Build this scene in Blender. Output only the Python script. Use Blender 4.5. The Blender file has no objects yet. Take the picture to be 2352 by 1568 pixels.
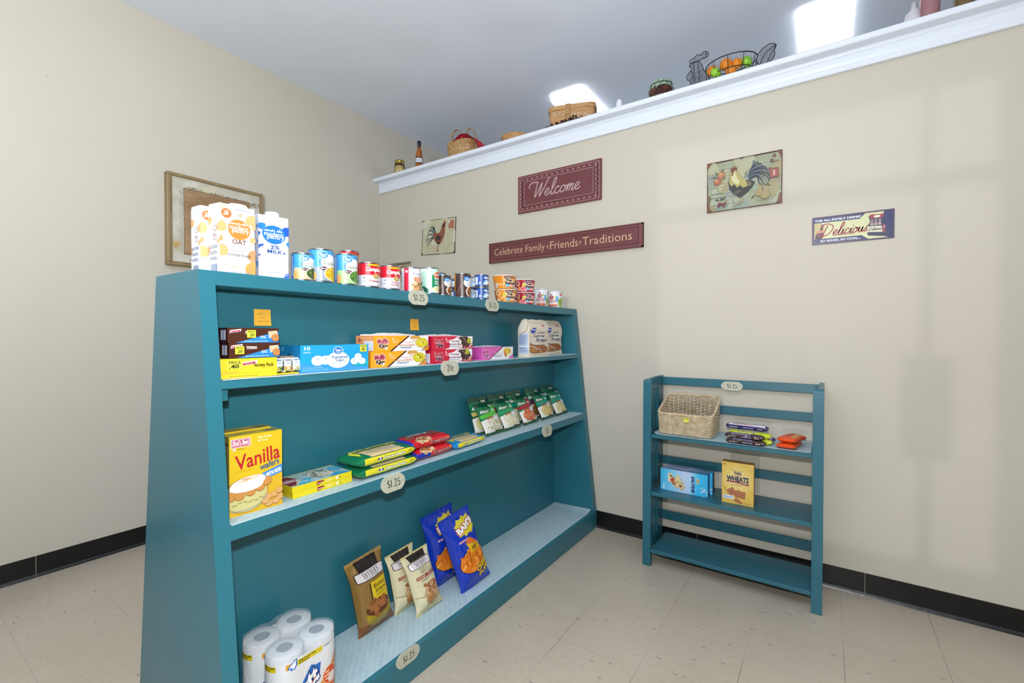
import bpy, bmesh, math, random
from mathutils import Vector, Matrix, noise
pi = math.pi
D = bpy.data
SC = bpy.context.scene
COL = SC.collection

# ---------------------------------------------------------------- camera, light, exposure
cam = D.cameras.new('camera'); cam.sensor_width = 36; cam.lens = 1049.3/2352*36; cam.clip_start = .05
co = D.objects.new('camera', cam); COL.objects.link(co)
co.matrix_world = (Matrix.Translation((3.1944, -2.6349, 1.19)) @ Matrix.Rotation(.60247, 4, 'Z')
                   @ Matrix.Rotation(pi/2-.01324, 4, 'X') @ Matrix.Rotation(.0015, 4, 'Z'))
SC.camera = co
SC.view_settings.view_transform = 'Standard'; SC.view_settings.look = 'None'
SC.view_settings.gamma = 1; SC.view_settings.use_curve_mapping = False
SC.view_settings.exposure = -0.1

W_ = D.worlds.new('world'); SC.world = W_; W_.use_nodes = True
bg = W_.node_tree.nodes['Background']; bg.inputs[0].default_value = (.75, .85, 1, 1); bg.inputs[1].default_value = .6

def lamp(name, kind, loc, power, color=(1, 1, 1), size=.1, sy=None, rot=(0, 0, 0), shape=None):
    l = D.lights.new(name, kind); l.energy = power; l.color = color
    if kind == 'AREA':
        l.size = size
        l.shape = shape or ('RECTANGLE' if sy else 'SQUARE')
        if sy: l.size_y = sy
    else:
        l.shadow_soft_size = size
    o = D.objects.new(name, l); COL.objects.link(o); o.location = loc; o.rotation_euler = rot
    return o
# the photographer's flash just above the camera
lamp('camera_flash', 'POINT', (3.20, -2.66, 1.385), 104, (1, .985, .965), .032)
# fill light added behind the camera, aimed up to brighten ceiling and left wall
bf = lamp('ceiling_fill', 'AREA', (2.9, -3.55, 1.9), 105, (.93, .96, 1), .5, .5)
bf.rotation_euler = Vector((-.42, .30, .85)).to_track_quat('-Z', 'Y').to_euler()
# daylight from the windows behind on the right
lamp('window_daylight', 'AREA', (11.5, -5.4, 1.7), 22, (.78, .89, 1), 2.2, 1.8, (0, pi/2, 0))
# low sun through the glazed door behind the camera
sun = lamp('low_sun', 'SUN', (3, -13, 2), .30, (1, .98, .95), .2, None, (pi/2-.02, 0, 0)); sun.data.angle = .005
# unseen fill added beyond the half wall, aimed up to brighten its ceiling
lamp('far_room_fill', 'AREA', (2.4, 2.6, 1.2), 30, (.74, .85, 1), 1.2, .8, (pi, 0, 0))

# ---------------------------------------------------------------- materials
def lin(h):
    h = h.lstrip('#')
    c = [int(h[i:i+2], 16)/255 for i in (0, 2, 4)]
    return tuple(x/12.92 if x <= .04045 else ((x+.055)/1.055)**2.4 for x in c)+(1,)
MATS = {}
def new_mat(name, h, rough=.5, metal=0, coat=0, spec=.5):
    m = D.materials.new(name); m.use_nodes = True
    b = m.node_tree.nodes['Principled BSDF']
    b.inputs['Base Color'].default_value = lin(h); b.inputs['Roughness'].default_value = rough
    b.inputs['Metallic'].default_value = metal; b.inputs['Coat Weight'].default_value = coat
    b.inputs['Specular IOR Level'].default_value = spec
    return m, m.node_tree, b
def P(h, rough=.42, metal=0, coat=0):
    k = (h, rough, metal, coat)
    if k not in MATS:
        m, nt, b = new_mat('ink_'+h.lstrip('#')+('' if rough == .42 else '_%d' % round(rough*100)), h, rough, metal, coat)
        if rough in (.16, .2, .25, .26):      # crinkled packaging film
            bump(nt, b, noisy(nt, mapped(nt, objco(nt), (1, 1, .6)), 38, 2, .5), .55, .006)
        MATS[k] = m
    return MATS[k]
def N(nt, typ, **kw):
    n = nt.nodes.new(typ)
    for k, v in kw.items():
        if k.startswith('i_'): n.inputs[k[2:].replace('_', ' ')].default_value = v
        elif k.startswith('n_'): n.inputs[int(k[2:])].default_value = v
        else: setattr(n, k, v)
    return n
def ramp(nt, fac, stops):
    r = nt.nodes.new('ShaderNodeValToRGB')
    e = r.color_ramp.elements
    while len(e) < len(stops): e.new(.5)
    for i, (p, c) in enumerate(stops):
        e[i].position = p; e[i].color = lin(c) if isinstance(c, str) else (c, c, c, 1)
    nt.links.new(fac, r.inputs[0]); return r
def mixc(nt, fac, a, b, blend='MIX'):
    m = nt.nodes.new('ShaderNodeMix'); m.data_type = 'RGBA'; m.blend_type = blend
    for s, v in ((0, fac), (6, a), (7, b)):
        if isinstance(v, (int, float)): m.inputs[s].default_value = v
        elif isinstance(v, str): m.inputs[s].default_value = lin(v)
        else: nt.links.new(v, m.inputs[s])
    return m.outputs[2]
def math_(nt, op, a, b=None, c=None):
    m = nt.nodes.new('ShaderNodeMath'); m.operation = op
    for i, v in enumerate((a, b, c)):
        if v is None: continue
        if isinstance(v, (int, float)): m.inputs[i].default_value = v
        else: nt.links.new(v, m.inputs[i])
    return m.outputs[0]
def bump(nt, b, height, strength, dist=.01):
    n = nt.nodes.new('ShaderNodeBump'); n.inputs['Strength'].default_value = strength; n.inputs['Distance'].default_value = dist
    nt.links.new(height, n.inputs['Height']); nt.links.new(n.outputs[0], b.inputs['Normal'])
def pos(nt):
    return nt.nodes.new('ShaderNodeNewGeometry').outputs['Position']
def noisy(nt, vec, scale, detail=4, rough=.6):
    n = nt.nodes.new('ShaderNodeTexNoise'); n.inputs['Scale'].default_value = scale
    n.inputs['Detail'].default_value = detail; n.inputs['Roughness'].default_value = rough
    if vec is not None: nt.links.new(vec, n.inputs['Vector'])
    return n.outputs['Fac']
def objco(nt):
    return nt.nodes.new('ShaderNodeTexCoord').outputs['Object']
def mapped(nt, vec, scale=(1, 1, 1), rot=(0, 0, 0), loc=(0, 0, 0)):
    m = nt.nodes.new('ShaderNodeMapping'); m.inputs['Scale'].default_value = scale
    m.inputs['Rotation'].default_value = rot; m.inputs['Location'].default_value = loc
    nt.links.new(vec, m.inputs['Vector']); return m.outputs[0]

def wall_paint(name, h, h2):
    m, nt, b = new_mat(name, h, .55, spec=.35)
    p = pos(nt)
    c = mixc(nt, ramp(nt, noisy(nt, p, .9, 3), [(.3, 0), (.75, 1)]).outputs[0], h, h2)
    sm = ramp(nt, noisy(nt, p, 22, 2), [(.74, 0), (.80, .35)]).outputs[0]
    nt.links.new(mixc(nt, sm, c, '8f8a7c'), b.inputs['Base Color'])
    bump(nt, b, noisy(nt, p, 260, 3), .12, .002)
    return m
M_WALL = wall_paint('beige_wall_paint', 'c8c2b4', 'ccc7b9')
M_CEIL, nt, b = new_mat('ceiling_paint', 'e2e9f5', .8, spec=.2)
bump(nt, b, noisy(nt, pos(nt), 90, 4), .15, .003)
def floor_mat():
    m, nt, b = new_mat('vinyl_tile_floor', 'bcb1a0', .33, spec=.45)
    p = pos(nt)
    base = mixc(nt, ramp(nt, noisy(nt, p, 2.2, 4), [(.3, 0), (.7, 1)]).outputs[0], 'b9ae9c', 'c3b8a7')
    base = mixc(nt, ramp(nt, noisy(nt, p, 55, 3), [(.35, .25), (.6, 0)]).outputs[0], base, 'a99d89')
    def flecks(rot, s, lo, col, amt, base, off):
        v = nt.nodes.new('ShaderNodeTexVoronoi'); v.inputs['Scale'].default_value = s
        nt.links.new(mapped(nt, p, (1, 3.4, 1), (0, 0, rot), off), v.inputs['Vector'])
        v.inputs['Randomness'].default_value = 1
        sep = nt.nodes.new('ShaderNodeSeparateColor'); nt.links.new(v.outputs['Color'], sep.inputs[0])
        f1 = math_(nt, 'LESS_THAN', v.outputs['Distance'], lo)
        f2 = math_(nt, 'GREATER_THAN', sep.outputs[0], .72)
        f = math_(nt, 'MULTIPLY', math_(nt, 'MULTIPLY', f1, f2), amt)
        return mixc(nt, f, base, col)
    base = flecks(.5, 13, .13, '6f6455', .65, base, (0, 0, 0))
    base = flecks(-.2, 21, .12, '7d7263', .5, base, (3, 1, 0))
    base = flecks(1.3, 34, .13, 'd3cabb', .5, base, (7, 2, 0))
    sx = nt.nodes.new('ShaderNodeSeparateXYZ'); nt.links.new(p, sx.inputs[0])
    def seam(o, x0, ph):
        t = math_(nt, 'FRACT', math_(nt, 'ADD', math_(nt, 'DIVIDE', math_(nt, 'SUBTRACT', o, x0), .3048), 100.5))
        d = math_(nt, 'ABSOLUTE', math_(nt, 'SUBTRACT', t, .5))
        line = math_(nt, 'LESS_THAN', d, .0045)
        wear = ramp(nt, noisy(nt, mapped(nt, p, (1, 1, 1), (0, 0, 0), (ph, 0, 0)), 1.6, 2), [(.42, 0), (.58, 1)]).outputs[0]
        return math_(nt, 'MULTIPLY', line, wear)
    s = math_(nt, 'ADD', math_(nt, 'MULTIPLY', seam(sx.outputs[0], 2.344, 0), .62), math_(nt, 'MULTIPLY', seam(sx.outputs[1], -.755, 5), .25))
    base = mixc(nt, s, base, '6d6455')
    nt.links.new(base, b.inputs['Base Color'])
    rr = ramp(nt, noisy(nt, p, 3, 4), [(.3, .26), (.7, .42)]).outputs[0]
    nt.links.new(rr, b.inputs['Roughness'])
    bump(nt, b, noisy(nt, p, 7, 3), .05, .01)
    return m
M_FLOOR = floor_mat()
def teal_mat(name, h, h2, rough):
    m, nt, b = new_mat(name, h, rough, spec=.45)
    p = pos(nt)
    c = mixc(nt, ramp(nt, noisy(nt, p, 2.5, 4), [(.3, 0), (.7, 1)]).outputs[0], h, h2)
    sc = ramp(nt, noisy(nt, mapped(nt, p, (1, 1, .35)), 34, 3, .5), [(.79, 0), (.82, .15)]).outputs[0]
    c = mixc(nt, sc, c, '8fc0c6')
    nt.links.new(c, b.inputs['Base Color'])
    nt.links.new(ramp(nt, noisy(nt, p, 12, 3), [(.3, rough-.01), (.7, rough+.03)]).outputs[0], b.inputs['Roughness'])
    bump(nt, b, noisy(nt, mapped(nt, p, (1, 1, 1)), 30, 3), .012, .003)
    return m
M_TEAL = teal_mat('teal_gloss_paint', '2b7182', '2c6f7f', .30)
M_TEAL2 = teal_mat('teal_rack_paint', '286779', '296474', .32)
M_BASE, nt, b = new_mat('black_vinyl_base', '0b0b0c', .32)
bump(nt, b, noisy(nt, pos(nt), 14, 3), .2, .01)
M_TRIM, nt, b = new_mat('white_trim_paint', 'e3ebf6', .4)
bump(nt, b, noisy(nt, mapped(nt, pos(nt), (.05, 1, 1)), 90, 3), .08, .002)
def liner_mat():
    m, nt, b = new_mat('basketweave_shelf_liner', 'b7d0da', .5)
    p = pos(nt)
    br = N(nt, 'ShaderNodeTexBrick', i_Scale=1, i_Mortar_Size=.0012, i_Brick_Width=.04, i_Row_Height=.02, i_Mortar_Smooth=.3)
    br.offset = .5
    nt.links.new(mapped(nt, p, (1, 1, 1), (0, 0, .78)), br.inputs['Vector'])
    br.inputs['Color1'].default_value = lin('a8c2cd'); br.inputs['Color2'].default_value = lin('b2cbd3'); br.inputs['Mortar'].default_value = lin('bed5dd')
    nt.links.new(br.outputs[0], b.inputs['Base Color'])
    return m
M_LINER = liner_mat()
def noise_mat(name, h, h2, scale, rough=.5, metal=0, coat=0, bs=0, lo=.35, hi=.65, stretch=(1, 1, 1)):
    m, nt, b = new_mat(name, h, rough, metal, coat)
    v = mapped(nt, objco(nt), stretch)
    f = noisy(nt, v, scale, 4)
    nt.links.new(mixc(nt, ramp(nt, f, [(lo, 0), (hi, 1)]).outputs[0], h, h2), b.inputs['Base Color'])
    if bs: bump(nt, b, f, bs, .003)
    return m
M_TIN = noise_mat('tin_plate', 'b9bcc0', 'a4a8ad', 30, .22, 1)
M_WIRE = noise_mat('black_wire', '1a1c20', '26282d', 40, .4, .6)
M_WIRE_GREY = noise_mat('grey_wire_mesh', '5b5d60', '48494c', 60, .5, .4)
M_WICKER = noise_mat('pale_willow', 'd8c9ab', 'b9a585', 45, .5, bs=.3)
M_WICKER2 = noise_mat('honey_splint', 'c9a574', 'a98250', 40, .5, bs=.3)
M_BENT = noise_mat('bentwood', 'c79d6c', 'b0834f', 18, .45, bs=.2, stretch=(1, 1, 5))
M_FRAME = noise_mat('aged_gold_frame', 'a08b66', '8b7550', 20, .5, .15, bs=.3, stretch=(1, 1, .2))
M_CREAM = noise_mat('crackled_cream', 'd3d0c2', 'bdb8a4', 9, .6)
M_PARCH = noise_mat('aged_parchment', 'a88c68', '8c6c48', 7, .6, stretch=(1, 1, 2))
M_BURG = noise_mat('burgundy_board', '6f3b3e', '6a3538', 12, .42)
M_ANTIQ = noise_mat('antique_sign_ground', '9aa690', '8d8a68', 9, .4)
M_ANTIQ2 = noise_mat('antique_cream_ground', 'c6c5a8', 'b7b493', 8, .45)
M_TAG = noise_mat('speckled_tag', 'c9cbb9', 'b3b5a2', 160, .5, lo=.3, hi=.6)
M_TISSUE = noise_mat('tissue_paper', 'd5dade', 'c8ced3', 50, .8, bs=.2)
M_ORANGE = noise_mat('orange_peel', 'ee9420', 'e68210', 60, .5, bs=.4)
M_APPLE = noise_mat('green_apple_skin', '7cc22a', '95cf3c', 8, .3)
M_CORK = noise_mat('brown_core_card', '8d9aa6', '7f8c98', 30, .7)
def emis(name, h, st):
    m, nt, b = new_mat(name, h, .4)
    b.inputs['Emission Color'].default_value = lin(h); b.inputs['Emission Strength'].default_value = st
    return m
def glass(name, h, rough=.03, alpha=None):
    m, nt, b = new_mat(name, h, rough)
    b.inputs['Transmission Weight'].default_value = 1; b.inputs['IOR'].default_value = 1.35
    return m
def film(name, h, alpha, rough=.15):
    m, nt, b = new_mat(name, h, rough)
    b.inputs['Alpha'].default_value = alpha
    return m
# ---------------------------------------------------------------- mesh builder
class MB:
    def __init__(s): s.V = []; s.F = []; s.I = []; s.S = []; s.mats = []
    def mi(s, m):
        if isinstance(m, str): m = P(m)
        if m not in s.mats: s.mats.append(m)
        return s.mats.index(m)
    def add(s, vs, fs, m, smooth=False, mtx=None):
        o = len(s.V); i = s.mi(m)
        s.V.extend([(mtx @ Vector(v)) if mtx else Vector(v) for v in vs])
        for f in fs: s.F.append([o+k for k in f]); s.I.append(i); s.S.append(smooth)
        return s
    def box(s, x0, x1, y0, y1, z0, z1, m, mtx=None):
        v = [(x, y, z) for z in (z0, z1) for y in (y0, y1) for x in (x0, x1)]
        return s.add(v, [(0, 2, 3, 1), (4, 5, 7, 6), (0, 1, 5, 4), (2, 6, 7, 3), (0, 4, 6, 2), (1, 3, 7, 5)], m, mtx=mtx)
    def prism(s, pts, a0, a1, m, axis='y', mtx=None, smooth=False):
        n = len(pts)
        def mk(p, a): return {'y': (p[0], a, p[1]), 'x': (a, p[0], p[1]), 'z': (p[0], p[1], a)}[axis]
        v = [mk(p, a0) for p in pts]+[mk(p, a1) for p in pts]
        s.add(v, [[i, (i+1) % n, n+(i+1) % n, n+i] for i in range(n)], m, smooth, mtx)
        return s.add(v, [list(range(n))[::-1], list(range(n, 2*n))], m, False, mtx)
    def tube(s, pts, r, m, n=6, closed=False, cap=True, mtx=None):
        pts = [Vector(p) for p in pts]; L = len(pts)
        rs = r if isinstance(r, (list, tuple)) else [r]*L
        vs = []; up = None
        for i, p in enumerate(pts):
            a = pts[(i-1) % L] if (closed or i) else p; c = pts[(i+1) % L] if (closed or i < L-1) else p
            t = (c-a)
            if t.length < 1e-9: t = Vector((0, 0, 1))
            t.normalize()
            if up is None:
                up = t.orthogonal().normalized()
            else:
                up = (up-t*up.dot(t))
                up = up.normalized() if up.length > 1e-6 else t.orthogonal().normalized()
            w = t.cross(up)
            for k in range(n):
                an = 2*pi*k/n
                vs.append(p+(up*math.cos(an)+w*math.sin(an))*rs[i])
        fs = []
        for i in range(L if closed else L-1):
            j = (i+1) % L
            for k in range(n):
                fs.append((i*n+k, i*n+(k+1) % n, j*n+(k+1) % n, j*n+k))
        if cap and not closed:
            fs.append(list(range(n))[::-1]); fs.append([(L-1)*n+k for k in range(n)])
        return s.add(vs, fs, m, True, mtx)
    def lathe(s, prof, m, n=32, c=(0, 0, 0), smooth=True, sx=1, sy=1, mtx=None):
        vs = []; fs = []
        for r, z in prof:
            for k in range(n):
                a = 2*pi*k/n; vs.append((c[0]+r*math.cos(a)*sx, c[1]+r*math.sin(a)*sy, c[2]+z))
        for i in range(len(prof)-1):
            for k in range(n):
                fs.append((i*n+k, i*n+(k+1) % n, (i+1)*n+(k+1) % n, (i+1)*n+k))
        return s.add(vs, fs, m, smooth, mtx)
    def grid(s, f, nu, nv, m, closed_u=False, smooth=True, tri=False):
        vs = []; cu = nu if closed_u else nu+1
        for j in range(nv+1):
            for i in range(cu): vs.append(f(i/nu, j/nv))
        fs = []
        for j in range(nv):
            for i in range(nu):
                a = j*cu+i; b2 = j*cu+(i+1) % cu
                if tri: fs += [(a, b2, b2+cu), (a, b2+cu, a+cu)]
                else: fs.append((a, b2, b2+cu, a+cu))
        return s.add(vs, fs, m, smooth)
    def sphere(s, c, r, m, n=14, sc=(1, 1, 1)):
        def f(u, v):
            a = 2*pi*u; t = pi*v
            return (c[0]+r*sc[0]*math.sin(t)*math.cos(a), c[1]+r*sc[1]*math.sin(t)*math.sin(a), c[2]-r*sc[2]*math.cos(t))
        return s.grid(f, n, n//2+1, m, True)
    def build(s, name, parent=None, loc=None, rot=None, bevel=0, seg=1):
        me = D.meshes.new(name); me.from_pydata([tuple(v) for v in s.V], [], s.F)
        for m in s.mats: me.materials.append(m)
        me.polygons.foreach_set('material_index', s.I); me.polygons.foreach_set('use_smooth', s.S)
        me.update()
        o = D.objects.new(name, me); COL.objects.link(o)
        if parent: o.parent = parent
        if loc: o.location = loc
        if rot: o.rotation_euler = rot
        if bevel:
            bv = o.modifiers.new('bevel', 'BEVEL'); bv.width = bevel; bv.segments = seg; bv.limit_method = 'ANGLE'; bv.angle_limit = .6
        return o

def catmull(pts, n=6, closed=False):
    P_ = [Vector(p) for p in pts]; out = []; L = len(P_)
    for i in range(L if closed else L-1):
        p0 = P_[(i-1) % L] if (closed or i) else P_[0]; p1 = P_[i]; p2 = P_[(i+1) % L]
        p3 = P_[(i+2) % L] if (closed or i < L-2) else P_[-1]
        for k in range(n):
            t = k/n
            out.append(.5*((2*p1)+(p2-p0)*t+(2*p0-5*p1+4*p2-p3)*t*t+(3*p1-p0-3*p2+p3)*t**3))
    if not closed: out.append(P_[-1])
    return out

_T = {}
def text_tris(st, bold, sh):
    k = (st, bold, sh)
    if k not in _T:
        c = D.curves.new('t', 'FONT'); c.body = st; c.size = 1; c.offset = bold; c.shear = sh; c.resolution_u = 2
        c.space_line = .85; c.align_x = 'CENTER'
        o = D.objects.new('t', c); COL.objects.link(o)
        me = o.to_mesh()
        bm = bmesh.new(); bm.from_mesh(me)
        bmesh.ops.triangulate(bm, faces=bm.faces[:])
        V = [(v.co.x, v.co.y) for v in bm.verts]
        bm.verts.index_update()
        F = [[v.index for v in f.verts] for f in bm.faces]
        bm.free(); o.to_mesh_clear(); D.objects.remove(o); D.curves.remove(c)
        xs = [v[0] for v in V] or [0]; ys = [v[1] for v in V] or [0]
        cx, cy = (min(xs)+max(xs))/2, (min(ys)+max(ys))/2
        _T[k] = ([(x-cx, y-cy) for x, y in V], F, max(xs)-min(xs), max(ys)-min(ys))
    return _T[k]

class Art:
    """prints flat shapes, one above the other, on a surface F(u, v, off)"""
    def __init__(s, mb, F, W, H, nu=1, nv=1, eps=.00006, k=1, rough=.42, clip=True, o0=0, diag=False):
        s.mb, s.F, s.W, s.H, s.nu, s.nv, s.eps, s.k, s.r, s.clip, s.o0 = mb, F, W, H, nu, nv, eps, k, rough, clip, o0; s.diag = diag
    def at(s, u, v, off):
        if s.nu == 1 and s.nv == 1: return s.F(u, v, off)
        if not hasattr(s, 'G'): s.G = {}
        def g(i, j):
            if (i, j) not in s.G:
                p = s.F(i/s.nu, j/s.nv, 0); s.G[(i, j)] = (p, (s.F(i/s.nu, j/s.nv, .001)-p)*1000)
            return s.G[(i, j)]
        x, y = u*s.nu, v*s.nv
        i, j = max(0, min(s.nu-1, int(x))), max(0, min(s.nv-1, int(y))); x -= i; y -= j
        A, B, C_, E = g(i, j), g(i+1, j), g(i, j+1), g(i+1, j+1)
        if s.diag:
            def q(k): return A[k]+(B[k]-A[k])*x+(E[k]-B[k])*y if x >= y else A[k]+(C_[k]-A[k])*y+(E[k]-C_[k])*x
            return q(0)+q(1)*off
        def q(k): return (A[k]*(1-x)+B[k]*x)*(1-y)+(C_[k]*(1-x)+E[k]*x)*y
        return q(0)+q(1)*off
    def m(s, c): return P(c, s.r) if isinstance(c, str) else c
    def tris(s, V, F, c, smooth=None):
        """V in metres on the W x H sheet"""
        if not V: return
        off = s.o0+s.eps*s.k; s.k += 1
        bm = bmesh.new()
        vs = [bm.verts.new((x, y, 0)) for x, y in V]
        for f in F:
            try: bm.faces.new([vs[i] for i in f])
            except ValueError: pass
        if any(len(f) > 4 for f in F): bmesh.ops.triangulate(bm, faces=[f for f in bm.faces if len(f.verts) > 4])
        xs = [v[0] for v in V]; ys = [v[1] for v in V]
        def cut(ax, val, outer=0):
            co_ = (val, 0, 0) if ax == 0 else (0, val, 0); no = (1, 0, 0) if ax == 0 else (0, 1, 0)
            bmesh.ops.bisect_plane(bm, geom=bm.verts[:]+bm.edges[:]+bm.faces[:], plane_co=co_, plane_no=no, dist=1e-7,
                                   clear_outer=outer == 1, clear_inner=outer == -1)
        if s.clip:
            if min(xs) < 0: cut(0, 0, -1)
            if max(xs) > s.W: cut(0, s.W, 1)
            if min(ys) < 0: cut(1, 0, -1)
            if max(ys) > s.H: cut(1, s.H, 1)
        for i in range(1, s.nu):
            if min(xs) < i*s.W/s.nu < max(xs): cut(0, i*s.W/s.nu)
        for j in range(1, s.nv):
            if min(ys) < j*s.H/s.nv < max(ys): cut(1, j*s.H/s.nv)
        if s.diag:
            dx, dy = s.W/s.nu, s.H/s.nv
            for k in range(1-s.nv, s.nu):
                if any(0 < v.co.x/dx-v.co.y/dy-k for v in bm.verts) and any(0 > v.co.x/dx-v.co.y/dy-k for v in bm.verts):
                    bmesh.ops.bisect_plane(bm, geom=bm.verts[:]+bm.edges[:]+bm.faces[:], plane_co=(k*dx, 0, 0), plane_no=(dy, -dx, 0), dist=1e-7)
        bm.verts.index_update()
        vv = [s.at(v.co.x/s.W, v.co.y/s.H, off) for v in bm.verts]
        ff = [[v.index for v in f.verts] for f in bm.faces]
        bm.free()
        s.mb.add(vv, ff, s.m(c), s.nu > 1 or s.nv > 1)
    def poly(s, pts, c): s.tris([(u*s.W, v*s.H) for u, v in pts], [list(range(len(pts)))], c)
    def rect(s, u0, v0, u1, v1, c): s.poly([(u0, v0), (u1, v0), (u1, v1), (u0, v1)], c)
    def full(s, c): s.rect(0, 0, 1, 1, c)
    def ell(s, u, v, ru, rv=None, c='000000', rot=0, n=22, wob=0, seed=0):
        """ru, rv as fractions of W, H (rv None: a true circle)"""
        a, b2 = ru*s.W, (rv*s.H if rv is not None else ru*s.W)
        V = []
        for k in range(n):
            t = 2*pi*k/n; q = 1+wob*(math.sin(3*t+seed)+.6*math.sin(2*t+2.1*seed))
            x, y = a*q*math.cos(t), b2*q*math.sin(t)
            V.append((u*s.W+x*math.cos(rot)-y*math.sin(rot), v*s.H+x*math.sin(rot)+y*math.cos(rot)))
        s.tris(V, [list(range(n))], c)
    def line(s, pts, w, c, curve=0, w1=None):
        """w in metres"""
        q = [Vector((u*s.W, v*s.H)) for u, v in pts]
        if curve: q = [Vector(p) for p in catmull([(p.x, p.y, 0) for p in q], curve)]
        V = []; L = len(q)
        for i, p in enumerate(q):
            a = q[max(i-1, 0)]; b2 = q[min(i+1, L-1)]
            t = Vector((b2[0]-a[0], b2[1]-a[1]))
            t = t.normalized() if t.length > 1e-9 else Vector((1, 0))
            ww = w if w1 is None else w+(w1-w)*i/(L-1)
            V += [(p[0]-t.y*ww/2, p[1]+t.x*ww/2), (p[0]+t.y*ww/2, p[1]-t.x*ww/2)]
        s.tris(V, [(2*i, 2*i+1, 2*i+3, 2*i+2) for i in range(L-1)], c)
    def text(s, st, u, v, w=None, h=None, c='000000', ol=None, oc=None, bold=.0, sh=0, rot=0):
        V, F, tw, th = text_tris(st, bold, sh)
        if w: sx = w*s.W/tw
        if h: sy = h*s.H/th
        if not w: sx = sy
        if not h: sy = sx
        def put(V, F, col):
            cr, sr = math.cos(rot), math.sin(rot)
            s.tris([(u*s.W+x*sx*cr-y*sy*sr, v*s.H+x*sx*sr+y*sy*cr) for x, y in V], F, col)
        if ol:
            V2, F2, _, _ = text_tris(st, bold+ol, sh); put(V2, F2, oc)
        put(V, F, c)
    def fine(s, u0, v0, u1, v1, n, c, fill=.5, seed=1, rag=.3):
        """rows of print too small to read: short dashes"""
        rnd = random.Random(seed)
        V = []; F = []
        hh = (v1-v0)/n
        for i in range(n):
            x = u0; end = u1-rnd.random()*rag*(u1-u0)
            y0 = v1-(i+1)*hh+hh*(1-fill)/2; y1 = y0+hh*fill
            while x < end:
                l = rnd.uniform(.05, .16)*(u1-u0)
                k = len(V); x2 = min(x+l, end)
                V += [(x*s.W, y0*s.H), (x2*s.W, y0*s.H), (x2*s.W, y1*s.H), (x*s.W, y1*s.H)]; F.append((k, k+1, k+2, k+3))
                x = x2+.02*(u1-u0)
        s.tris(V, F, c)
    def bits(s, u, v, ru, rv, n, cols, l, w, seed=1, kind='stick'):
        """a heap of food bits inside an ellipse; l, w in metres"""
        rnd = random.Random(seed); by = {}
        for i in range(n):
            t = rnd.uniform(0, 2*pi); q = math.sqrt(rnd.random())
            x, y = u*s.W+ru*s.W*q*math.cos(t), v*s.H+rv*s.H*q*math.sin(t)
            a = rnd.uniform(0, pi); ll = l*rnd.uniform(.7, 1.2)/2; ww = w*rnd.uniform(.8, 1.2)/2
            g = len(by)
            c = cols[i % len(cols)]
            V, F = by.setdefault((c, i*2//max(n, 1)), ([], []))
            k = len(V)
            if kind == 'stick':
                b2 = rnd.uniform(-.5, .5)
                for t_ in range(4):
                    f = t_/3*2-1
                    px, py = x+ll*f*math.cos(a+b2*f), y+ll*f*math.sin(a+b2*f)
                    nx, ny = -math.sin(a+b2*f)*ww, math.cos(a+b2*f)*ww
                    V += [(px+nx, py+ny), (px-nx, py-ny)]
                for t_ in range(3): F.append((k+2*t_, k+2*t_+1, k+2*t_+3, k+2*t_+2))
            else:
                for t_ in range(8):
                    f = 2*pi*t_/8; ex, ey = ll*math.cos(f), ww*math.sin(f)
                    V.append((x+ex*math.cos(a)-ey*math.sin(a), y+ex*math.sin(a)+ey*math.cos(a)))
                F.append(tuple(range(k, k+8)))
        for (c, g), (V, F) in sorted(by.items(), key=lambda t: t[0][1]): s.tris(V, F, c)
    # --- serif numerals and capitals drawn with broad-pen strokes
    def serif(s, st, u, v, h, c, wsc=1.0, gap=.12, rot=0, bw=1):
        q = h*s.H; X = 0; polys = []
        for ch in st:
            g, adv = SERIF.get(ch, ([], .35))
            for pts, w0, w1 in g:
                pp = catmull([(a, b2, 0) for a, b2 in pts], 4) if len(pts) > 2 else [Vector((a, b2, 0)) for a, b2 in pts]
                L = len(pp); V = []
                for i, p in enumerate(pp):
                    a = pp[max(i-1, 0)]; b2 = pp[min(i+1, L-1)]; t = (b2-a).normalized()
                    f = i/(L-1); ww = (w0+(w1-w0)*math.sin(pi*f))*bw
                    V += [(X+(p.x-t.y*ww/2)*wsc, p.y+t.x*ww/2), (X+(p.x+t.y*ww/2)*wsc, p.y-t.x*ww/2)]
                polys.append((V, [(2*i, 2*i+1, 2*i+3, 2*i+2) for i in range(L-1)]))
            X += (adv+gap)*wsc
        X -= gap*wsc
        cr, sr = math.cos(rot), math.sin(rot); VV = []; FF = []
        for V, F in polys:
            k = len(VV)
            for x, y in V:
                x = (x-X/2)*q; y = (y-.5)*q
                VV.append((u*s.W+x*cr-y*sr, v*s.H+x*sr+y*cr))
            FF += [[k+i for i in f] for f in F]
        s.tris(VV, FF, c)
    def cursive(s, st, u, v, h, c, w=.08, slant=.35, rot=0, sx=1):
        q = h*s.H; X = 0; strokes = []
        for ch in st:
            g, adv = CURS[ch]
            for pts in g: strokes.append([(X+a*sx+b2*slant, b2) for a, b2 in pts])
            X += adv*sx
        cr, sr = math.cos(rot), math.sin(rot)
        for pts in strokes:
            pp = []
            for x, y in pts:
                x = (x-X/2)*q; y = (y-.35)*q
                pp.append(((u*s.W+x*cr-y*sr)/s.W, (v*s.H+x*sr+y*cr)/s.H))
            s.line(pp, w*q, c, 5)
T_, B_ = .035, .11
def st_(x0, y0, x1, y1, w=B_): return ([(x0, y0), (x1, y1)], w, w)
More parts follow.
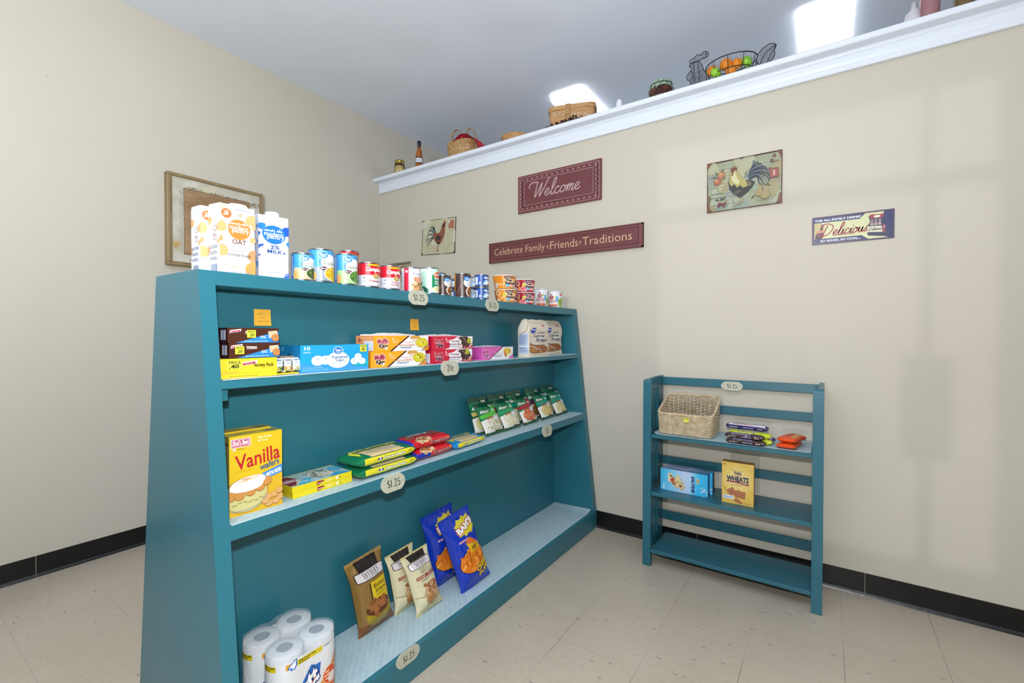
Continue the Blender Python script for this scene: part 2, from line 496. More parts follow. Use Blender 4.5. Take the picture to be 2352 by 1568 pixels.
SERIF = {
 '1': ([st_(.2, 0, .2, 1, .12), st_(.05, .015, .36, .015, .03), ([(.2, .97), (.12, .88), (.03, .85)], .05, .04)], .4),
 '2': ([([(.05, .72), (.1, .92), (.27, .99), (.44, .88), (.42, .66), (.25, .35), (.04, .05)], .05, .12), st_(.03, .05, .5, .05, .1), ([(.47, .03), (.52, .2)], .04, .04)], .52),
 '5': ([([(.14, .62), (.34, .62), (.5, .42), (.46, .15), (.27, .01), (.04, .08)], .06, .13), st_(.12, .6, .17, .96, .045), st_(.16, .95, .5, .95, .1)], .5),
 '0': ([([(.27, .985), (.09, .8), (.06, .5), (.09, .2), (.27, .015)], .03, .12), ([(.27, .985), (.45, .8), (.48, .5), (.45, .2), (.27, .015)], .03, .12)], .54),
 '$': ([([(.45, .8), (.36, .94), (.18, .93), (.07, .76), (.2, .57), (.38, .43), (.48, .26), (.38, .08), (.2, .04), (.05, .2)], .05, .13), st_(.27, -.1, .27, 1.1, .03)], .52),
 '.': ([st_(.06, .06, .16, .06, .12)], .22),
 'c': ([([(.42, .55), (.3, .66), (.14, .55), (.09, .35), (.15, .12), (.3, .04), (.44, .15)], .04, .11), st_(.2, -.12, .4, .85, .03)], .48),
 "'": ([st_(.08, 1, .06, .7, .08)], .14),
 'S': ([([(.48, .78), (.38, .96), (.2, .95), (.08, .77), (.22, .57), (.4, .43), (.5, .25), (.38, .06), (.2, .04), (.05, .22)], .06, .15)], .55),
 'N': ([st_(.14, 0, .14, 1, .06), st_(.14, .95, .62, .03, .15), st_(.64, 0, .64, 1, .06), st_(.02, .02, .26, .02, .035), st_(.0, .98, .2, .98, .035), st_(.52, .98, .76, .98, .035)], .76),
 'Y': ([st_(.35, 0, .35, .48, .14), st_(.12, 1, .36, .45, .13), st_(.6, 1, .36, .45, .06), st_(.2, .02, .5, .02, .035), st_(0, .98, .26, .98, .035), st_(.48, .98, .72, .98, .035)], .7),
 'D': ([st_(.14, 0, .14, 1, .14), ([(.14, .98), (.42, .96), (.6, .75), (.62, .5), (.6, .25), (.42, .04), (.14, .02)], .03, .15), st_(0, .02, .3, .02, .035), st_(0, .98, .3, .98, .035)], .68),
 'E': ([st_(.14, 0, .14, 1, .14), st_(0, .02, .52, .02, .045), st_(0, .98, .5, .98, .045), st_(.14, .52, .4, .52, .04), st_(.53, 0, .53, .24, .035), st_(.5, .8, .5, 1, .035), st_(.4, .4, .4, .64, .03)], .58),
 'R': ([st_(.14, 0, .14, 1, .14), ([(.14, .98), (.42, .95), (.52, .76), (.42, .55), (.14, .5)], .03, .14), st_(.3, .52, .6, .02, .14), st_(0, .02, .28, .02, .035), st_(0, .98, .28, .98, .035), st_(.52, .02, .7, .02, .035)], .68),
 'T': ([st_(.32, 0, .32, 1, .14), st_(0, .97, .64, .97, .05), st_(.02, .76, .02, 1, .035), st_(.62, .76, .62, 1, .035), st_(.18, .02, .46, .02, .035)], .64),
 'W': ([st_(.1, 1, .3, .02, .13), st_(.3, .02, .48, .98, .05), st_(.46, 1, .66, .02, .13), st_(.66, .02, .88, 1, .05), st_(0, .98, .24, .98, .035), st_(.36, .98, .6, .98, .035), st_(.78, .98, 1, .98, .035)], .98),
 'I': ([st_(.15, 0, .15, 1, .14), st_(0, .02, .3, .02, .035), st_(0, .98, .3, .98, .035)], .3),
}
CURS = {
 'W': ([[(-.35, .6), (-.42, .78), (-.25, .95), (.05, .93), (.16, .9)], [(.1, .93), (.12, .5), (.14, .02), (.3, .4), (.42, .85), (.42, .4), (.44, .02), (.62, .45), (.78, .98), (.86, 1.05)]], .75),
 'D': ([[(-.2, .7), (-.25, .85), (0, .98), (.35, .95), (.65, .75), (.68, .4), (.45, .08), (.1, .0), (-.25, .06), (-.1, .16), (.1, .0)], [(.22, .85), (.16, .4), (.1, .05)]], .85),
 'e': ([[(0, .14), (.14, .2), (.24, .32), (.16, .42), (.05, .34), (.03, .15), (.12, .02), (.26, .04), (.34, .14)]], .34),
 'l': ([[(0, .12), (.14, .4), (.24, .8), (.2, .98), (.1, .85), (.08, .4), (.1, .06), (.2, .0), (.3, .12)]], .3),
 'c': ([[(.26, .33), (.18, .42), (.05, .34), (.02, .14), (.12, .01), (.25, .04), (.34, .14)]], .34),
 'o': ([[(.18, .42), (.05, .33), (.03, .12), (.14, .0), (.27, .1), (.28, .3), (.18, .42), (.3, .34), (.4, .36)]], .38),
 'm': ([[(0, .12), (.06, .38), (.08, .4), (.06, .0)], [(.07, .2), (.16, .4), (.22, .36), (.2, .0)], [(.21, .2), (.31, .4), (.38, .34), (.36, .06), (.42, .0), (.5, .12)]], .5),
 'i': ([[(0, .12), (.07, .4), (.06, .08), (.13, .0), (.22, .12)], [(.1, .58), (.1, .64)]], .22),
 'u': ([[(0, .12), (.06, .4), (.05, .1), (.12, .0), (.25, .12), (.28, .4), (.27, .1), (.33, .0), (.42, .12)]], .42),
 's': ([[(0, .1), (.12, .28), (.16, .42), (.2, .26), (.22, .1), (.12, .0), (.0, .06)]], .28),
}

# ---------------------------------------------------------------- naming and placing
def empty(name, label=None, cat=None, loc=(0, 0, 0), rot=(0, 0, 0), group=None):
    o = D.objects.new(name, None); COL.objects.link(o); o.location = loc; o.rotation_euler = rot; o.empty_display_size = .05
    return tag(o, label, cat, group)
def tag(o, label=None, cat=None, group=None, kind=None):
    for k, v in (('label', label), ('category', cat), ('group', group), ('kind', kind)):
        if v: o[k] = v
    return o
def dup(root, loc, rot=None, label=None):
    c = root.copy(); COL.objects.link(c); c.location = loc
    if rot is not None: c.rotation_euler = rot
    if label: c['label'] = label
    for ch in root.children:
        d = ch.copy(); COL.objects.link(d); d.parent = c
        for g in ch.children:
            e = g.copy(); COL.objects.link(e); e.parent = d
    return c
def struct(name, mb, bevel=0, parent=None):
    o = mb.build(name, parent, bevel=bevel)
    if parent is None: o['kind'] = 'structure'
    return o
def plane(O, U, V, Nn):
    O, U, V, Nn = map(Vector, (O, U, V, Nn))
    return lambda u, v, off=0: O+U*u+V*v+Nn*off

# ---------------------------------------------------------------- the setting
b_ = MB(); b_.box(-.1, 12.1, -12.1, 5.1, -.1, 0, M_FLOOR); struct('floor', b_)
b_ = MB(); b_.box(-.1, 12.1, -12.1, 5.1, 3.012, 3.11, M_CEIL); struct('ceiling', b_)
b_ = MB(); b_.box(-.1, 0, -12.1, 5.1, 0, 3.012, M_WALL); struct('wall_left', b_)
b_ = MB(); b_.box(0, 12, 0, .12, 0, 2.495, M_WALL); struct('wall_right', b_)
b_ = MB(); b_.box(0, 12, 5, 5.1, 0, 3.012, M_WALL); struct('wall_far', b_)
b_ = MB(); b_.box(12, 12.1, -12.1, 5.1, 0, 3.012, M_WALL); struct('wall_side', b_)
b_ = MB()
for a in ((0, 2.35, 0, 3.012), (3.78, 12, 0, 3.012), (2.35, 3.78, 2.48, 3.012), (2.35, 3.78, 0, .02)): b_.box(a[0], a[1], -12.1, -12, a[2], a[3], M_WALL)
struct('wall_back', b_)
b_ = MB(); fr = P('c8ccd0', .4)
for a in ((2.35, 2.40, .02, 2.48), (3.765, 3.78, .02, 2.48), (3.527, 3.572, .02, 2.48), (2.40, 3.765, 2.06, 2.14), (2.40, 3.765, .02, .45), (3.466, 3.640, .89, 1.35)): b_.box(a[0], a[1], -12.07, -12.03, a[2], a[3], fr)
struct('door_1', b_)

def base_prof(x0, sgn):
    return [(x0, .0), (x0+sgn*.014, 0), (x0+sgn*.011, .006), (x0+sgn*.005, .014), (x0+sgn*.0035, .022), (x0+sgn*.003, .1015), (x0, .1025)]
b_ = MB()
cuts = [-12, -4.35, -3.13, -2.122, -.9, 0]
for a, c in zip(cuts, cuts[1:]): b_.prism(base_prof(0, 1), a+.0012, c-.0012, M_BASE, 'y')
struct('baseboard_left', b_)
b_ = MB()
cuts = [0, 1.4, 2.62, 3.35, 4.57, 5.79, 12]
for a, c in zip(cuts, cuts[1:]): b_.prism([(p, z) for p, z in base_prof(0, -1)], a+.0008, c-.0008, M_BASE, 'x')
struct('baseboard_right', b_)

# the white cap and mouldings of the half wall
b_ = MB()
b_.prism([(-.083, 2.499), (-.079, 2.495), (.2, 2.495), (.2, 2.524), (-.078, 2.524), (-.083, 2.519)], 0, 12, M_TRIM, 'x')
b_.prism([(0, 2.412), (-.017, 2.412), (-.020, 2.416), (-.0195, 2.432), (-.0175, 2.440), (-.0205, 2.452), (-.021, 2.470), (-.019, 2.477), (-.024, 2.482), (-.026, 2.487), (-.026, 2.495), (0, 2.495)], 0, 12, M_TRIM, 'x')
b_.prism([(.12, 2.412), (.138, 2.412), (.14, 2.495), (.12, 2.495)], 0, 12, M_TRIM, 'x')
struct('trim_1', b_)
b_ = MB(); b_.prism([(0, 0), (.006, 0), (.0015, -.0015), (0, -.006)], 1.36, 2.412, M_WALL, 'z'); struct('trim_2', b_)
# ---------------------------------------------------------------- the teal gondola shelf
XFT, XFB, ZT, ZK = 1.886, 2.029, 1.357, .104
SL = (XFB-XFT)/(ZT-ZK)
def xf(z): return XFT+(ZT-z)*SL
LEAN = -math.atan(SL)
YL, YR, ST = -2.132, -.010, .038
XB = 1.755
G = empty('display_shelf', 'large teal A-shaped wooden display shelf standing full of groceries', 'shelf unit', (1.73, -1.07, 0))
def gp(name, mb, bevel=.0012):
    mb.V = [v-Vector((1.73, -1.07, 0)) for v in mb.V]
    return mb.build(name, G, bevel=bevel)
prof = [(1.435, 0), (XFB, 0), (XFB, ZK), (XFT, ZT), (1.609, ZT)]
gp('end_panel', MB().prism(prof, YL, YL+ST, M_TEAL), .002)
gp('end_panel', MB().prism(prof, YR-.048, YR, M_TEAL), .002)
y0, y1 = YL+ST, YR-.048
gp('back_panel', MB().box(XB-.012, XB, y0, y1, .02, 1.322, M_TEAL))
gp('rear_panel', MB().prism([(1.609, ZT-.035), (1.621, ZT-.035), (1.449, 0), (1.437, 0)], y0, y1, M_TEAL))
gp('top_board', MB().prism([(1.6095, ZT), (XFT, ZT), (xf(1.319), 1.319), (1.63, 1.319)], y0, y1, M_TEAL), .0015)
for za, zb in ((1.050, 1.072), (.670, .707)):
    gp('shelf_board', MB().prism([(XB, za), (xf(za), za), (xf(zb), zb), (XB, zb)], y0, y1, M_TEAL), .0015)
gp('shelf_board', MB().prism([(XB, .088), (XFB-.022, .088), (XFB-.022, .110), (XB, .110)], y0, y1, M_TEAL), 0)
gp('kick_board', MB().prism([(XFB-.022, 0), (XFB, 0), (XFB, ZK), (xf(.110), .110), (XFB-.022, .110)], y0, y1, M_TEAL), .0015)
gp('shelf_cleat', MB().box(1.79, 1.905, y1-.022, y1, 1.018, 1.0495, M_TEAL), .0012)
gp('shelf_cleat', MB().box(1.79, 1.905, y0, y0+.022, 1.018, 1.0495, M_TEAL), .0012)
gp('shelf_cleat', MB().box(1.79, 1.95, y1-.022, y1, .638, .6695, M_TEAL), .0012)

# liners lie on the boards; the free corner of each curls a little
def liner(name, label, z, xa, xb, ya, yb, curl=.012):
    mb = MB()
    def f(u, v):
        x = xa+(xb-xa)*v; y = ya+(yb-ya)*u
        cz = curl*max(0, (u-.97)/.03)**2*(.3+.7*v)
        return (x, y, z+.0008+cz+.0003*math.sin(60*u))
    def g(u, v): p = f(u, v); return (p[0], p[1], p[2]+.0012)
    nu, nv = 90, 4
    mb.grid(f, nu, nv, M_LINER); mb.grid(g, nu, nv, M_LINER)
    for a, c in ((0, None), (1, None)):
        pass
    e = [g(i/nu, 1) for i in range(nu+1)]; e2 = [f(i/nu, 1) for i in range(nu+1)]
    mb.add(e+e2, [(i, i+1, nu+2+i, nu+1+i) for i in range(nu)], P('dcecf2', .5))
    return tag(mb.build(name), label, 'shelf liner', 'pale blue basketweave shelf liners')
liner('shelf_liner', 'pale blue woven liner on the upper shelf of the teal gondola under the cake boxes', 1.072, XB+.002, xf(1.073)+.001, y0+.004, y1-.003, .004)
liner('shelf_liner', 'pale blue woven liner on the middle shelf under the cookies and noodle pouches', .707, XB+.002, xf(.708)+.001, y0+.004, y1-.003, .004)
liner('shelf_liner', 'pale blue basketweave liner on the bottom shelf under the chip bags', .110, XB+.002, XFB-.015, y0+.004, y1-.004, .014)

# ---------------------------------------------------------------- price plaques
def plaque_outline(w, h):
    pts = []
    for sx, sy in ((1, 1), (-1, 1), (-1, -1), (1, -1)):
        q = [(.5, .0), (.492, .12), (.47, .22), (.435, .31), (.395, .37), (.385, .41), (.345, .44), (.31, .5)]
        if sx*sy < 0: q = q[::-1]
        pts += [(sx*a*w, sy*c*h) for a, c in q]
    out = []
    for p in pts:
        if not out or (abs(out[-1][0]-p[0])+abs(out[-1][1]-p[1])) > 1e-6: out.append(p)
    return out
def price_tag(st, label, loc, rot, w=.1, h=.056):
    mb = MB(); o = plaque_outline(w, h)
    n = len(o)
    mb.prism(o, -.005, 0, M_TAG, 'y')
    A = Art(mb, plane((-w/2, -.005, -h/2), (w, 0, 0), (0, 0, h), (0, -1, 0)), w, h)
    A.serif(st, .5, .5, .44, '101010', .86, .1, bw=1.2)
    ob = mb.build('price_tag', loc=loc, rot=rot, bevel=.0008)
    return tag(ob, label, 'price tag', 'oval shelf price tags')
def on_front(y, z, d=.0): return (xf(z)+d, y, z)
RF = (LEAN, 0, pi/2)
price_tag('$1.25', 'oval $1.25 price tag on the top edge below the soup cans', on_front(-1.38, 1.335), RF)
price_tag('$1.25', 'oval $1.25 price tag on the top edge below the orange noodle bowls', on_front(-.905, 1.332), RF)
price_tag('20c', 'oval 20 cent price tag on the upper shelf edge under the brownie boxes', on_front(-1.235, 1.056), RF, .104, .06)
price_tag('$1.25', 'oval $1.25 price tag on the middle shelf edge below the lemon cookies', on_front(-1.572, .680), RF, .104, .056)
price_tag('$1', 'oval $1 price tag on the middle shelf edge below the red noodle pouch', on_front(-.515, .680), RF, .098, .06)
price_tag('$1.25', 'oval $1.25 price tag on the kick board in front of the pretzel bags', (XFB, -1.565, .098), (0, 0, pi/2), .104, .05)

def sticky(label, y, z, w, lines, rot=0):
    mb = MB()
    def f(u, v, off=0): return Vector(((u-.5)*w, -.0006-off-.004*(1-v)**2*(0.3+u), (v-.5)*w))
    mb.grid(lambda u, v: f(u, v), 6, 6, P('f5b93a', .6))
    A = Art(mb, f, w, w, 6, 6)
    for i, (t, ww) in enumerate(lines):
        A.text(t, .45+.05*i, .72-.22*i, w=ww, h=.12, c='8d8048', sh=.2)
    ob = mb.build('sticky_note', loc=(XB, y, z), rot=(0, rot, pi/2))
    tag(ob, label, 'sticky note', 'orange sticky notes on the back panel')
sticky('orange sticky note stuck above the brown cracker boxes', -1.907, 1.244, .0505, [('NOT 2', .5), ('FOR', .3), ('individual', .7)])
sticky('orange sticky note stuck above the honey cornbread muffin boxes', -1.274, 1.235, .047, [('2 for', .5), ('1', .1), ('coupon', .6)])
# ---------------------------------------------------------------- package builders
R90 = pi/2
def faces(W, H, D_):
    return dict(front=(plane((-W/2, 0, 0), (W, 0, 0), (0, 0, H), (0, -1, 0)), W, H),
                left=(plane((-W/2, D_, 0), (0, -D_, 0), (0, 0, H), (-1, 0, 0)), D_, H),
                right=(plane((W/2, 0, 0), (0, D_, 0), (0, 0, H), (1, 0, 0)), D_, H),
                top=(plane((-W/2, 0, H), (W, 0, 0), (0, D_, 0), (0, 0, 1)), W, D_))
def box_mesh(W, H, D_, col, arts, rough=.38, jitter=0, flap=True):
    """a folded carton: rounded board edges, glued end flaps, printed panels"""
    mb = MB(); e = .0012
    # rounded edges by a chamfered section
    sec = [(-W/2+e, 0), (W/2-e, 0), (W/2, e), (W/2, D_-e), (W/2-e, D_), (-W/2+e, D_), (-W/2, D_-e), (-W/2, e)]
    mb.prism(sec, 0, H, P(col, rough), 'z')
    for k, fn in arts.items():
        F, w, h = faces(W, H, D_)[k]
        fn(Art(mb, F, w, h, rough=rough))
    return mb
def make_box(name, label, cat, W, H, D_, col, arts, loc, rz=R90, group=None, stickers=(), rough=.38, lids=()):
    mb = box_mesh(W, H, D_, col, arts, rough)
    multi = bool(stickers or lids)
    if multi:
        r = empty(name, label, cat, loc, (0, 0, rz), group)
        mb.build('carton', r)
        for f, u, v, s, t in stickers:
            F, w, h = faces(W, H, D_)[f]
            sm = MB(); O = F(u, v, .0016); a = F(u+s/w, v, .0016)-O; b2 = F(u, v+s*.92/h, .0016)-O
            nrm = F(0, 0, 1)-F(0, 0, 0)
            sm.add([O, O+a, O+a+b2, O+b2], [(0, 1, 2, 3)], P('d4da40', .5))
            sm.add([p-nrm*.001 for p in (O, O+a, O+a+b2, O+b2)], [(3, 2, 1, 0)], P('d4da40', .5))
            A = Art(sm, plane(O, a, b2, nrm), s, s*.92)
            A.text('PRICE', .5, .78, w=.8, c='3c3f12', bold=.02)
            A.text(t, .5, .35, w=.6, h=.38, c='2c3010', bold=.03)
            sm.build('price_sticker', r)
        for fn in lids: fn(r)
        return r
    o = mb.build(name, loc=loc, rot=(0, 0, rz))
    return tag(o, label, cat, group)
def open_lid(W, H, D_, col, h=.012, seed=1):
    """the torn-open top flap that stands up along the back of a display box"""
    def fn(r):
        rnd = random.Random(seed); mb = MB(); n = 14
        top = [(-W/2+W*i/n, H+h*(.35+.65*math.sin(pi*i/n))*rnd.uniform(.75, 1.1)) for i in range(n+1)]
        pts = [(-W/2, H-.002)]+top+[(W/2, H-.002)]
        V = [(x, D_*.75, z) for x, z in pts]+[(x, D_*.75+.0008, z) for x, z in pts]
        m = len(pts)
        mb.add(V, [list(range(m))[::-1], list(range(m, 2*m))]+[(i, (i+1) % m, m+(i+1) % m, m+i) for i in range(m)], P(col, .5))
        mb.build('torn_flap', r)
    return fn

def pillow_F(W, H, T, seal=.05, seed=0, bot=.08, gus=.0, wr=.0014, side=-1, waist=.1):
    """front (side=-1) or back (side=1) of a filled film bag, u across, v up"""
    def F(u, v, off=0):
        bv = max(0, min(1, (v-bot*.5)/.16))**.6*max(0, min(1, (1-seal-v)/.22))**.75
        uu = abs(2*u-1)
        bu = max(0, 1-uu**2.6)**.6
        puff = bv*bu
        half = W/2*(1-waist*bv)
        x = (2*u-1)*half
        n = noise.noise(Vector((u*5+seed*7.1, v*6, seed)))*wr*2+noise.noise(Vector((u*17+seed, v*4, seed*3)))*wr
        edge = max(0, 1-abs(v-(1-seal))/.14)+max(0, 1-abs(v-bot)/.14)
        fold = math.sin(u*46+seed+3*math.sin(v*9))*wr*1.1*edge*(1-uu**4)
        y = side*(T/2*puff+(n*min(1, puff*3)+fold)+off+.0004)
        z = v*H+(.004*math.sin(u*pi)*(1 if v < .1 else 0))
        return Vector((x, y, z))
    return F
def make_bag(name, label, cat, W, H, T, col, fn, loc, rot, group=None, seal=.05, nu=20, nv=26, seed=0, bot=.06, rough=.25, waist=.1, wr=.0014, backcol=None):
    F = pillow_F(W, H, T, seal, seed, bot, wr=wr, waist=waist); B2 = pillow_F(W, H, T, seal, seed+3, bot, wr=wr, side=1, waist=waist)
    mb = MB()
    mb.grid(lambda u, v: F(u, v), nu, nv, P(col, rough), tri=True); mb.grid(lambda u, v: B2(1-u, v), nu, nv, P(backcol or col, rough))
    A = Art(mb, F, W, H, nu, nv, eps=.00006, k=1, rough=rough, o0=.0003, diag=True)
    fn(A)
    o = mb.build(name, loc=loc, rot=rot)
    return tag(o, label, cat, group)

def loaf_F(L, D_, H, endL=.13, p=4, fin=.008, seed=0, wr=.001):
    """a wrapped tray or bar lying along x: u along, v once round the section starting at the front bottom edge"""
    def F(u, v, off=0):
        s = min(u, 1-u)/endL
        k = min(1, max(0, s))**.55
        kz = fin/H+(1-fin/H)*k
        a = -pi*.75+2*pi*v*-1
        # start at front bottom, go up the front, over the top, down the back
        a = -(pi*.75)-2*pi*v
        c, s_ = math.cos(a), math.sin(a)
        q = (abs(c)**p+abs(s_)**p)**(-1/p)
        yy, zz = c*q, s_*q
        n = noise.noise(Vector((u*9+seed*5, v*9, seed)))*wr*2
        fold = math.sin(v*70)*wr*1.2*(1-k)
        y = (D_/2)*yy*(.93+.07*k)+yy*off
        z = (H/2*zz)*kz
        mid = H/2*(1-.0*(1-k))
        return Vector(((u-.5)*L, D_/2+y+n*yy, max(.0003, H/2*.55*(1-k)*0+mid+z+(n+fold)*zz+zz*off)))
    return F
def make_loaf(name, label, cat, L, D_, H, col, fn, loc, rz=R90, group=None, endL=.13, p=4, seed=0, rough=.25, parent_rot=(0, 0), nu=26, nv=32, fin=.008, rot=None, wr=.001):
    F = loaf_F(L, D_, H, endL, p, fin, seed, wr); mb = MB()
    mb.grid(lambda u, v: F(v, u), nv, nu, P(col, rough), closed_u=True, tri=True)
    for u in (0, 1):
        mb.add([F(u, k/nv) for k in range(nv)], [list(range(nv))], P(col, rough))
    A = Art(mb, F, L, 2*(D_+H), nu, nv, eps=.00006, k=1, rough=rough, o0=.0003, diag=True)
    fn(A)
    o = mb.build(name, loc=loc, rot=rot or (0, 0, rz))
    return tag(o, label, cat, group)

def face_cam(x, y, extra=0):
    dx, dy = 3.194-x, -2.635-y
    return math.atan2(dx, -dy)+extra
def make_can(name, label, r, h, x, y, z, col, fn, group=None, extra=0, cat='can', ridge=False):
    rt = empty(name, label, cat, (x, y, z), (0, 0, face_cam(x, y, extra)), group)
    mb = MB()
    prof = [(0, .003), (r-.004, .003), (r-.003, 0), (r, .001), (r+.0006, .003), (r-.0006, .0055), (r-.0008, h-.0055), (r+.0006, h-.003), (r, h-.0005), (r-.0015, h), (r-.003, h-.001), (r-.004, h-.004), (r-.010, h-.004), (r-.012, h-.003), (0, h-.003)]
    mb.lathe(prof, M_TIN, 40); mb.build('can_body', rt)
    lb = MB()
    def F(u, v, off=0):
        a = (u-.5)*pi
        q = r+.0002+off
        return Vector((q*math.sin(a), -q*math.cos(a), .0058+v*(h-.0116)))
    lb.lathe([(r+.0001, .0058), (r+.0001, h-.0058)], P(col, .3), 40)
    fn(Art(lb, F, pi*r, h-.0116, 20, 1, eps=.00006, rough=.3))
    lb.build('paper_label', rt)
    return rt
def make_bowl(name, label, rb, rt_, h, x, y, z, col, fn, group=None, extra=0, lid='e8e4e0', cat='noodle bowl'):
    rt = empty(name, label, cat, (x, y, z), (0, 0, face_cam(x, y, extra)), group)
    mb = MB()
    def R(v): return rb+(rt_-rb)*v
    mb.lathe([(0, .002), (rb-.003, .002), (rb-.001, 0), (rb, .001), (rb, .004), (rt_-.002, h-.006), (rt_-.002, h-.004)], P(col, .35), 40)
    def F(u, v, off=0):
        a = (u-.5)*pi; q = R(v*.93+.03)+.0001+off
        return Vector((q*math.sin(a), -q*math.cos(a), .003+v*(h-.009)))
    fn(Art(mb, F, pi*(rb+rt_)/2, h-.009, 20, 1, eps=.00006, rough=.35))
    mb.build('bowl', rt)
    l = MB(); l.lathe([(rt_-.003, h-.0055), (rt_+.0025, h-.005), (rt_+.003, h-.003), (rt_+.001, h-.0012), (rt_-.004, h-.0008), (0, h-.0008)], P(lid, .35), 40)
    l.build('lid', rt)
    return rt

ZTOP = ZT+.0003
# ---------------------------------------------------------------- cartons of milk
def carton(label, x, y, W, H, D_, rz, pal, kind, side=True, group=None):
    r = empty('milk_carton', label, 'carton', (x, y, ZTOP), (0, 0, rz), group)
    mb = MB(); e = .003; hf, hb = H-.004, H
    sec = [(-W/2+e, 0), (W/2-e, 0), (W/2, e), (W/2, D_-e), (W/2-e, D_), (-W/2+e, D_), (-W/2, D_-e), (-W/2, e)]
    n = len(sec)
    V = [(a, c, 0) for a, c in sec]+[(a, c, hf+(hb-hf)*c/D_) for a, c in sec]
    mb.add(V, [[i, (i+1) % n, n+(i+1) % n, n+i] for i in range(n)]+[list(range(n))[::-1], list(range(n, 2*n))], P('e2e5ea', .3))
    c1, c2, c3, tx = pal
    A = Art(mb, faces(W, H-.006, D_)['front'][0], W, H-.006, rough=.3)
    if kind == 'oat':
        A.ell(.93, .80, .22, None, c2); A.ell(.97, .28, .2, None, 'c99568'); A.ell(.94, .08, .24, None, c1)
        A.ell(.02, .68, .17, None, c2); A.ell(.06, .33, .17, None, c2); A.ell(.0, .5, .09, None, 'c39a63'); A.ell(.92, .53, .09, None, c2)
        A.ell(.08, .97, .09, None, 'e3c4a4'); A.ell(.57, .88, .055, None, 'cfa78c'); A.ell(.3, .83, .13, .012, 'd9c3ae', -.15)
        A.ell(.18, .875, .14, None, 'c9713d'); A.text('25', .18, .89, w=.12, c='ffffff', bold=.03); A.fine(.09, .84, .27, .87, 2, 'f6dccb', .5, 3)
        A.ell(.86, .73, .07, .02, 'e4cdc0', -.6); A.ell(.16, .54, .07, .018, 'e4cdc0', .6)
        A.ell(.53, .66, .315, .15, 'd8853d', -.2, wob=.015)
        A.text("marcel's", .42, .745, w=.3, c='ffffff', bold=.02)
        A.poly([(.58, .735), (.62, .765), (.66, .74), (.69, .79), (.72, .74), (.76, .765), (.77, .735)], 'ffffff')
        A.text('modern', .52, .69, w=.52, c='ffffff', bold=.012); A.text('pantry', .57, .63, w=.48, c='ffffff', bold=.012)
        A.text('OAT', .53, .475, w=.4, c='7a4f3a', bold=.02)
        A.text('PLANT-BASED', .53, .395, w=.62, h=.032, c='9c9aaa'); A.text('BEVERAGE', .53, .345, w=.48, h=.03, c='9c9aaa')
        A.text('UNSWEETENED', .52, .275, w=.66, h=.034, c='4b3a36', bold=.01)
        A.line([(.02, .2), (.2, .19), (.35, .23), (.6, .25), (.8, .22), (.98, .2)], .0012, 'd2d6e2', 4)
        A.line([(.05, .16), (.3, .14), (.6, .15), (.85, .17)], .001, 'd8dbe6', 4)
        A.ell(.15, .12, .08, .01, 'd9b9a5'); A.ell(.4, .1, .1, .014, 'd9b9a5'); A.ell(.36, .18, .06, .01, 'd9b9a5', .3); A.fine(.3, .012, .85, .03, 1, '8a93a8')
        A.fine(.4, .945, .85, .965, 1, '8b8f9c')
    else:
        A.ell(.1, .83, .13, .055, '2f7fd8', wob=.12); A.ell(.95, .79, .2, .07, '2457b8', .5, wob=.1, seed=2); A.ell(1.0, .58, .09, None, '2f7fd8'); A.ell(.0, .7, .06, .035, '2457b8', wob=.2)
        A.ell(.02, .5, .06, .03, '2f63c4', wob=.2); A.ell(.11, .52, .055, .02, '2457b8', .3, wob=.2); A.ell(.0, .36, .06, .02, '3a4fb0', -.6, wob=.2); A.ell(.84, .42, .035, None, '2457b8')
        A.ell(.96, .04, .14, .02, '2f5fd0', .3); A.ell(.95, .08, .14, .008, '2f5fd0', .4)
        A.ell(.5, .71, .385, .152, '2472dd', -.1, wob=.015)
        A.text("marcel's", .36, .775, w=.34, c='ffffff', bold=.02)
        A.poly([(.58, .76), (.62, .79), (.66, .765), (.69, .815), (.72, .765), (.76, .79), (.78, .76)], 'ffffff')
        A.text('modern', .49, .72, w=.62, c='ffffff', bold=.012); A.text('pantry', .56, .66, w=.56, c='ffffff', bold=.012)
        A.text('2%', .53, .505, w=.3, h=.065, c='24509c', bold=.02); A.text('MILK', .53, .432, w=.5, h=.06, c='24509c', bold=.02)
        A.text('REDUCED FAT', .53, .384, w=.56, h=.024, c='a9b0c0')
        A.fine(.25, .31, .5, .35, 2, 'b5bccd'); A.fine(.6, .31, .85, .35, 2, 'b5bccd')
        A.line([(.08, .2), (.3, .19), (.5, .22), (.7, .2), (.95, .24)], .001, 'c8cedc', 4); A.line([(.15, .13), (.5, .15), (.9, .17)], .001, 'd0d5e2', 4)
        A.fine(.28, .085, .7, .1, 1, '6d7fa8'); A.fine(.3, .93, .72, .955, 2, 'b3b8c6')
    S = Art(mb, faces(W, H-.006, D_)['left'][0], D_, H-.006, rough=.3)
    S.full('dfe5f0' if kind == 'oat' else 'd3dcee')
    S.poly([(.1, .99), (.85, .99), (.45, .84)], 'ccd5e4'); S.line([(.1, .98), (.48, .82), (.85, .98)], .0012, 'b7c3d8')
    if kind == 'oat':
        S.ell(.12, .78, .2, .06, c1); S.ell(.95, .67, .2, .065, c2); S.ell(.6, .66, .17, .045, '8a6a5b'); S.ell(.6, .66, .12, .035, 'efe9e6'); S.ell(.55, .53, .19, .048, '5e4a4a'); S.ell(.55, .53, .16, .04, 'eeeaea'); S.poly([(.45, .56), (.65, .56), (.58, .53), (.56, .5), (.53, .53)], 'a04c33')
        S.ell(.9, .46, .12, .04, c2); S.ell(.02, .36, .12, .07, 'b98a5f')
        for k in range(3): S.fine(.15, .36-.085*k, .9, .41-.085*k, 2, '5f6d8c', .45, 4+k)
        for k in range(7): S.rect(.22+k*.09, 0, .22+k*.09+(.05 if k % 2 else .03), .13, '5d7399')
    else:
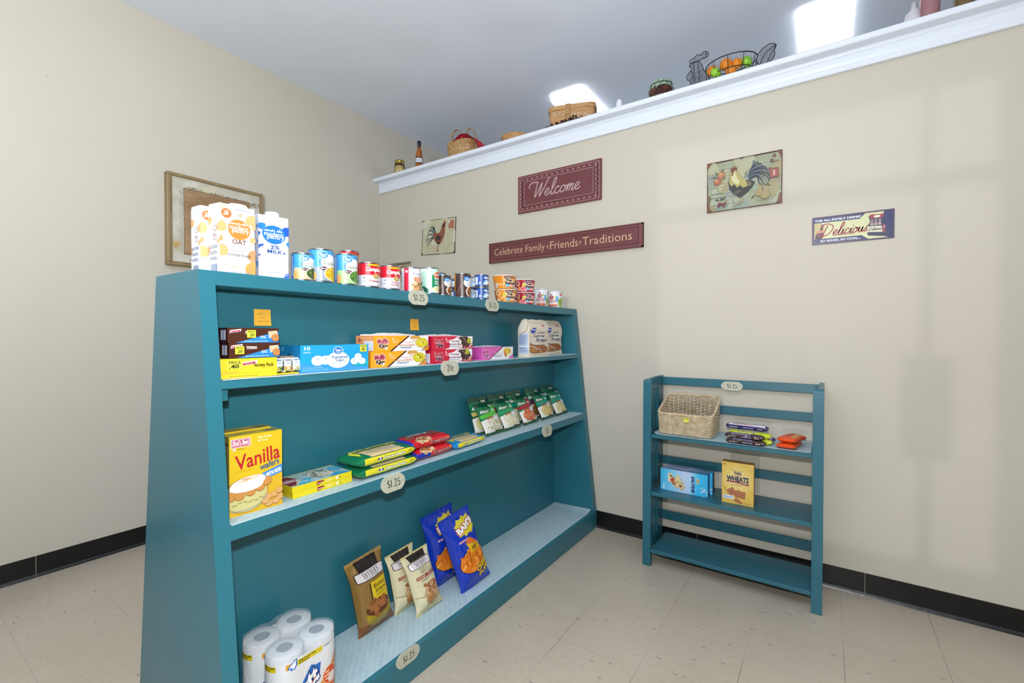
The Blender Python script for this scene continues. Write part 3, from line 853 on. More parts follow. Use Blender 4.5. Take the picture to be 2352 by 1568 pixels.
        for (a, c, d, e2) in ((.04, .8, .14, .03), (.45, .74, .14, .03), (.85, .82, .1, .04), (.05, .55, .08, .03), (.2, .27, .12, .06), (.6, .28, .2, .05), (.9, .21, .18, .05), (.45, .22, .1, .02), (.6, .06, .12, .035), (.9, .58, .09, .03)):
            S.ell(a, c, d, e2, '2a57b0' if a < .5 else '2f7fd8', .3, wob=.15, seed=a*9)
        S.ell(.5, .92, .06, .02, '39434f')
        for k in range(5): S.fine(.12, .60-.07*k, .85, .645-.07*k, 2, '6c7ea6', .4, 9+k)
        S.fine(.1, .12, .8, .16, 2, '6c7ea6', .5, 3)
    mb.build('carton', r, bevel=0)
    c = MB(); cx, cy = (.14*W, D_*.42) if kind == 'oat' else (.05*W, D_*.40)
    q = .019
    if kind == 'milk':
        c.lathe([(q, H-.006), (q, H+.010), (q-.002, H+.0115), (0, H+.0115)], P('f0f3f7', .35), 28, (cx, cy, 0))
    else:
        c.lathe([(q, H-.006), (q, H+.002), (q-.002, H+.006), (0, H+.007)], P('f0f3f7', .35), 28, (cx, cy, 0), sx=1.3)
    c.build('cap', r)
    return r
OATP = ('d9a05a', 'd9ae74', 'c98', '7a4f3a')
carton('white oat beverage carton with orange spots, the nearer of two', 1.868, -2.028, .092, .188, .066, R90, OATP, 'oat')
carton('second white oat beverage carton, half hidden behind the nearer one', 1.800, -2.046, .092, .188, .066, R90-.05, OATP, 'oat')
carton('white 2% milk carton with blue cow spots and a raised cap', 1.858, -1.924, .084, .184, .066, R90-.16, ('', '', '', ''), 'milk')

# ---------------------------------------------------------------- cans along the top
def gv_label(word, w2, food, fcol, gcol):
    def fn(A):
        A.rect(0, 0, .2, 1, '2b7fc4'); A.fine(.1, .12, .19, .92, 14, 'cfe4f4', .5, 2)
        A.poly([(.2, 0), (1, 0), (1, .38), (.2, .46)], gcol)
        A.poly([(.42, .62), (.46, .5), (.6, .42), (1, .40), (1, .68), (.88, .82), (.7, .88), (.5, .74)], 'f3f6f8')
        A.poly([(.4, .63), (.44, .5), (.47, .5), (.46, .64), (.53, .74)], '2f6fb4')
        A.ell(.52, .84, .13, .12, 'eaf3fa'); A.ell(.52, .84, .115, .105, '1f86d8'); A.text('Great', .52, .86, w=.16, c='ffffff', bold=.03); A.text('Value', .52, .80, w=.12, c='ffffff', bold=.03)
        if w2: A.text(word, .64, .65, w=.3, h=.08, c='8a3f3f'); A.text(w2, .64, .54, w=.32, h=.09, c='2f8a3f', bold=.01)
        else: A.text(word, .72, .58, w=.46, h=.13, c='6f7b5c', bold=.01)
        A.ell(.53, .40, .1, .06, '4a2430'); A.fine(.46, .38, .6, .42, 2, 'e8dfe0')
        A.ell(.85, .24, .32, .25, 'e9ecec'); A.ell(.85, .24, .29, .23, fcol)
        A.bits(.85, .24, .28, .22, 90, food, .006, .0035, 5, 'ell')
        A.poly([(.2, .30), (.32, .28), (.36, .12), (.3, 0), (.2, 0)], 'd9a660')
    return fn
make_can('vegetable_can', 'short blue can of French cut green beans beside the milk carton', .0335, .088, 1.835, -1.821, ZTOP, '3f9ad8', gv_label('French', 'Green', ['5c7a3a', '48632c', '7c9454', '2f4420'], '3d5327', 'c7b38a'), extra=.12)
make_can('vegetable_can', 'tall blue can of whole kernel corn on the shelf top', .038, .108, 1.845, -1.764, ZTOP, '3f9ad8', gv_label('Whole Kernel', None, ['f0d030', 'e0b818', 'f6e058'], 'c8a010', '8f9aa6'), extra=.12)
make_can('vegetable_can', 'tall blue can of sweet peas on the shelf top', .0375, .106, 1.845, -1.671, ZTOP, '3f9ad8', gv_label('Sweet Peas', None, ['6aa83c', '4f8a2c', '86c058'], '3d6a22', '9fd08a'), extra=.12)
def redtall(A):
    A.rect(0, .55, 1, .8, 'd85a4a'); A.ell(.8, .86, .12, .06, 'd8b060'); A.fine(.85, .2, .98, .8, 8, 'f0e0d8')
make_can('red_can', 'tall red can standing behind the sweet peas can', .034, .136, 1.768, -1.603, ZTOP, 'b92a22', redtall)
def campbell(kind):
    def fn(A):
        A.rect(0, 0, 1, .5, 'dfe4ee'); A.rect(0, .48, 1, 1, 'cf1a2e')
        A.rect(.46, .90, 1, .975, 'efe21e'); A.fine(.5, .915, .98, .955, 1, '5a5a20', .7)
        A.text("Campbell's", .74, .72, w=.66, h=.26, c='ffffff', bold=.03, sh=.35)
        A.ell(.72, .44, .105, .13, 'c8a86a'); A.ell(.72, .44, .08, .1, 'a8894c'); A.ell(.72, .44, .05, .06, 'cdb27c')
        if kind == 't':
            A.text('Tomato', .68, .22, w=.36, h=.1, c='a02030', bold=.035); A.text('SOUP', .7, .06, w=.26, h=.07, c='8f95a5')
        else:
            A.text('Chicken', .68, .26, w=.26, h=.09, c='a02030', bold=.03); A.text('Noodle', .68, .15, w=.26, h=.08, c='a02030', bold=.03); A.text('SOUP', .7, .04, w=.2, h=.05, c='8f95a5')
        A.fine(.08, .1, .24, .42, 5, '9aa0b2', .4, 5); A.ell(.36, .36, .03, .03, '5a6070'); A.ell(.36, .2, .05, .06, 'c2c8d6'); A.line([(.33, .17), (.38, .23)], .001, '5a6070')
    return fn
make_can('soup_can', 'red and white can of tomato soup on the shelf top', .0375, .089, 1.85, -1.580, ZTOP, 'dfe4ee', campbell('t'))
make_can('soup_can', 'red and white can of chicken noodle soup on the shelf top', .0375, .090, 1.85, -1.486, ZTOP, 'dfe4ee', campbell('c'))
def kitchen(A):
    A.rect(0, 0, .24, 1, 'dfe6ee'); A.fine(.05, .1, .22, .9, 10, '8fa0b4', .4, 3); A.rect(.24, 0, .42, 1, 'd01f3e'); A.ell(.34, .86, .05, .06, 'f4c8cc')
    A.rect(.42, 0, 1, 1, 'f0f1f3'); A.text('Kitchen', .78, .93, w=.24, h=.05, c='c04050'); A.text('Kitchen', .76, .77, w=.4, h=.11, c='4f5f86', bold=.01); A.text('Classics', .78, .67, w=.3, h=.06, c='7080a0')
    A.rect(.6, .42, 1, .6, 'e06a34'); A.fine(.64, .45, .95, .57, 2, 'f8dcc8')
    A.ell(.78, .18, .3, .22, 'd2a878'); A.bits(.78, .18, .27, .2, 60, ['c89868', 'e8d0a0', 'a86c40', 'd8703c', '5c7a34', 'f0e4c8'], .009, .006, 4, 'ell')
make_can('soup_can', 'white and red can of hearty soup with a picture bowl', .037, .096, 1.85, -1.379, ZTOP, 'f0f1f3', kitchen)
def delm(A):
    A.full('bfe6d4'); A.rect(0, 0, .16, 1, 'eef3f2'); A.fine(.05, .45, .15, .9, 8, '9fb4ac', .4); A.rect(0, .3, .18, .46, '1e7a44'); A.poly([(.16, 0), (.16, .26), (.28, .27), (.46, .14), (.48, 0)], '14604a')
    A.text('4', .23, .12, w=.07, h=.12, c='f2f8f4', bold=.04)
    for i in range(14): A.line([(.2+.05*(i % 5), .9-.05*i), (.24+.05*(i % 5), .85-.05*i)], .0012, '9fd0bc')
    A.poly([(.58, .1), (.58, .72), (.64, .78), (1, .78), (1, .1)], '12875a'); A.ell(.83, .74, .2, .15, 'f0d88a'); A.ell(.83, .74, .18, .13, 'd23a2a'); A.text('Del Monte', .83, .75, w=.3, h=.1, c='ffffff', bold=.03)
    A.fine(.66, .56, .95, .62, 1, 'dff0e6', .9); A.text('SWEET', .8, .47, w=.26, h=.08, c='e8f6ee', bold=.02); A.text('CREAM', .8, .38, w=.28, h=.08, c='e8f6ee', bold=.02)
    A.poly([(.5, .14), (.7, .27), (1, .32), (1, .03), (.8, .02), (.6, .06)], 'f6f6ea'); A.poly([(.56, .14), (.74, .25), (1, .29), (1, .05), (.78, .05)], 'dcdca0')
make_can('vegetable_can', 'pale green can with a red oval badge on the shelf top', .0365, .109, 1.845, -1.272, ZTOP, 'bfe6d4', delm)
def beets(A):
    A.full('eceff4'); A.rect(0, .78, 1, 1, '3f9ad8'); A.ell(.62, .72, .17, .15, '1f76cc'); A.text('Great Value', .62, .72, w=.2, h=.09, c='ffffff', bold=.02)
    A.text('Sliced', .82, .56, w=.2, h=.08, c='4a4f70'); A.text('Beets', .82, .46, w=.2, h=.08, c='4a4f70')
    A.poly([(.4, .02), (.4, .3), (.55, .34), (.88, .36), (.98, .25), (1, .03), (.7, 0)], 'b0243c'); A.poly([(.86, .34), (.98, .25), (1, .03), (.9, .05)], '7c1428')
make_can('vegetable_can', 'blue and white can of beets behind the green asparagus-coloured can', .0365, .109, 1.765, -1.143, ZTOP, 'eceff4', beets)
def bean(big):
    def fn(A):
        A.full('4a3530'); A.rect(0, 0, .18 if big else .1, 1, 'e8a028' if big else '4a3530')
        if big: A.rect(0, 0, .18, .22, '4a90d8'); A.fine(.07, .25, .16, .95, 14, 'a86c10', .4, 6)
        A.poly([(.22, .1), (.42, .55), (.46, .45), (.3, .02)], '7a5048')
        A.ell(.8, .62, .26, .22, 'eef2f4'); A.ell(.68, .80, .12, .11, '3f90dc'); A.text('Great Value', .68, .80, w=.15, h=.07, c='ffffff', bold=.02)
        A.text('Chili' if big else 'Red', .78, .64, w=.2, h=.07, c='c08080'); A.text('Beans', .78, .54, w=.24, h=.07, c='b07878')
        A.ell(.95, .22, .32, .28, 'f0e0cc'); A.ell(.96, .22, .28, .25, '7c4424'); A.bits(.93, .22, .22, .2, 50, ['8c4c28', 'c89058', 'e8d8a8', '6a8a34', '9c3c20'], .008, .005, 3, 'ell')
    return fn
make_can('bean_can', 'small brown can of red beans next to the blue beets can', .034, .088, 1.845, -1.194, ZTOP, '4a3530', bean(False))
make_can('bean_can', 'tall brown can of chili beans with an orange stripe', .0365, .109, 1.845, -1.066, ZTOP, '4a3530', bean(True))
def tuna(grey):
    def fn(A):
        A.full('9fb0c4' if grey else '1d4f9c'); A.rect(.04, .1, .32, .82, 'e8eef2'); A.fine(.08, .18, .28, .74, 7, '6c90b8', .5, 2)
        A.rect(.32, 0, .46, 1, '2a56b4' if not grey else 'aab8c8'); A.ell(.42, .24, .04, .12, 'f0f4f8')
        A.text('Albacore' if not grey else 'CHUNK', .8, .78, w=.4, h=.24, c='f4f6f8', bold=.04, ol=.05, oc='2a3c60')
        A.poly([(.56, .08), (.6, .42), (.7, .58), (.98, .5), (1, .1)], 'a8d0e8'); A.ell(.82, .24, .16, .16, 'f2f4f4'); A.ell(.84, .18, .1, .07, 'b08078')
    return fn
for i, (x, y, h, z, g, lb) in enumerate([
    (1.84, -.921, .060, 0, False, 'blue tuna can, lower of the stack beside the price tag for the noodle bowls'),
    (1.84, -.921, .060, .0605, False, 'blue tuna can, upper of the stack nearest the orange noodle bowls'),
    (1.79, -.957, .054, 0, True, 'greyish tuna can, lower of the stack behind the chili beans'),
    (1.79, -.957, .054, .0545, True, 'greyish tuna can, upper of the stack behind the chili beans'),
    (1.80, -1.043, .045, 0, False, 'dark blue tuna can, lower of the stack left of the chili beans'),
    (1.80, -1.043, .045, .0455, False, 'dark blue tuna can, upper of the stack left of the chili beans')]):
    if i == 4: x, y = 1.772, -1.018
    make_can('tuna_can', lb, .034 if i < 4 else .033, h, x, y, ZTOP+z, '1d4f9c', tuna(g), 'stacked tuna cans')

def ramen(red, low, st=True):
    def fn(A):
        b1 = 'b01c34' if red else 'e8922a'
        A.full(b1)
        if red or low:
            A.rect(0, .05, .2, .9, '8c1428' if red else 'c46a20'); A.ell(.26, .72, .09, .2, 'e8d4c8'); A.ell(.26, .72, .06, .14, b1); A.line([(.24, .64), (.27, .8)], .003, '2c1c18')
            A.bits(.3, .35, .13, .3, 20, ['f0c088', 'f8e0b8', 'e89a40', 'd04040' if red else 'c87028'], .012, .005, 3)
            A.text('en', .14, .3, w=.12, h=.16, c='f0e8e8' if red else '4a2010', bold=.04)
        else:
            A.rect(.02, .05, .46, .95, 'e08c20'); A.fine(.06, .5, .42, .9, 4, 'c87818', .3, 3); A.rect(.16, .02, .26, .45, 'f0ecf0'); A.fine(.17, .05, .25, .42, 10, '6a6a90', .5, 2); A.rect(.27, .2, .44, .38, 'f0b480')
        A.rect(.46, .05, .5, .95, 'f2b070' if not red else 'd84858')
        A.rect(.5, .80, .76, .96, '33203a'); A.text('NISSIN', .63, .88, w=.2, h=.07, c='e8e4f0', bold=.03)
        A.poly([(.52, .42), (.52, .78), (.8, .78), (.96, .6), (.96, .42)], 'f3c48c' if not red else 'e8a0a0')
        A.text('Top', .64, .63, w=.2, h=.28, c='1c1416', bold=.06, ol=.06, oc='f8ece0'); A.text('Ramen', .72, .42, w=.38, h=.2, c='1c1416', bold=.06, ol=.05, oc='f8ece0')
        A.ell(.6, .2, .07, .13, '7cc4e8'); A.rect(.68, .1, .95, .28, 'f6c0b0')
        if low or red: A.rect(.43, .45, .53, .72, 'e8e858'); A.fine(.44, .5, .52, .68, 2, '5a6a20')
        if red: A.bits(.42, .16, .16, .14, 16, ['f08898', 'e85878', 'f8b8b8'], .012, .006, 2, 'ell')
    return fn
make_bowl('noodle_bowl', 'orange instant noodle bowl, lower of the orange stack', .047, .057, .068, 1.83, -.712, ZTOP, 'e08c20', ramen(False, True), 'instant noodle bowls', cat='noodle bowl')
make_bowl('noodle_bowl', 'orange instant noodle bowl, upper of the orange stack', .047, .060, .069, 1.83, -.722, ZTOP+.0685, 'e08c20', ramen(False, False), 'instant noodle bowls')
make_bowl('noodle_bowl', 'red instant noodle bowl, lower of the red stack', .047, .057, .067, 1.83, -.530, ZTOP, '9c1830', ramen(True, True), 'instant noodle bowls')
make_bowl('noodle_bowl', 'red instant noodle bowl, upper of the red stack', .047, .057, .068, 1.83, -.530, ZTOP+.0675, '9c1830', ramen(True, False), 'instant noodle bowls')
def cup(A):
    A.full('eceff2'); A.line([(.05, .86), (.95, .86)], .001, 'c8ccd4')
    A.poly([(.28, .84), (.34, .72), (.4, .84)], 'b03848'); A.text('CUP', .34, .62, w=.2, h=.2, c='c04858', bold=.05, ol=.06, oc='8c2030'); A.text('NOODLES', .34, .40, w=.4, h=.17, c='e8b8b8', bold=.05, ol=.06, oc='a03040')
    A.rect(.14, .04, .62, .18, 'd86850'); A.rect(.2, .18, .56, .25, 'f0c8b8'); A.ell(.6, .52, .06, .2, '6cb4e0'); A.ell(.5, .68, .035, .09, 'b8cc60')
    A.ell(.82, .32, .17, .3, '9cbc4c', wob=.06); A.text('Very Veggie', .82, .36, w=.22, h=.1, c='4c6c1c', bold=.03); A.rect(.72, .74, .86, .9, 'd83838'); A.fine(.74, .77, .84, .87, 2, 'f8d0d0')
make_bowl('noodle_cup', 'white instant noodle cup half hidden behind the red bowls', .036, .045, .106, 1.80, -.305, ZTOP, 'eceff2', cup, 'white noodle cups', extra=.35, lid='d8dde4', cat='noodle cup')
make_bowl('noodle_cup', 'white instant noodle cup with a green badge at the far end', .038, .048, .100, 1.83, -.192, ZTOP, 'eceff2', cup, 'white noodle cups', lid='dfe2e8', cat='noodle cup')
# ---------------------------------------------------------------- upper shelf
Z1 = 1.0745
def lance(A, u, v, w, partial=False):
    A.poly([(u-w*.52, v-.13), (u+w*.46, v-.02), (u+w*.52, v+.17), (u-w*.44, v+.08)], 'dfe6f0')
    A.line([(u-w*.5, v-.10), (u+w*.46, v+.0)], .0012, '2a50a0')
    A.text('Lance', u, v+.03, w=w*.82, h=.15, c='c8202c', bold=.05, rot=.13)
def nekot(A):
    A.full('4a2417'); A.poly([(.13, .0), (.2, .05), (.5, .33), (.75, .56), (1, .74), (1, 0)], '2a86d8')
    lance(A, .14, .76, .22)
    A.text('Nekot', .43, .72, w=.2, h=.15, c='f4f0ee', bold=.04); A.line([(.33, .6), (.53, .6)], .0012, 'e8e0e0')
    A.text('PEANUT', .68, .43, w=.11, h=.07, c='e8f0f8', bold=.04); A.text('BUTTER', .68, .33, w=.11, h=.07, c='e8f0f8', bold=.04); A.fine(.3, .07, .8, .12, 1, 'd8e8f8', .7)
    A.poly([(.80, .3), (.78, .78), (.97, .84), (.99, .4)], 'd2c4a4')
    for i in range(4):
        for j in range(4): A.ell(.82+.045*i, .42+.1*j+.01*i, .006, None, '8c7650', n=6)
    A.ell(.93, .33, .085, .27, 'a85e2c'); A.ell(.93, .35, .068, .22, 'd8965a')
    A.line([(.93+.045*math.cos(t*.6)*(1-t/16), .35+.15*math.sin(t*.6)*(1-t/16)) for t in range(14)], .0016, '8c4c20')
def nekot_l(A):
    A.full('331710'); A.rect(.1, .3, .22, .8, '8a93a8'); A.text('Nekot', .45, .5, w=.5, h=.16, c='c8c4d0', rot=-pi/2, bold=.03); A.rect(.62, .2, .9, .85, 'b8c0d4'); A.text('Lance', .76, .5, w=.55, h=.17, c='404a90', rot=-pi/2, bold=.03)
for k, (t, uv) in enumerate((('brown and blue peanut butter cracker box, lower of the two', (.11, .26)), ('brown and blue peanut butter cracker box, topmost on the stack', (.36, .34)))):
    make_box('cracker_box', t, 'snack box', .137, .0405, .10, '4a2417', {'front': nekot, 'left': nekot_l, 'top': lambda A: (A.full('3c1c12'), A.rect(.3, .2, .6, .8, '6a5040'))},
             (1.889, -1.994-.003*k, Z1+.0535+.041*k), R90+.015, 'peanut butter cracker boxes', [('front', uv[0], uv[1], .023, '.20')])
# variety pack: a yellow tray cut away at the right so that the packets show
W, H, D_ = .232, .052, .115
r = empty('cracker_box', 'yellow variety pack cracker box under the brown boxes', 'snack box', (1.893, -1.972, Z1), (0, 0, R90))
mb = MB(); yel = P('eccb2c', .4); g = P('9a8f80', .5)
mb.box(-W/2, .036, 0, D_, 0, H, yel)
mb.box(.036, W/2, .014, D_, 0, .004, yel); mb.box(.036, W/2, .040, D_, H-.006, H, g); mb.box(W/2-.002, W/2, .02, D_, 0, H, yel)
A = Art(mb, plane((-W/2, 0, 0), (W, 0, 0), (0, 0, H), (0, -1, 0)), W, H)
A.rect(0, .22, .2, .35, 'e8b83c')
lance(A, .30, .72, .24); A.text('Variety Pack', .495, .60, w=.24, h=.24, c='2a2410', bold=.03)
A.fine(.1, .06, .44, .11, 1, '8c7a20', .6); A.fine(.12, .22, .5, .26, 1, 'c8a828', .4)
mb.build('carton', r)
sm = MB(); sm.box(-W/2+.018, -W/2+.058, -.0019, -.0008, .024, .046, P('e4df45', .5))
A = Art(sm, plane((-W/2+.018, -.0019, .024), (.040, 0, 0), (0, 0, .022), (0, -1, 0)), .040, .022)
A.text('PRICE', .5, .82, w=.75, c='3c3f12', bold=.02); A.text('.40', .45, .34, w=.62, h=.5, c='1c1c0c', bold=.03)
sm.build('price_sticker', r)
for k in range(3):
    def pk(A, k=k):
        A.full('cfd8dc' if k != 1 else 'd8d4cc'); A.fine(.15, .78, .85, .92, 1, '50688a', .7, k); A.fine(.2, .62, .8, .7, 1, '8494a8', .6, k)
        A.rect(0, 0, 1, .42, 'e08a3c' if k else '2c5048'); A.bits(.5, .18, .5, .2, 16, ['e8e0a8', 'c8a860', 'f0ecc8', '8a9a50'], .011, .004, k+2)
    make_bag('cracker_packet', ['clear cracker packet in the open end of the yellow box, dark green base', 'cracker packet in the open end of the yellow box, middle one', 'cracker packet in the open end of the yellow box, rightmost with orange base'][k], 'snack packet',
             .0255, .043, .010, 'cfd8dc', pk, (1.893-.018, -1.972+.052+.0262*k, Z1+.005), (0, 0, R90), 'cracker packets in the yellow box', nu=6, nv=8, seed=k, wr=.0005)
# donuts
def donutbox(A):
    A.full('1fa3dd'); A.poly([(0, .0), (1, 0), (1, .2), (.6, .3), (.25, .22), (0, .34)], '3f9ade')
    A.text('10', .09, .88, w=.08, h=.13, c='eaf6fc', bold=.03); A.fine(.04, .70, .14, .76, 2, 'c8e8f8', .5)
    def dn(u, v, q=1):
        A.ell(u, v, .088*q, .19*q, 'c4dcec'); A.ell(u, v+.008, .084*q, .18*q, 'eef5f9'); A.ell(u, v+.06*q, .02*q, .035*q, 'a8c4d8')
    dn(.34, .43, .9); dn(.23, .42)
    A.ell(.90, .22, .17, .1, '19a9b8'); A.ell(.88, .25, .12, .05, '2cc0cc')
    dn(.83, .52, .66); dn(.77, .34, .7); dn(.89, .33, .68)
    A.ell(.52, .42, .17, .31, 'eaf4fa'); A.ell(.52, .78, .075, .15, 'eaf4fa'); A.ell(.52, .78, .066, .13, '1878c8'); A.text('Great', .52, .80, w=.09, h=.08, c='ffffff', bold=.03); A.text('Value', .52, .72, w=.06, h=.05, c='ffffff', bold=.03)
    A.text('Powdered', .545, .53, w=.23, h=.12, c='205a8c', bold=.015); A.text('Sugar', .545, .40, w=.13, h=.13, c='205a8c', bold=.015); A.text('Mini Donuts', .53, .28, w=.19, h=.06, c='8cc8e0')
    A.text('10 - 1.75 OZ (50g) PKGS', .16, .16, w=.26, h=.04, c='d8eefa'); A.text('NET WT 17.5 OZ (1 LB 1.5 OZ) 496g', .2, .08, w=.34, h=.04, c='d8eefa')
def donut_l(A):
    A.full('1878ae'); A.text('10', .2, .85, w=.16, h=.16, c='5fb4d8', bold=.02); A.ell(.5, .56, .1, .13, '144a78'); A.ell(.5, .3, .28, .26, '8ab4cc'); A.fine(.3, .26, .7, .34, 1, '3a6a90'); A.ell(.92, .3, .14, .2, 'a8c8dc')
W, H, D_ = .250, .0845, .122
r = empty('donut_box', 'open bright blue box of powdered sugar mini donuts', 'snack box', (1.886, -1.7365, Z1), (0, 0, R90+.01))
mb = MB(); bl = P('1fa3dd', .35)
mb.box(-W/2, W/2, 0, .0012, 0, H, bl); mb.box(-W/2, -W/2+.0012, .0012, D_, 0, H, bl); mb.box(W/2-.0012, W/2, .0012, D_, 0, H, bl); mb.box(-W/2, W/2, D_-.0012, D_, 0, H-.01, bl); mb.box(-W/2, W/2, 0, D_, 0, .001, bl)
F_ = faces(W, H, D_)
donutbox(Art(mb, F_['front'][0], W, H)); donut_l(Art(mb, F_['left'][0], D_, H))
mb.build('carton', r)
sm = MB(); sm.box(W/2-.036, W/2-.010, -.0035, -.0026, .06, .083, P('e4df45', .5))
A = Art(sm, plane((W/2-.036, -.0035, .06), (.026, 0, 0), (0, 0, .023), (0, -1, 0)), .026, .023)
A.text('PRICE', .5, .78, w=.8, c='3c3f12', bold=.02); A.text('.45', .45, .36, w=.62, h=.42, c='1c1c0c', bold=.03); sm.build('price_sticker', r)
for k in range(5):
    def dk(A): A.full('b89a86'); A.bits(.5, .5, .45, .45, 20, ['d8c8b8', 'a08068', 'e8e0d8'], .02, .008, 3)
    make_loaf('donut_packet', 'brown filmed donut packet showing over the rim of the blue box', 'snack packet', .095, .045, .078, 'ab8c78', dk,
              (1.826, -1.7365-.116+.046*k, Z1+.0015), 0, 'donut packets in the blue box', endL=.2, seed=k, nu=8, nv=12, rough=.2)

def muffin_panel(A):
    A.full('f2a81c'); A.poly([(.36, 0), (.72, .98), (.74, 1), (1, 1), (1, 0)], 'eef0f6'); A.poly([(.27, 0), (.31, 0), (.64, 1), (.60, 1)], '4a1414')
    A.poly([(.31, 0), (.64, 1), (1, 1), (1, 0)], 'eef0f6')
    A.text('Muffin', .155, .66, w=.19, h=.34, c='b83a5c', bold=.045, ol=.06, oc='fbe9dc', rot=.02); A.text('King', .16, .31, w=.15, h=.36, c='2a1a2a', bold=.045, ol=.06, oc='fbe9dc', sh=.15)
    A.text('8', .325, .80, w=.03, h=.15, c='fbe4c0', bold=.03); A.fine(.32, .5, .44, .74, 3, 'fbe0b0', .4, 3)
    A.ell(.74, .88, .1, .14, 'c8822c'); A.ell(.74, .9, .09, .1, 'dca048'); A.poly([(.66, .8), (.82, .8), (.79, .52), (.69, .52)], 'e0d4c4')
    A.ell(.87, .52, .125, .34, 'c8a81c'); A.ell(.865, .53, .118, .32, 'ddcc34'); A.bits(.87, .5, .1, .27, 26, ['e8dc58', 'd0bc28'], .01, .005, 4, 'ell')
    A.text('Honey', .60, .56, w=.13, h=.13, c='e8b088', bold=.03); A.text('Cornbread Muffins', .56, .39, w=.36, h=.14, c='e0a878', bold=.03); A.fine(.45, .2, .68, .26, 1, '4a5a80', .8); A.fine(.5, .12, .64, .16, 1, 'a0a8c0', .8)
    A.poly([(.87, 0), (1, .34), (1, 0)], 'f09a24'); A.line([(.86, 0), (1, .38)], .0022, '4a1414'); A.ell(.96, .13, .02, .06, 'c87810')
def muf_l(A): A.full('ea9a5a'); A.rect(.45, .05, .98, .68, 'dfe2ee'); A.fine(.5, .4, .8, .6, 2, 'a0a8c8', .3); A.fine(.2, .8, .9, .9, 1, 'f8c8a0', .6); A.ell(.2, .72, .1, .14, 'b85c50')
def lids(c, W, H, D_, s, h=.012): return [open_lid(W, H, D_, c, h, s)]
make_box('muffin_box', 'orange and white honey cornbread muffin box, lower of two', 'snack box', .266, .0565, .10, 'ee9c20', {'front': muffin_panel, 'left': lambda A: (A.full('e08c1c'), A.rect(.6, 0, .7, 1, 'c87814'))}, (1.878, -1.463, Z1), R90, 'honey cornbread muffin boxes')
make_box('muffin_box', 'orange and white honey cornbread muffin box, upper of two with torn top', 'snack box', .266, .0565, .10, 'ee9c20', {'front': muffin_panel, 'left': muf_l}, (1.878, -1.449, Z1+.057), R90-.01, 'honey cornbread muffin boxes', lids=lids('e4e6ec', .266, .0565, .10, 2))
def brown_panel(A):
    A.full('cf1c3c'); A.poly([(.36, 0), (.68, 1), (1, 1), (1, 0)], 'c8202c'); A.poly([(.28, 0), (.40, .12), (.58, .1), (.9, 0)], 'f2f0f4')
    A.text('Brownie', .17, .66, w=.2, h=.32, c='b4304c', bold=.05, ol=.07, oc='f4c8d0'); A.text('King', .18, .30, w=.16, h=.34, c='4a1c34', bold=.05, ol=.07, oc='f4c8d0', sh=.15)
    A.text('8', .33, .82, w=.03, h=.15, c='f8e0e4', bold=.03); A.fine(.32, .52, .45, .76, 3, 'f4c8cc', .45, 3)
    A.poly([(.62, 1), (.66, .5), (.80, .12), (.95, .3), (1, .5), (1, 1)], 'f2f0f4'); A.poly([(.64, .95), (.84, 1), (.93, .8), (.97, .45), (.86, .12), (.76, .2), (.66, .6)], '4c3230'); A.poly([(.73, .92), (.76, .9), (.85, .55), (.82, .55)], '8c7470'); A.poly([(.66, .6), (.76, .2), (.8, .5), (.7, .8)], '3c2422')
    A.ell(.55, .52, .155, .30, 'f4f2f6', wob=.05); A.poly([(.4, .12), (.42, .42), (.7, .42), (.74, .12)], 'f4f2f6'); A.poly([(.52, .8), (.61, 1), (.62, .78)], 'f4f2f6')
    A.text('Chocolate', .55, .63, w=.22, h=.16, c='9c4c78', bold=.03); A.text('Brownie Bites', .55, .40, w=.30, h=.17, c='8a3c64', bold=.03); A.fine(.42, .2, .7, .25, 1, '5a5a78', .8)
    A.poly([(.85, 0), (1, .32), (1, 0)], 'b02030'); A.line([(.84, 0), (1, .35)], .002, 'f4f2f6'); A.fine(.93, .05, .98, .13, 1, 'f0c8cc', .9); A.ell(.75, .1, .018, .06, '2c1c1c')
def br_l(A): A.full('b8143c'); A.fine(.3, .25, .9, .33, 1, 'e8b0c0', .8)
def br_l2(A): A.full('b8143c'); A.rect(.2, .04, .92, .75, 'dfe0ee'); A.fine(.3, .45, .7, .6, 2, 'a8b0d0', .3)
make_box('brownie_box', 'red chocolate brownie bites box, lower of two', 'snack box', .257, .0555, .10, 'c41a3c', {'front': brown_panel, 'left': br_l2}, (1.878, -1.168, Z1), R90, 'red brownie bites boxes', [('front', .82, .60, .023, '.45')])
make_box('brownie_box', 'red chocolate brownie bites box, upper of two', 'snack box', .257, .0555, .10, 'c41a3c', {'front': brown_panel, 'left': br_l}, (1.878, -1.165, Z1+.056), R90, 'red brownie bites boxes', [('front', .86, .45, .024, '.45')], lids=lids('e8e4ea', .257, .0555, .10, 5, .009))
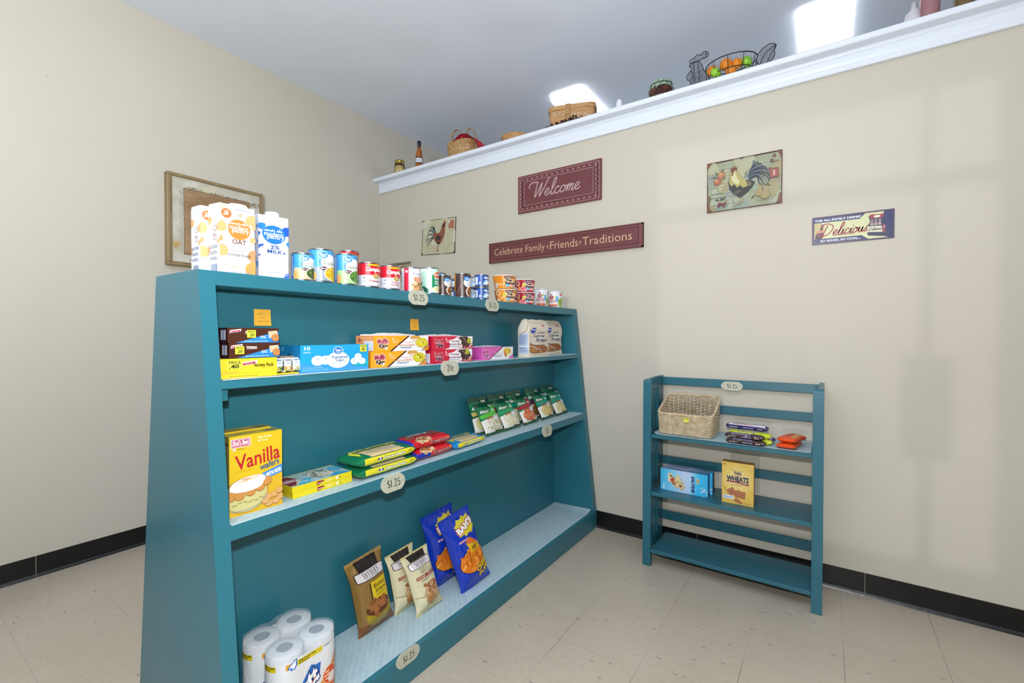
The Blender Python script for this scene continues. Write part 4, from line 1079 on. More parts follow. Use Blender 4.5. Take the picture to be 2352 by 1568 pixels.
def pink_panel(A):
    A.full('dd68b4'); A.poly([(.2, 0), (.64, .98), (.66, 1), (1, 1), (1, 0)], 'eeeef4'); A.poly([(.2, 0), (.24, 0), (.67, 1), (.63, 1)], '5c1c3c'); A.poly([(.24, 0), (.67, 1), (1, 1), (1, 0)], 'eeeef4')
    A.text('Muffin', .14, .66, w=.18, h=.26, c='c03c90', bold=.04, ol=.06, oc='f8d0e8'); A.text('King', .17, .33, w=.13, h=.3, c='5a3060', bold=.04, ol=.06, oc='f8d0e8', sh=.15); A.text('8', .34, .82, w=.02, h=.12, c='6a2c60')
    A.ell(.8, .62, .13, .32, 'e8cc4c'); A.bits(.8, .6, .11, .28, 20, ['f0dc78', 'e0b838'], .01, .006, 3, 'ell'); A.poly([(.73, .9), (.76, .5), (.80, .1), (.72, .2), (.7, .45)], 'd87838')
    A.text('Strawberry', .53, .5, w=.25, h=.12, c='d8c0d0', bold=.03); A.text('Muffin Bites', .52, .34, w=.25, h=.14, c='c8b0c8', bold=.03); A.fine(.4, .18, .62, .24, 1, '8088a8', .8)
    A.poly([(.85, 0), (.98, .32), (1, .34), (1, 0)], 'dd68b4'); A.line([(.83, 0), (.99, .4)], .002, '6c2c4c')
make_box('muffin_box', 'pink and white strawberry muffin bites box right of the brownie boxes', 'snack box', .259, .0585, .10, 'd05cac', {'front': pink_panel, 'left': lambda A: (A.full('c850a8'), A.text('King', .3, .6, w=.4, h=.3, c='8a6090'), A.fine(.1, .12, .9, .22, 1, '8c2c80', .8))}, (1.878, -.842, Z1), R90, lids=lids('d8d4e0', .259, .0585, .10, 8, .008))

# ginger snaps: block-bottom bags
def gs_F(W, H, D_, seed, face):
    def q(u, v):
        n = noise.noise(Vector((u*3+seed*5, v*4, face+seed)))*.006+noise.noise(Vector((u*9+seed, v*9, face*2)))*.0025
        return n
    def F(u, v, off=0):
        tp = max(0, (v-.93)/.07)          # the rolled top
        w = W/2*(1-.03*math.sin(pi*v)+.01*math.sin(9*v+seed)); n = q(u, v)*math.sin(pi*min(1, v*1.02+.01))
        sh = D_*.34*max(0, (v-.78)/.22)**1.3
        if face == 0: return Vector(((2*u-1)*w+.003*math.sin(7*v+seed), sh-(.006*math.sin(pi*u)*math.sin(pi*v)+n)-off-.003*tp, v*H))
        if face == 1: return Vector((-w+.003*math.sin(7*v+seed)-off-.005*math.sin(pi*u)*math.sin(pi*v)-abs(n), (sh+(D_-sh)*(1-u)) if v < .9 else sh+(D_-2*sh+.001)*(1-u), v*H))
        if face == 2: return Vector((w+.003*math.sin(7*v+seed)+off+.005*math.sin(pi*u)*math.sin(pi*v)+abs(n), sh+(D_-2*sh+.001)*u, v*H))
        return Vector(((1-2*u)*w+.003*math.sin(7*v+seed), D_-sh+off, v*H))
    return F
def ginger(label, x, y, seed, W=.205, H=.197):
    D_ = .070; mb = MB(); c = P('dcd3c2', .45)
    Fs = [gs_F(W, H, D_, seed, k) for k in range(4)]
    def left_edge(u, v): pass
    for k in (0, 1, 2, 3):
        n = 14 if k in (0, 3) else 6
        def f(u, v, k=k):
            p = Fs[k](u, v)
            if k == 1:
                if u >= .999: p = Fs[0](0, v)
                if u <= .001: p = Fs[3](1, v)
            if k == 2:
                if u <= .001: p = Fs[0](1, v)
                if u >= .999: p = Fs[3](0, v)
            return p
        mb.grid(f, n, 18, c, tri=True)
    top = [Fs[0](i/14, 1) for i in range(15)]+[Fs[3](i/14, 1) for i in range(15)]
    mb.add(top, [list(range(30))], c)
    mb.tube([Fs[0](i/14, 1)+Vector((0, .014, .001+.002*math.sin(i*1.3))) for i in range(15)], .0045, c, 8)
    A = Art(mb, Fs[0], W, H, 14, 18, eps=.00006, k=1, rough=.45, o0=.0003, diag=True)
    A.ell(.20, .72, .13, .075, '2a44a8', .2, wob=.04); A.text('Lil Dutch Maid', .2, .74, w=.2, h=.05, c='dfe4f8', bold=.03); A.ell(.72, .86, .07, .034, 'b83a44'); A.poly([(.69, .86), (.72, .875), (.75, .86), (.72, .84)], 'f8f0f0')
    A.text('OLD FASHIONED', .58, .66, w=.38, h=.038, c='7c7468', bold=.05)
    A.text('Ginger', .50, .565, w=.60, h=.11, c='17213a', bold=.03, ol=.07, oc='f4f4f4'); A.text('Snaps', .60, .455, w=.60, h=.12, c='17213a', bold=.03, ol=.07, oc='f4f4f4')
    A.fine(.42, .39, .66, .405, 1, '6c6458')
    A.poly([(.02, .40), (.1, .36), (.25, .33), (.7, .33), (.9, .27), (.98, .2), (.98, .13), (.5, .1), (.15, .1), (.02, .15)], '4a2c14')
    A.poly([(.02, .385), (.12, .345), (.25, .318), (.7, .318), (.88, .26), (.97, .19), (.97, .14), (.5, .11), (.15, .11), (.02, .16)], '9c6430')
    A.ell(.2, .2, .18, .07, 'b47c48'); A.ell(.7, .23, .22, .07, '9a5c24'); A.ell(.45, .15, .14, .035, 'a86c34'); A.line([(.02, .3), (.2, .29), (.35, .22), (.5, .22), (.6, .11)], .0035, 'e8e4ec'); A.line([(.85, .12), (.9, .18), (.98, .19)], .0035, 'e8dccc')
    A.fine(.55, .035, .95, .055, 1, '3c3830'); A.line([(.04, .95), (.4, .935), (.96, .95)], .002, 'b8a888', 4)
    S = Art(mb, Fs[1], D_, H, 6, 18, eps=.00006, k=1, rough=.45, o0=.0004, diag=True)
    S.poly([(.1, .1), (.1, .6), (.9, .66), (.95, .1)], 'b8c8e0'); S.fine(.15, .34, .9, .6, 10, '56719c', .5, 4); S.fine(.15, .14, .9, .28, 5, '7488b0', .5, 5); S.rect(.12, .28, .92, .30, 'f0f4fa'); S.line([(.2, .6), (.8, .72), (.95, .9)], .003, '8c8064', 3)
    return tag(mb.build('cookie_bag', loc=(x, y, Z1), rot=(0, 0, R90)), label, 'cookie bag', 'ginger snap bags')
ginger('cream paper bag of ginger snaps, left one with its side showing', 1.910, -.508, 1)
ginger('cream paper bag of ginger snaps, right one half behind the other', 1.836, -.212, 2, .2, .203)

# ---------------------------------------------------------------- middle shelf
Z2 = .7095
def vanilla(A):
    A.full('dcba20'); A.rect(0, .0, 1, .42, 'dab02a')
    A.rect(.03, .855, .39, .965, 'e8e0ec'); A.rect(.045, .862, .375, .957, 'b02c48'); A.rect(.055, .87, .365, .95, 'e4c8d8'); A.rect(.065, .895, .355, .943, 'b02c48')
    A.text("Bud's Best", .21, .92, w=.28, h=.05, c='f6ecf4', bold=.03, sh=.2); A.text('COOKIES', .21, .878, w=.28, h=.022, c='b02c48', bold=.03)
    A.text('Little Cookie,', .66, .945, w=.27, h=.03, c='fbf6c8', bold=.03); A.text('Big Taste.', .62, .90, w=.2, h=.03, c='fbf6c8', bold=.03)
    A.rect(.06, .82, .12, .845, 'd8d0d8'); A.fine(.14, .825, .28, .84, 1, '6a5a1c')
    A.text('Vanilla', .53, .69, w=.84, h=.19, c='b8202c', bold=.015, rot=.13, sh=.1)
    A.text('wafers', .75, .575, w=.38, h=.085, c='23508c', bold=.02, rot=.2, sh=.2)
    A.poly([(.62, .375), (.60, .47), (1, .545), (1, .435)], '4f8fd0'); A.text('BITE SIZE', .83, .458, w=.30, h=.045, c='f4f8fc', bold=.05, rot=.24)
    A.fine(.1, .545, .5, .555, 1, 'b09018')
    # trifle bowl
    A.ell(.3, .24, .42, .225, 'a8843c'); A.ell(.3, .235, .40, .21, 'c9c07c')
    A.poly([(0, .12), (0, .3), (.7, .36), (.62, .12), (.4, .055), (.1, .06)], 'cdc687')
    for k, (u, v) in enumerate(((.02, .25), (.18, .245), (.38, .27), (.56, .305), (.69, .36))): A.ell(u, v, .1, .062, '8a5c24'); A.ell(u, v+.005, .095, .058, 'c98e48')
    A.ell(.34, .385, .33, .085, 'dfe2ee', .1, wob=.03); A.ell(.3, .35, .32, .07, 'e9ecf4'); A.ell(.33, .43, .2, .02, 'e2cdb0', .15, wob=.1); A.ell(.3, .44, .07, .015, 'cfa57c', wob=.2); A.ell(.42, .40, .1, .02, 'f4f0ee')
    for k in range(6): A.line([(.04+.1*k, .13+.02*(k % 3)), (.12+.1*k, .14+.02*(k % 2))], .002, '8c8448')
    A.line([(.02, .065), (.3, .05), (.55, .09), (.68, .2)], .0018, '8c90a0', 4)
    for u, v in ((.95, .11), (.83, .16), (.86, .07), (.72, .15), (.72, .06), (.66, .10), (.93, .2)): A.ell(u, v, .075, .04, '9c6c3c'); A.ell(u, v+.004, .07, .036, 'd6a468')
    A.rect(0, 0, 1, .012, 'dab428')
def van_l(A):
    A.full('8f8a4c'); A.fine(.15, .42, .9, .88, 22, '4c4a2c', .4, 3); A.rect(.08, .08, .95, .35, 'a8b8cc'); A.fine(.15, .12, .9, .32, 6, '6c7c94', .3, 3); A.ell(.7, .38, .2, .03, '4c4020'); A.ell(.7, .9, .15, .02, '3c3820')
for k, t in enumerate(('yellow vanilla wafers box with a trifle picture, the front one', 'second yellow vanilla wafers box standing behind the front one')):
    make_box('wafer_box', t, 'cookie box', .136, .212+.003*k, .052, 'd8bc24', {'front': vanilla, 'left': van_l, 'top': lambda A: (A.full('c0ac30'), A.fine(.1, .2, .6, .8, 3, '5c5420', .35, 2), A.ell(.85, .5, .14, .3, '6c6c50'))}, (1.913-.054*k, -2.004-.003*k, Z2), R90-.07, 'vanilla wafers boxes')
def bau(A):
    A.full('e2cf14'); A.poly([(.38, .2), (.38, .75), (.42, .86), (.5, .8), (.5, .5), (.42, .15)], '8c1418'); A.text('Bauducco', .44, .5, w=.1, h=.25, c='f4dcdc', bold=.03, rot=.08)
    A.fine(.53, .3, .66, .8, 3, 'e8e4b0', .5, 4); A.ell(.73, .55, .035, .3, 'e8e4b0', wob=.1); A.rect(.76, .45, .8, .56, '3c3010')
def bau_t(A):
    A.full('b8c8b4'); A.poly([(0, .1), (.03, .92), (.2, .95), (.26, .6), (.1, .1)], '7c1a20'); A.text('Bauducco', .13, .55, w=.2, h=.3, c='f4e0e0', bold=.02)
    A.rect(.27, 0, 1, 1, 'a8c4cc'); A.poly([(.1, .02), (.3, .45), (.42, .4), (.3, .02)], '3fb0d4'); A.text('Wafer', .26, .26, w=.16, h=.25, c='d8f0f8'); A.ell(.62, .4, .16, .22, 'd8d4c0', .2); A.bits(.62, .5, .22, .3, 40, ['8c8c78', 'e0dcc8', '6c7468', 'c8c4ac'], .03, .005, 5); A.poly([(.6, 0), (.8, .3), (.98, .1), (.98, 0)], '3ca0d0'); A.ell(.9, .6, .1, .25, '5cb4d4'); A.rect(0, .97, 1, 1, 'e2cf14')
for k, t in enumerate(('slim yellow wafer box, lower of two', 'slim yellow wafer box with blue printed top, upper of two')):
    make_box('wafer_box', t, 'cookie box', .203, .0172, .115, 'e2cf14', {'front': bau, 'top': bau_t, 'left': lambda A: (A.full('c4b010'), A.line([(.3, .1), (.45, .9)], .002, 'a09008'), A.line([(.7, .1), (.6, .9)], .002, 'a09008'))}, (1.912, -1.800-.0015*k, Z2+.0176*k), R90+.0, 'slim yellow wafer boxes')
def sect(D_, H):
    """section fractions of a loaf: where the front face, the top and the back begin (v)"""
    return None
def creme(c1, c2, word, lc):
    def fn(A):
        # v: 0 front bottom .. .25 front top .. .5+ back (superellipse quarters)
        A.rect(0, .02, 1, .16, c1)
        A.rect(.10, .06, .93, .21, 'e3d92c'); A.poly([(.93, .06), (.98, .13), (.93, .21)], 'e3d92c')
        A.rect(.12, .075, .28, .08, 'b0a820')
        A.ell(.34, .13, .045, None, '2c3c98'); A.poly([(.30, .1), (.34, .13), (.32, .17), (.36, .16), (.35, .1)], 'dfe4f4')
        A.text(word, .59, .135, w=.36, h=.072, c='f2f6f0', bold=.04, sh=.25, ol=.09, oc=lc); A.fine(.84, .09, .92, .185, 4, '8c9420', .4)
        A.poly([(.10, .215), (.10, .5), (.90, .5), (.9, .215)], c1)
        A.poly([(.22, .22), (.13, .40), (.78, .40), (.74, .3), (.8, .22)], '5c4426')
        A.poly([(.225, .225), (.14, .395), (.775, .395), (.735, .3), (.79, .225)], 'e3cf9a')
        n = 22
        for k in range(n):
            u = .2+.56*k/n
            A.line([(u+.02, .228), (u-.03, .392)], .0014, 'b89a60' if k % 2 else 'f2e6c0')
        A.line([(.2, .31), (.5, .32), (.76, .29)], .004, 'cfc8c4', 3)
        A.poly([(.1, .41), (.1, .46), (.9, .46), (.9, .41)], 'd4cf60'); A.text(word.split()[-1], .45, .435, w=.5, h=.035, c='204a38', bold=.03, sh=.2, rot=0)
        A.poly([(.10, .28), (.13, .33), (.09, .44), (.06, .40)], 'd8dc34')
    return fn
for k, (t, dx, dy, rz) in enumerate((('green and yellow lemon creme cookie pack, lower of two', 0, 0, 0), ('green and yellow lemon creme cookie pack, upper of two', .004, -.008, .03))):
    make_loaf('cookie_pack', t, 'cookie pack', .262, .118, .040, '14724a', creme('14724a', 'e3d92c', 'Lemon Creme', '1c5a3c'), (1.942+dx, -1.562+dy, Z2+.0395*k), R90+rz, 'lemon creme cookie packs', seed=k+1, p=3.4)
def pbut(k):
    def fn(A):
        A.full('c8202a'); A.rect(0, 0, .05, 1, '2a3aa8'); A.rect(.95, 0, 1, 1, '2a3aa8')
        if k == 0: A.poly([(.05, .04), (.05, .2), (.34, .2), (.38, .04)], '20349c')
        A.ell(.32, .24, .17, .075, 'e8d8d0'); A.ell(.32, .24, .155, .067, '9c5c34'); A.bits(.32, .24, .13, .055, 20, ['d8a878', 'e8c8a0', '8c4c28', 'b87848'], .035, .010, 3)
        A.text('Peanut Butter', .66, .125, w=.46, h=.06, c='2c1410', bold=.03, sh=.25, ol=.06, oc='f0d8d0')
        A.ell(.9, .16, .045, None, 'c87838'); A.ell(.9, .165, .038, None, 'dc9c58')
        A.text('Nutter', .45, .44, w=.5, h=.07, c='e8dcd8', bold=.05, ol=.06, oc='5c1418'); A.ell(.75, .36, .12, .05, '9c4a2c'); A.ell(.15, .36, .09, .05, 'a05830'); A.line([(.5, .045), (.92, .06)], .002, 'e8c8c8')
    return fn
for k, (t, dx, dy) in enumerate((('red peanut butter cookie pack, lower of two', 0, 0), ('red peanut butter cookie pack, upper of two with blue ends', -.012, -.006))):
    make_loaf('cookie_pack', t, 'cookie pack', .218, .112, .040, 'c8202a', pbut(k), (1.925+dx, -1.318+dy, Z2+.0395*k), R90+.03-.05*k, 'red peanut butter cookie packs', seed=k+4, p=3)
make_loaf('cookie_pack', 'bright blue and yellow duplex creme cookie pack lying alone', 'cookie pack', .222, .108, .034, '1f86c4', creme('1f86c4', 'e3d92c', 'Duplex Creme', '1c4a8c'), (1.928, -1.105, Z2), R90+.05, seed=8, p=3.2)

# noodle side pouches
def knorr(top, sub, food, bg='e4e4dc'):
    def fn(A):
        A.full(top); A.rect(0, .86, 1, 1, '0c4a34'); A.poly([(0, .86), (0, .62), (.62, .62), (.7, .86)], '11704a')
        A.rect(.56, .80, .95, .905, '07301f'); A.text('Pasta', .76, .875, w=.24, h=.045, c='e8f0ea', bold=.03); A.text('Sides', .77, .835, w=.24, h=.04, c='e8f0ea', bold=.03)
        A.text('Knorr', .3, .70, w=.46, h=.085, c='f6faf6', bold=.04, sh=.3)
        A.poly([(.05, .50), (0, .60), (.6, .66), (.7, .86), (1, .78), (1, .52)], sub); A.fine(.68, .66, .92, .74, 2, 'eef4ee', .6, 2); A.line([(.7, .56), (.98, .6)], .001, 'e0f0e8')
        A.poly([(0, .07), (0, .44), (.5, .5), (1, .50), (1, .08)], bg); A.ell(.5, .46, .25, .05, 'a8502c', wob=.1); A.ell(.53, .27, .42, .2, food[0]); A.bits(.53, .27, .38, .18, 90, food, .022, .0035, 7)
        A.poly([(.62, .4), (.66, .52), (.95, .54), (.93, .38)], 'dfe4e8')
        A.rect(0, .03, 1, .07, '3c241c'); A.rect(.12, .045, .5, .085, 'eceae6'); A.rect(0, 0, 1, .035, '1c6a3c')
    return fn
PK = [(-.880, 'light green', '11704a', '56bc3c', ['e8e4d4', 'd8d0b8', 'f4f0e6', 'b8a888', '8c9c60']),
      (-.727, 'plain green', '12855a', '1a9a5c', ['ece6c8', 'e0d8a8', 'f4f0dc', 'c8b878']),
      (-.553, 'red', '11704a', 'a81c26', ['d8703c', 'c85830', 'e8905c', 'b04428', 'f0b088']),
      (-.365, 'teal-banded', '0f6a4c', '14927c', ['e0cc84', 'd0b868', 'f0e0a8', 'c8a858']),
      (-.197, 'teal-green end', '0f6a4c', '14927c', ['e4d8a0', 'd4c080', 'f0e8c0', 'b0a060'])]
for k, (y, nm, top, sub, food) in enumerate(PK):
    make_bag('noodle_pouch', ['light green pasta pouch leaning at the left end of the front row', 'plain green pasta pouch in the front row, second from left', 'green and red pasta pouch in the middle of the front row', 'green pasta pouch with teal band, second from right in front', 'green pasta pouch at the right end of the front row'][k],
             'noodle pouch', .150, .166, .026, top, knorr(top, sub, food), (1.878, y+.02, Z2+.004), (-.50, .0, R90+.03), 'pasta side pouches in the front row', seal=.04, seed=k+1, bot=.05, nu=12, nv=16, waist=.04, wr=.0012)
PB = [(-.880, 'c8b868'), (-.722, 'a83038'), (-.566, '14927c'), (-.377, '5a2c4c'), (-.205, '0f6a4c')]
for k, (y, sub) in enumerate(PB):
    food = [['d8d088', 'e8e0b0'], ['e0d0a0', 'c89868'], ['e8e0c0', 'd8c890'], ['8c6438', 'a87c48', '6c4c28'], ['e0d8b0', 'c8b880']][k]
    make_bag('noodle_pouch', ['green pasta pouch behind the light green one at the left end', 'green pasta pouch behind the plain green one', 'tall green pasta pouch behind the red one', 'green and purple pasta pouch behind the teal-banded one', 'dark green pasta pouch behind the one at the right end'][k],
             'noodle pouch', .150, .181, .020, '0e5c3c', knorr('0e5c3c', sub, food), (1.832, y-.004, Z2+.004), (-.31, 0, R90+.03), 'pasta side pouches in the back row', seal=.04, seed=k+11, bot=.05, nu=12, nv=16, waist=.04, wr=.001)

# ---------------------------------------------------------------- bottom shelf
Z3 = .1125
def snyder(A, y, scale=1):
    A.poly([(.08, y-.055), (.08, y+.05), (.13, y+.062), (.87, y+.062), (.92, y+.05), (.92, y-.055), (.87, y-.067), (.13, y-.067)], '16120f')
    A.poly([(.10, y-.05), (.10, y+.045), (.14, y+.052), (.86, y+.052), (.90, y+.045), (.90, y-.05), (.86, y-.057), (.14, y-.057)], 'd9d3d6')
    A.serif("SNYDER'S", .5, y+.008, .062, '14100e', .80, .14, bw=1.1); A.text('OF HANOVER', .5, y-.037, w=.4, h=.02, c='4a4448')
def butter(A):
    A.full('8a6a34'); A.rect(0, .955, 1, 1, 'a08450'); A.poly([(.22, .83), (.2, .965), (.8, .965), (.78, .83)], '1c1210')
    A.rect(0, 0, 1, .16, '7c4a22'); snyder(A, .775)
    A.rect(.40, .40, .90, .665, 'd9bc1e'); A.rect(.36, .36, .395, .66, '241810'); A.poly([(.40, .30), (.40, .41), (.9, .41), (.9, .36)], 'd9bc1e')
    A.text('Butter', .65, .60, w=.36, h=.06, c='2a2010', bold=.01); A.text('Snaps', .66, .525, w=.34, h=.062, c='2a2010', bold=.01); A.fine(.5, .465, .85, .478, 1, '8c7410', .9)
    A.ell(.54, .24, .40, .13, 'a08c1c'); A.ell(.54, .19, .36, .09, '93811a')
    A.ell(.52, .33, .36, .10, '5c3018'); A.bits(.52, .33, .34, .095, 22, ['8c5428', 'a46a38', '7c4420'], .022, .020, 4, 'ell')
    for u, v in ((.5, .37), (.62, .33), (.42, .31), (.68, .39), (.33, .35)):
        A.poly([(u-.08, v-.035), (u-.07, v+.04), (u+.08, v+.045), (u+.08, v-.03)], '8a5028')
        for q in range(4):
            A.line([(u-.07+.045*q, v-.03), (u-.065+.045*q, v+.04)], .0016, 'b87c48'); A.line([(u-.075, v-.026+.02*q), (u+.075, v-.022+.02*q)], .0014, 'b87c48')
make_bag('pretzel_bag', 'brown butter snaps pretzel bag leaning on the back panel', 'pretzel bag', .163, .272, .074, '8a6a34', butter, (1.838, -1.540, Z3), (-.17, -.10, R90), seed=2, rough=.26, wr=.0022, waist=.14)
def twist(A):
    A.full('d9d3ae'); A.poly([(.2, .86), (.18, .97), (.82, .97), (.8, .86)], '1e1410'); A.rect(0, .97, 1, 1, 'cfc48c'); snyder(A, .795)
    A.text('BRAIDED', .5, .70, w=.36, h=.022, c='3a3430'); A.serif('TWISTS', .52, .645, .06, '221e1c', .85, .14)
    A.rect(.16, .545, .98, .60, '8c3c28'); A.text('HONEY', .36, .572, w=.34, h=.032, c='f0e0cc', bold=.01); A.text('WHEAT', .76, .572, w=.32, h=.032, c='f0e0cc', bold=.01)
    A.fine(.3, .49, .72, .53, 2, '5c5648', .45, 3)
    A.ell(.62, .2, .3, .11, 'b9a070'); A.bits(.60, .33, .26, .13, 34, ['a8744c', 'c4946c', '8a5834', 'd0a880'], .034, .007, 6); A.bits(.5, .2, .12, .12, 12, ['9c6838', 'b98850'], .034, .007, 9)
    A.line([(.02, .3), (.25, .27), (.4, .28)], .002, '8c7c4c')
    A.rect(0, 0, 1, .05, 'c9c08c')
make_bag('pretzel_bag', 'cream honey wheat twists bag, the rear one of two', 'pretzel bag', .143, .228, .056, 'd9d3ae', twist, (1.840, -1.385, Z3), (-.19, -.06, R90), 'honey wheat twists bags', seed=5, rough=.26, wr=.0022, waist=.14)
make_bag('pretzel_bag', 'cream honey wheat twists bag, the front one of two', 'pretzel bag', .143, .228, .060, 'd9d3ae', twist, (1.918, -1.345, Z3), (-.36, -.06, R90), 'honey wheat twists bags', seed=7, rough=.26, wr=.0022, waist=.14)
def puffs(A):
    A.full('1437b4')
    A.poly([(.30, .70), (.26, .76), (.34, .80), (.28, .84), (.40, .87), (.44, .91), (.55, .895), (.66, .93), (.72, .9), (.86, .92), (.84, .87), (.94, .84), (.88, .79), (.92, .74), (.80, .72), (.74, .68), (.6, .70), (.48, .67), (.44, .71)], 'd8c830')
    A.text("BAM'S", .60, .80, w=.62, h=.085, c='f2ecec', bold=.05, rot=.2, ol=.08, oc='a82a24')
    A.rect(.22, .625, .52, .65, 'e0b8c8'); A.text('BAKED', .37, .637, w=.24, h=.018, c='b03050', bold=.02)
    A.ell(.52, .36, .46, .155, '0c1c50', .12); A.ell(.52, .36, .44, .145, 'd8761c', .12); A.bits(.52, .36, .40, .125, 60, ['e8902c', 'd8701c', 'f0a444', 'c8621c', 'e88428'], .030, .014, 4, 'ell')
    A.poly([(.38, .60), (.56, .65), (.78, .55), (.62, .55)], 'e07028'); A.poly([(.40, .59), (.62, .55), (.80, .54), (.84, .46), (.50, .44)], 'e0b020'); A.fine(.54, .47, .78, .525, 3, '2c2410', .6, 3)
    A.text('CHEESE', .74, .25, w=.54, h=.075, c='f0c428', bold=.05, rot=.28, ol=.08, oc='101830'); A.text('PUFFS', .78, .165, w=.46, h=.07, c='f0c428', bold=.05, rot=.28, ol=.08, oc='101830')
make_bag('snack_bag', 'blue cheese puffs bag, the rear one against the back panel', 'snack bag', .185, .315, .074, '1437b4', puffs, (1.836, -1.150, Z3), (-.14, -.10, R90-.05), 'blue cheese puffs bags', seed=3, rough=.16, wr=.0024, waist=.1)
make_bag('snack_bag', 'blue cheese puffs bag, the front one tilted forward of the other', 'snack bag', .185, .318, .082, '1437b4', puffs, (1.958, -1.105, Z3-.0), (-.33, -.14, R90-.05), 'blue cheese puffs bags', seed=9, rough=.16, wr=.0024, waist=.1)

# toilet paper: two film-wrapped packs of four rolls (two wide, two high)
M_FILM = film('clear_wrap', 'e8eef2', .22, .1)
def tp_pack(label, x, y, seed, rz=R90):
    r = empty('tissue_pack', label, 'toilet paper pack', (x, y, Z3), (0, 0, rz), 'four-roll toilet paper packs')
    R, h, s = .0485, .100, .0975
    for i in (-1, 1):
        for j in (0, 1):
            mb = MB(); prof = [(.021, .001), (R-.004, .0), (R, .004), (R, h-.004), (R-.004, h-.0005), (.021, h-.0012)]
            mb.lathe(prof, M_TISSUE, 36); mb.lathe([(.021, h-.0012), (.0205, h-.03), (.021, .001)], M_CORK, 24)
            mb.lathe([(.0205, h-.006), (0, h-.006)], M_CORK, 24)
            mb.build('toilet_roll', r, loc=(i*s/2, 0, .001+j*(h+.0005)))
    mb = MB(); H = 2*h+.004
    def F(u, v, off=0):   # front half wrap, u from the left side (-90 deg) across the front to the right side
        per = s+pi*(R+.001); d = u*per; q = R+.0012+off; n = noise.noise(Vector((u*6+seed, v*5, seed)))*.0012
        q += n*math.sin(pi*v)
        if d < pi*(R+.001)/2:
            a = d/(R+.001); return Vector((-s/2-q*math.cos(a), -q*math.sin(a), v*H))
        d -= pi*(R+.001)/2
        if d < s: return Vector((-s/2+d, -q, v*H))
        a = (d-s)/(R+.001); return Vector((s/2+q*math.sin(a), -q*math.cos(a), v*H))
    Wp = s+pi*(R+.001)
    white = P('dfe3e7', .3)
    mb.grid(lambda u, v: F(u, v*.90), 30, 18, white, tri=True)
    mb.grid(lambda u, v: Vector((1, -1, 1))*F(1-u, v*.90) if False else Vector((-F(u, v*.9).x, -F(u, v*.9).y, F(u, v*.9).z)), 30, 18, white)
    A = Art(mb, lambda u, v, off=0: F(u-.1, v, off), Wp, H, 30, 20, eps=.00006, k=1, rough=.25, o0=.0003, diag=True)
    A.rect(.101, .0, 1, .9, 'dfe3e7')
    A.rect(.04, .80, .22, .875, 'd8c41e'); A.text('REGULAR', .135, .855, w=.15, h=.03, c='20200c', bold=.03); A.text('ROLLS', .12, .822, w=.09, h=.022, c='20200c', bold=.03)
    A.rect(.32, .80, .74, .875, 'd8c41e'); A.rect(.32, .80, .40, .875, 'e0a01e')
    A.text('4', .39, .838, w=.075, h=.10, c='eef4f8', bold=.05, ol=.11, oc='1c6ac0', sh=.2); A.text('REGULAR', .56, .852, w=.2, h=.026, c='2a2a14', bold=.03); A.text('ROLLS', .52, .820, w=.12, h=.024, c='2a2a14', bold=.03)
    A.text('100% safe to flush', .86, .86, w=.14, h=.02, c='2c4484', sh=.2); A.text('Septic', .80, .845, w=.09, h=.035, c='3c4048', sh=.2)
    A.poly([(.52, .1), (.85, .52), (1, .74), (1, .0), (.5, 0)], 'e08a22'); A.poly([(.7, .2), (.92, .5), (1, .6), (1, 0), (.62, 0)], 'e0681e')
    A.poly([(.30, .22), (.28, .42), (.40, .48), (.50, .52), (.60, .70), (.66, .66), (.72, .66), (.70, .44), (.60, .38)], '1568c0')
    A.text('Scott', .50, .44, w=.42, h=.24, c='f4f6fa', bold=.05, rot=.5, sh=.3, ol=.06, oc='0c2c74')
    A.ell(.84, .40, .10, .13, 'f0c490', wob=.02); A.ell(.84, .40, .092, .12, 'd8501c'); A.ell(.87, .34, .06, .07, 'e8d8d0')
    A.text('Our', .80, .46, w=.06, h=.035, c='fce8d8', bold=.03); A.text('softest', .82, .41, w=.12, h=.04, c='fce8d8', bold=.03); A.text('clean', .82, .36, w=.09, h=.035, c='fce8d8', bold=.03)
    A.line([(.33, .28), (.5, .33), (.66, .5)], .003, 'b83020', 3)
    A.text('Scott', .13, .36, w=.2, h=.14, c='f4f6fa', bold=.05, ol=.08, oc='1c3c94', sh=.3); A.rect(.18, .2, .3, .30, 'd8601e')
    mb.build('printed_wrap', r)
    fm = MB()
    def top(u, v):
        x_ = (u-.5)*(s+2*R); y_ = (v-.5)*2*R
        cx_ = max(-s/2, min(s/2, x_)); d = math.hypot(x_-cx_, y_)
        if d > R: x_ = cx_+(x_-cx_)*R/d; y_ = y_*R/d
        return (x_, y_, H+.0015+.0015*noise.noise(Vector((u*9, v*7, seed)))-.006*math.exp(-(x_/.016)**2)*(1 if abs(y_) > .0 else 1)*abs(y_)/R)
    fm.grid(top, 40, 20, M_FILM)
    fm.grid(lambda u, v: F(u, .9+v*.105, .0004), 30, 3, M_FILM)
    fm.build('clear_film', r)
    return r
tp_pack('film-wrapped pack of four toilet rolls, rear one beside the end panel', 1.846, -1.911, 1)
tp_pack('film-wrapped pack of four toilet rolls, front one at the shelf edge', 1.947, -1.899, 2)
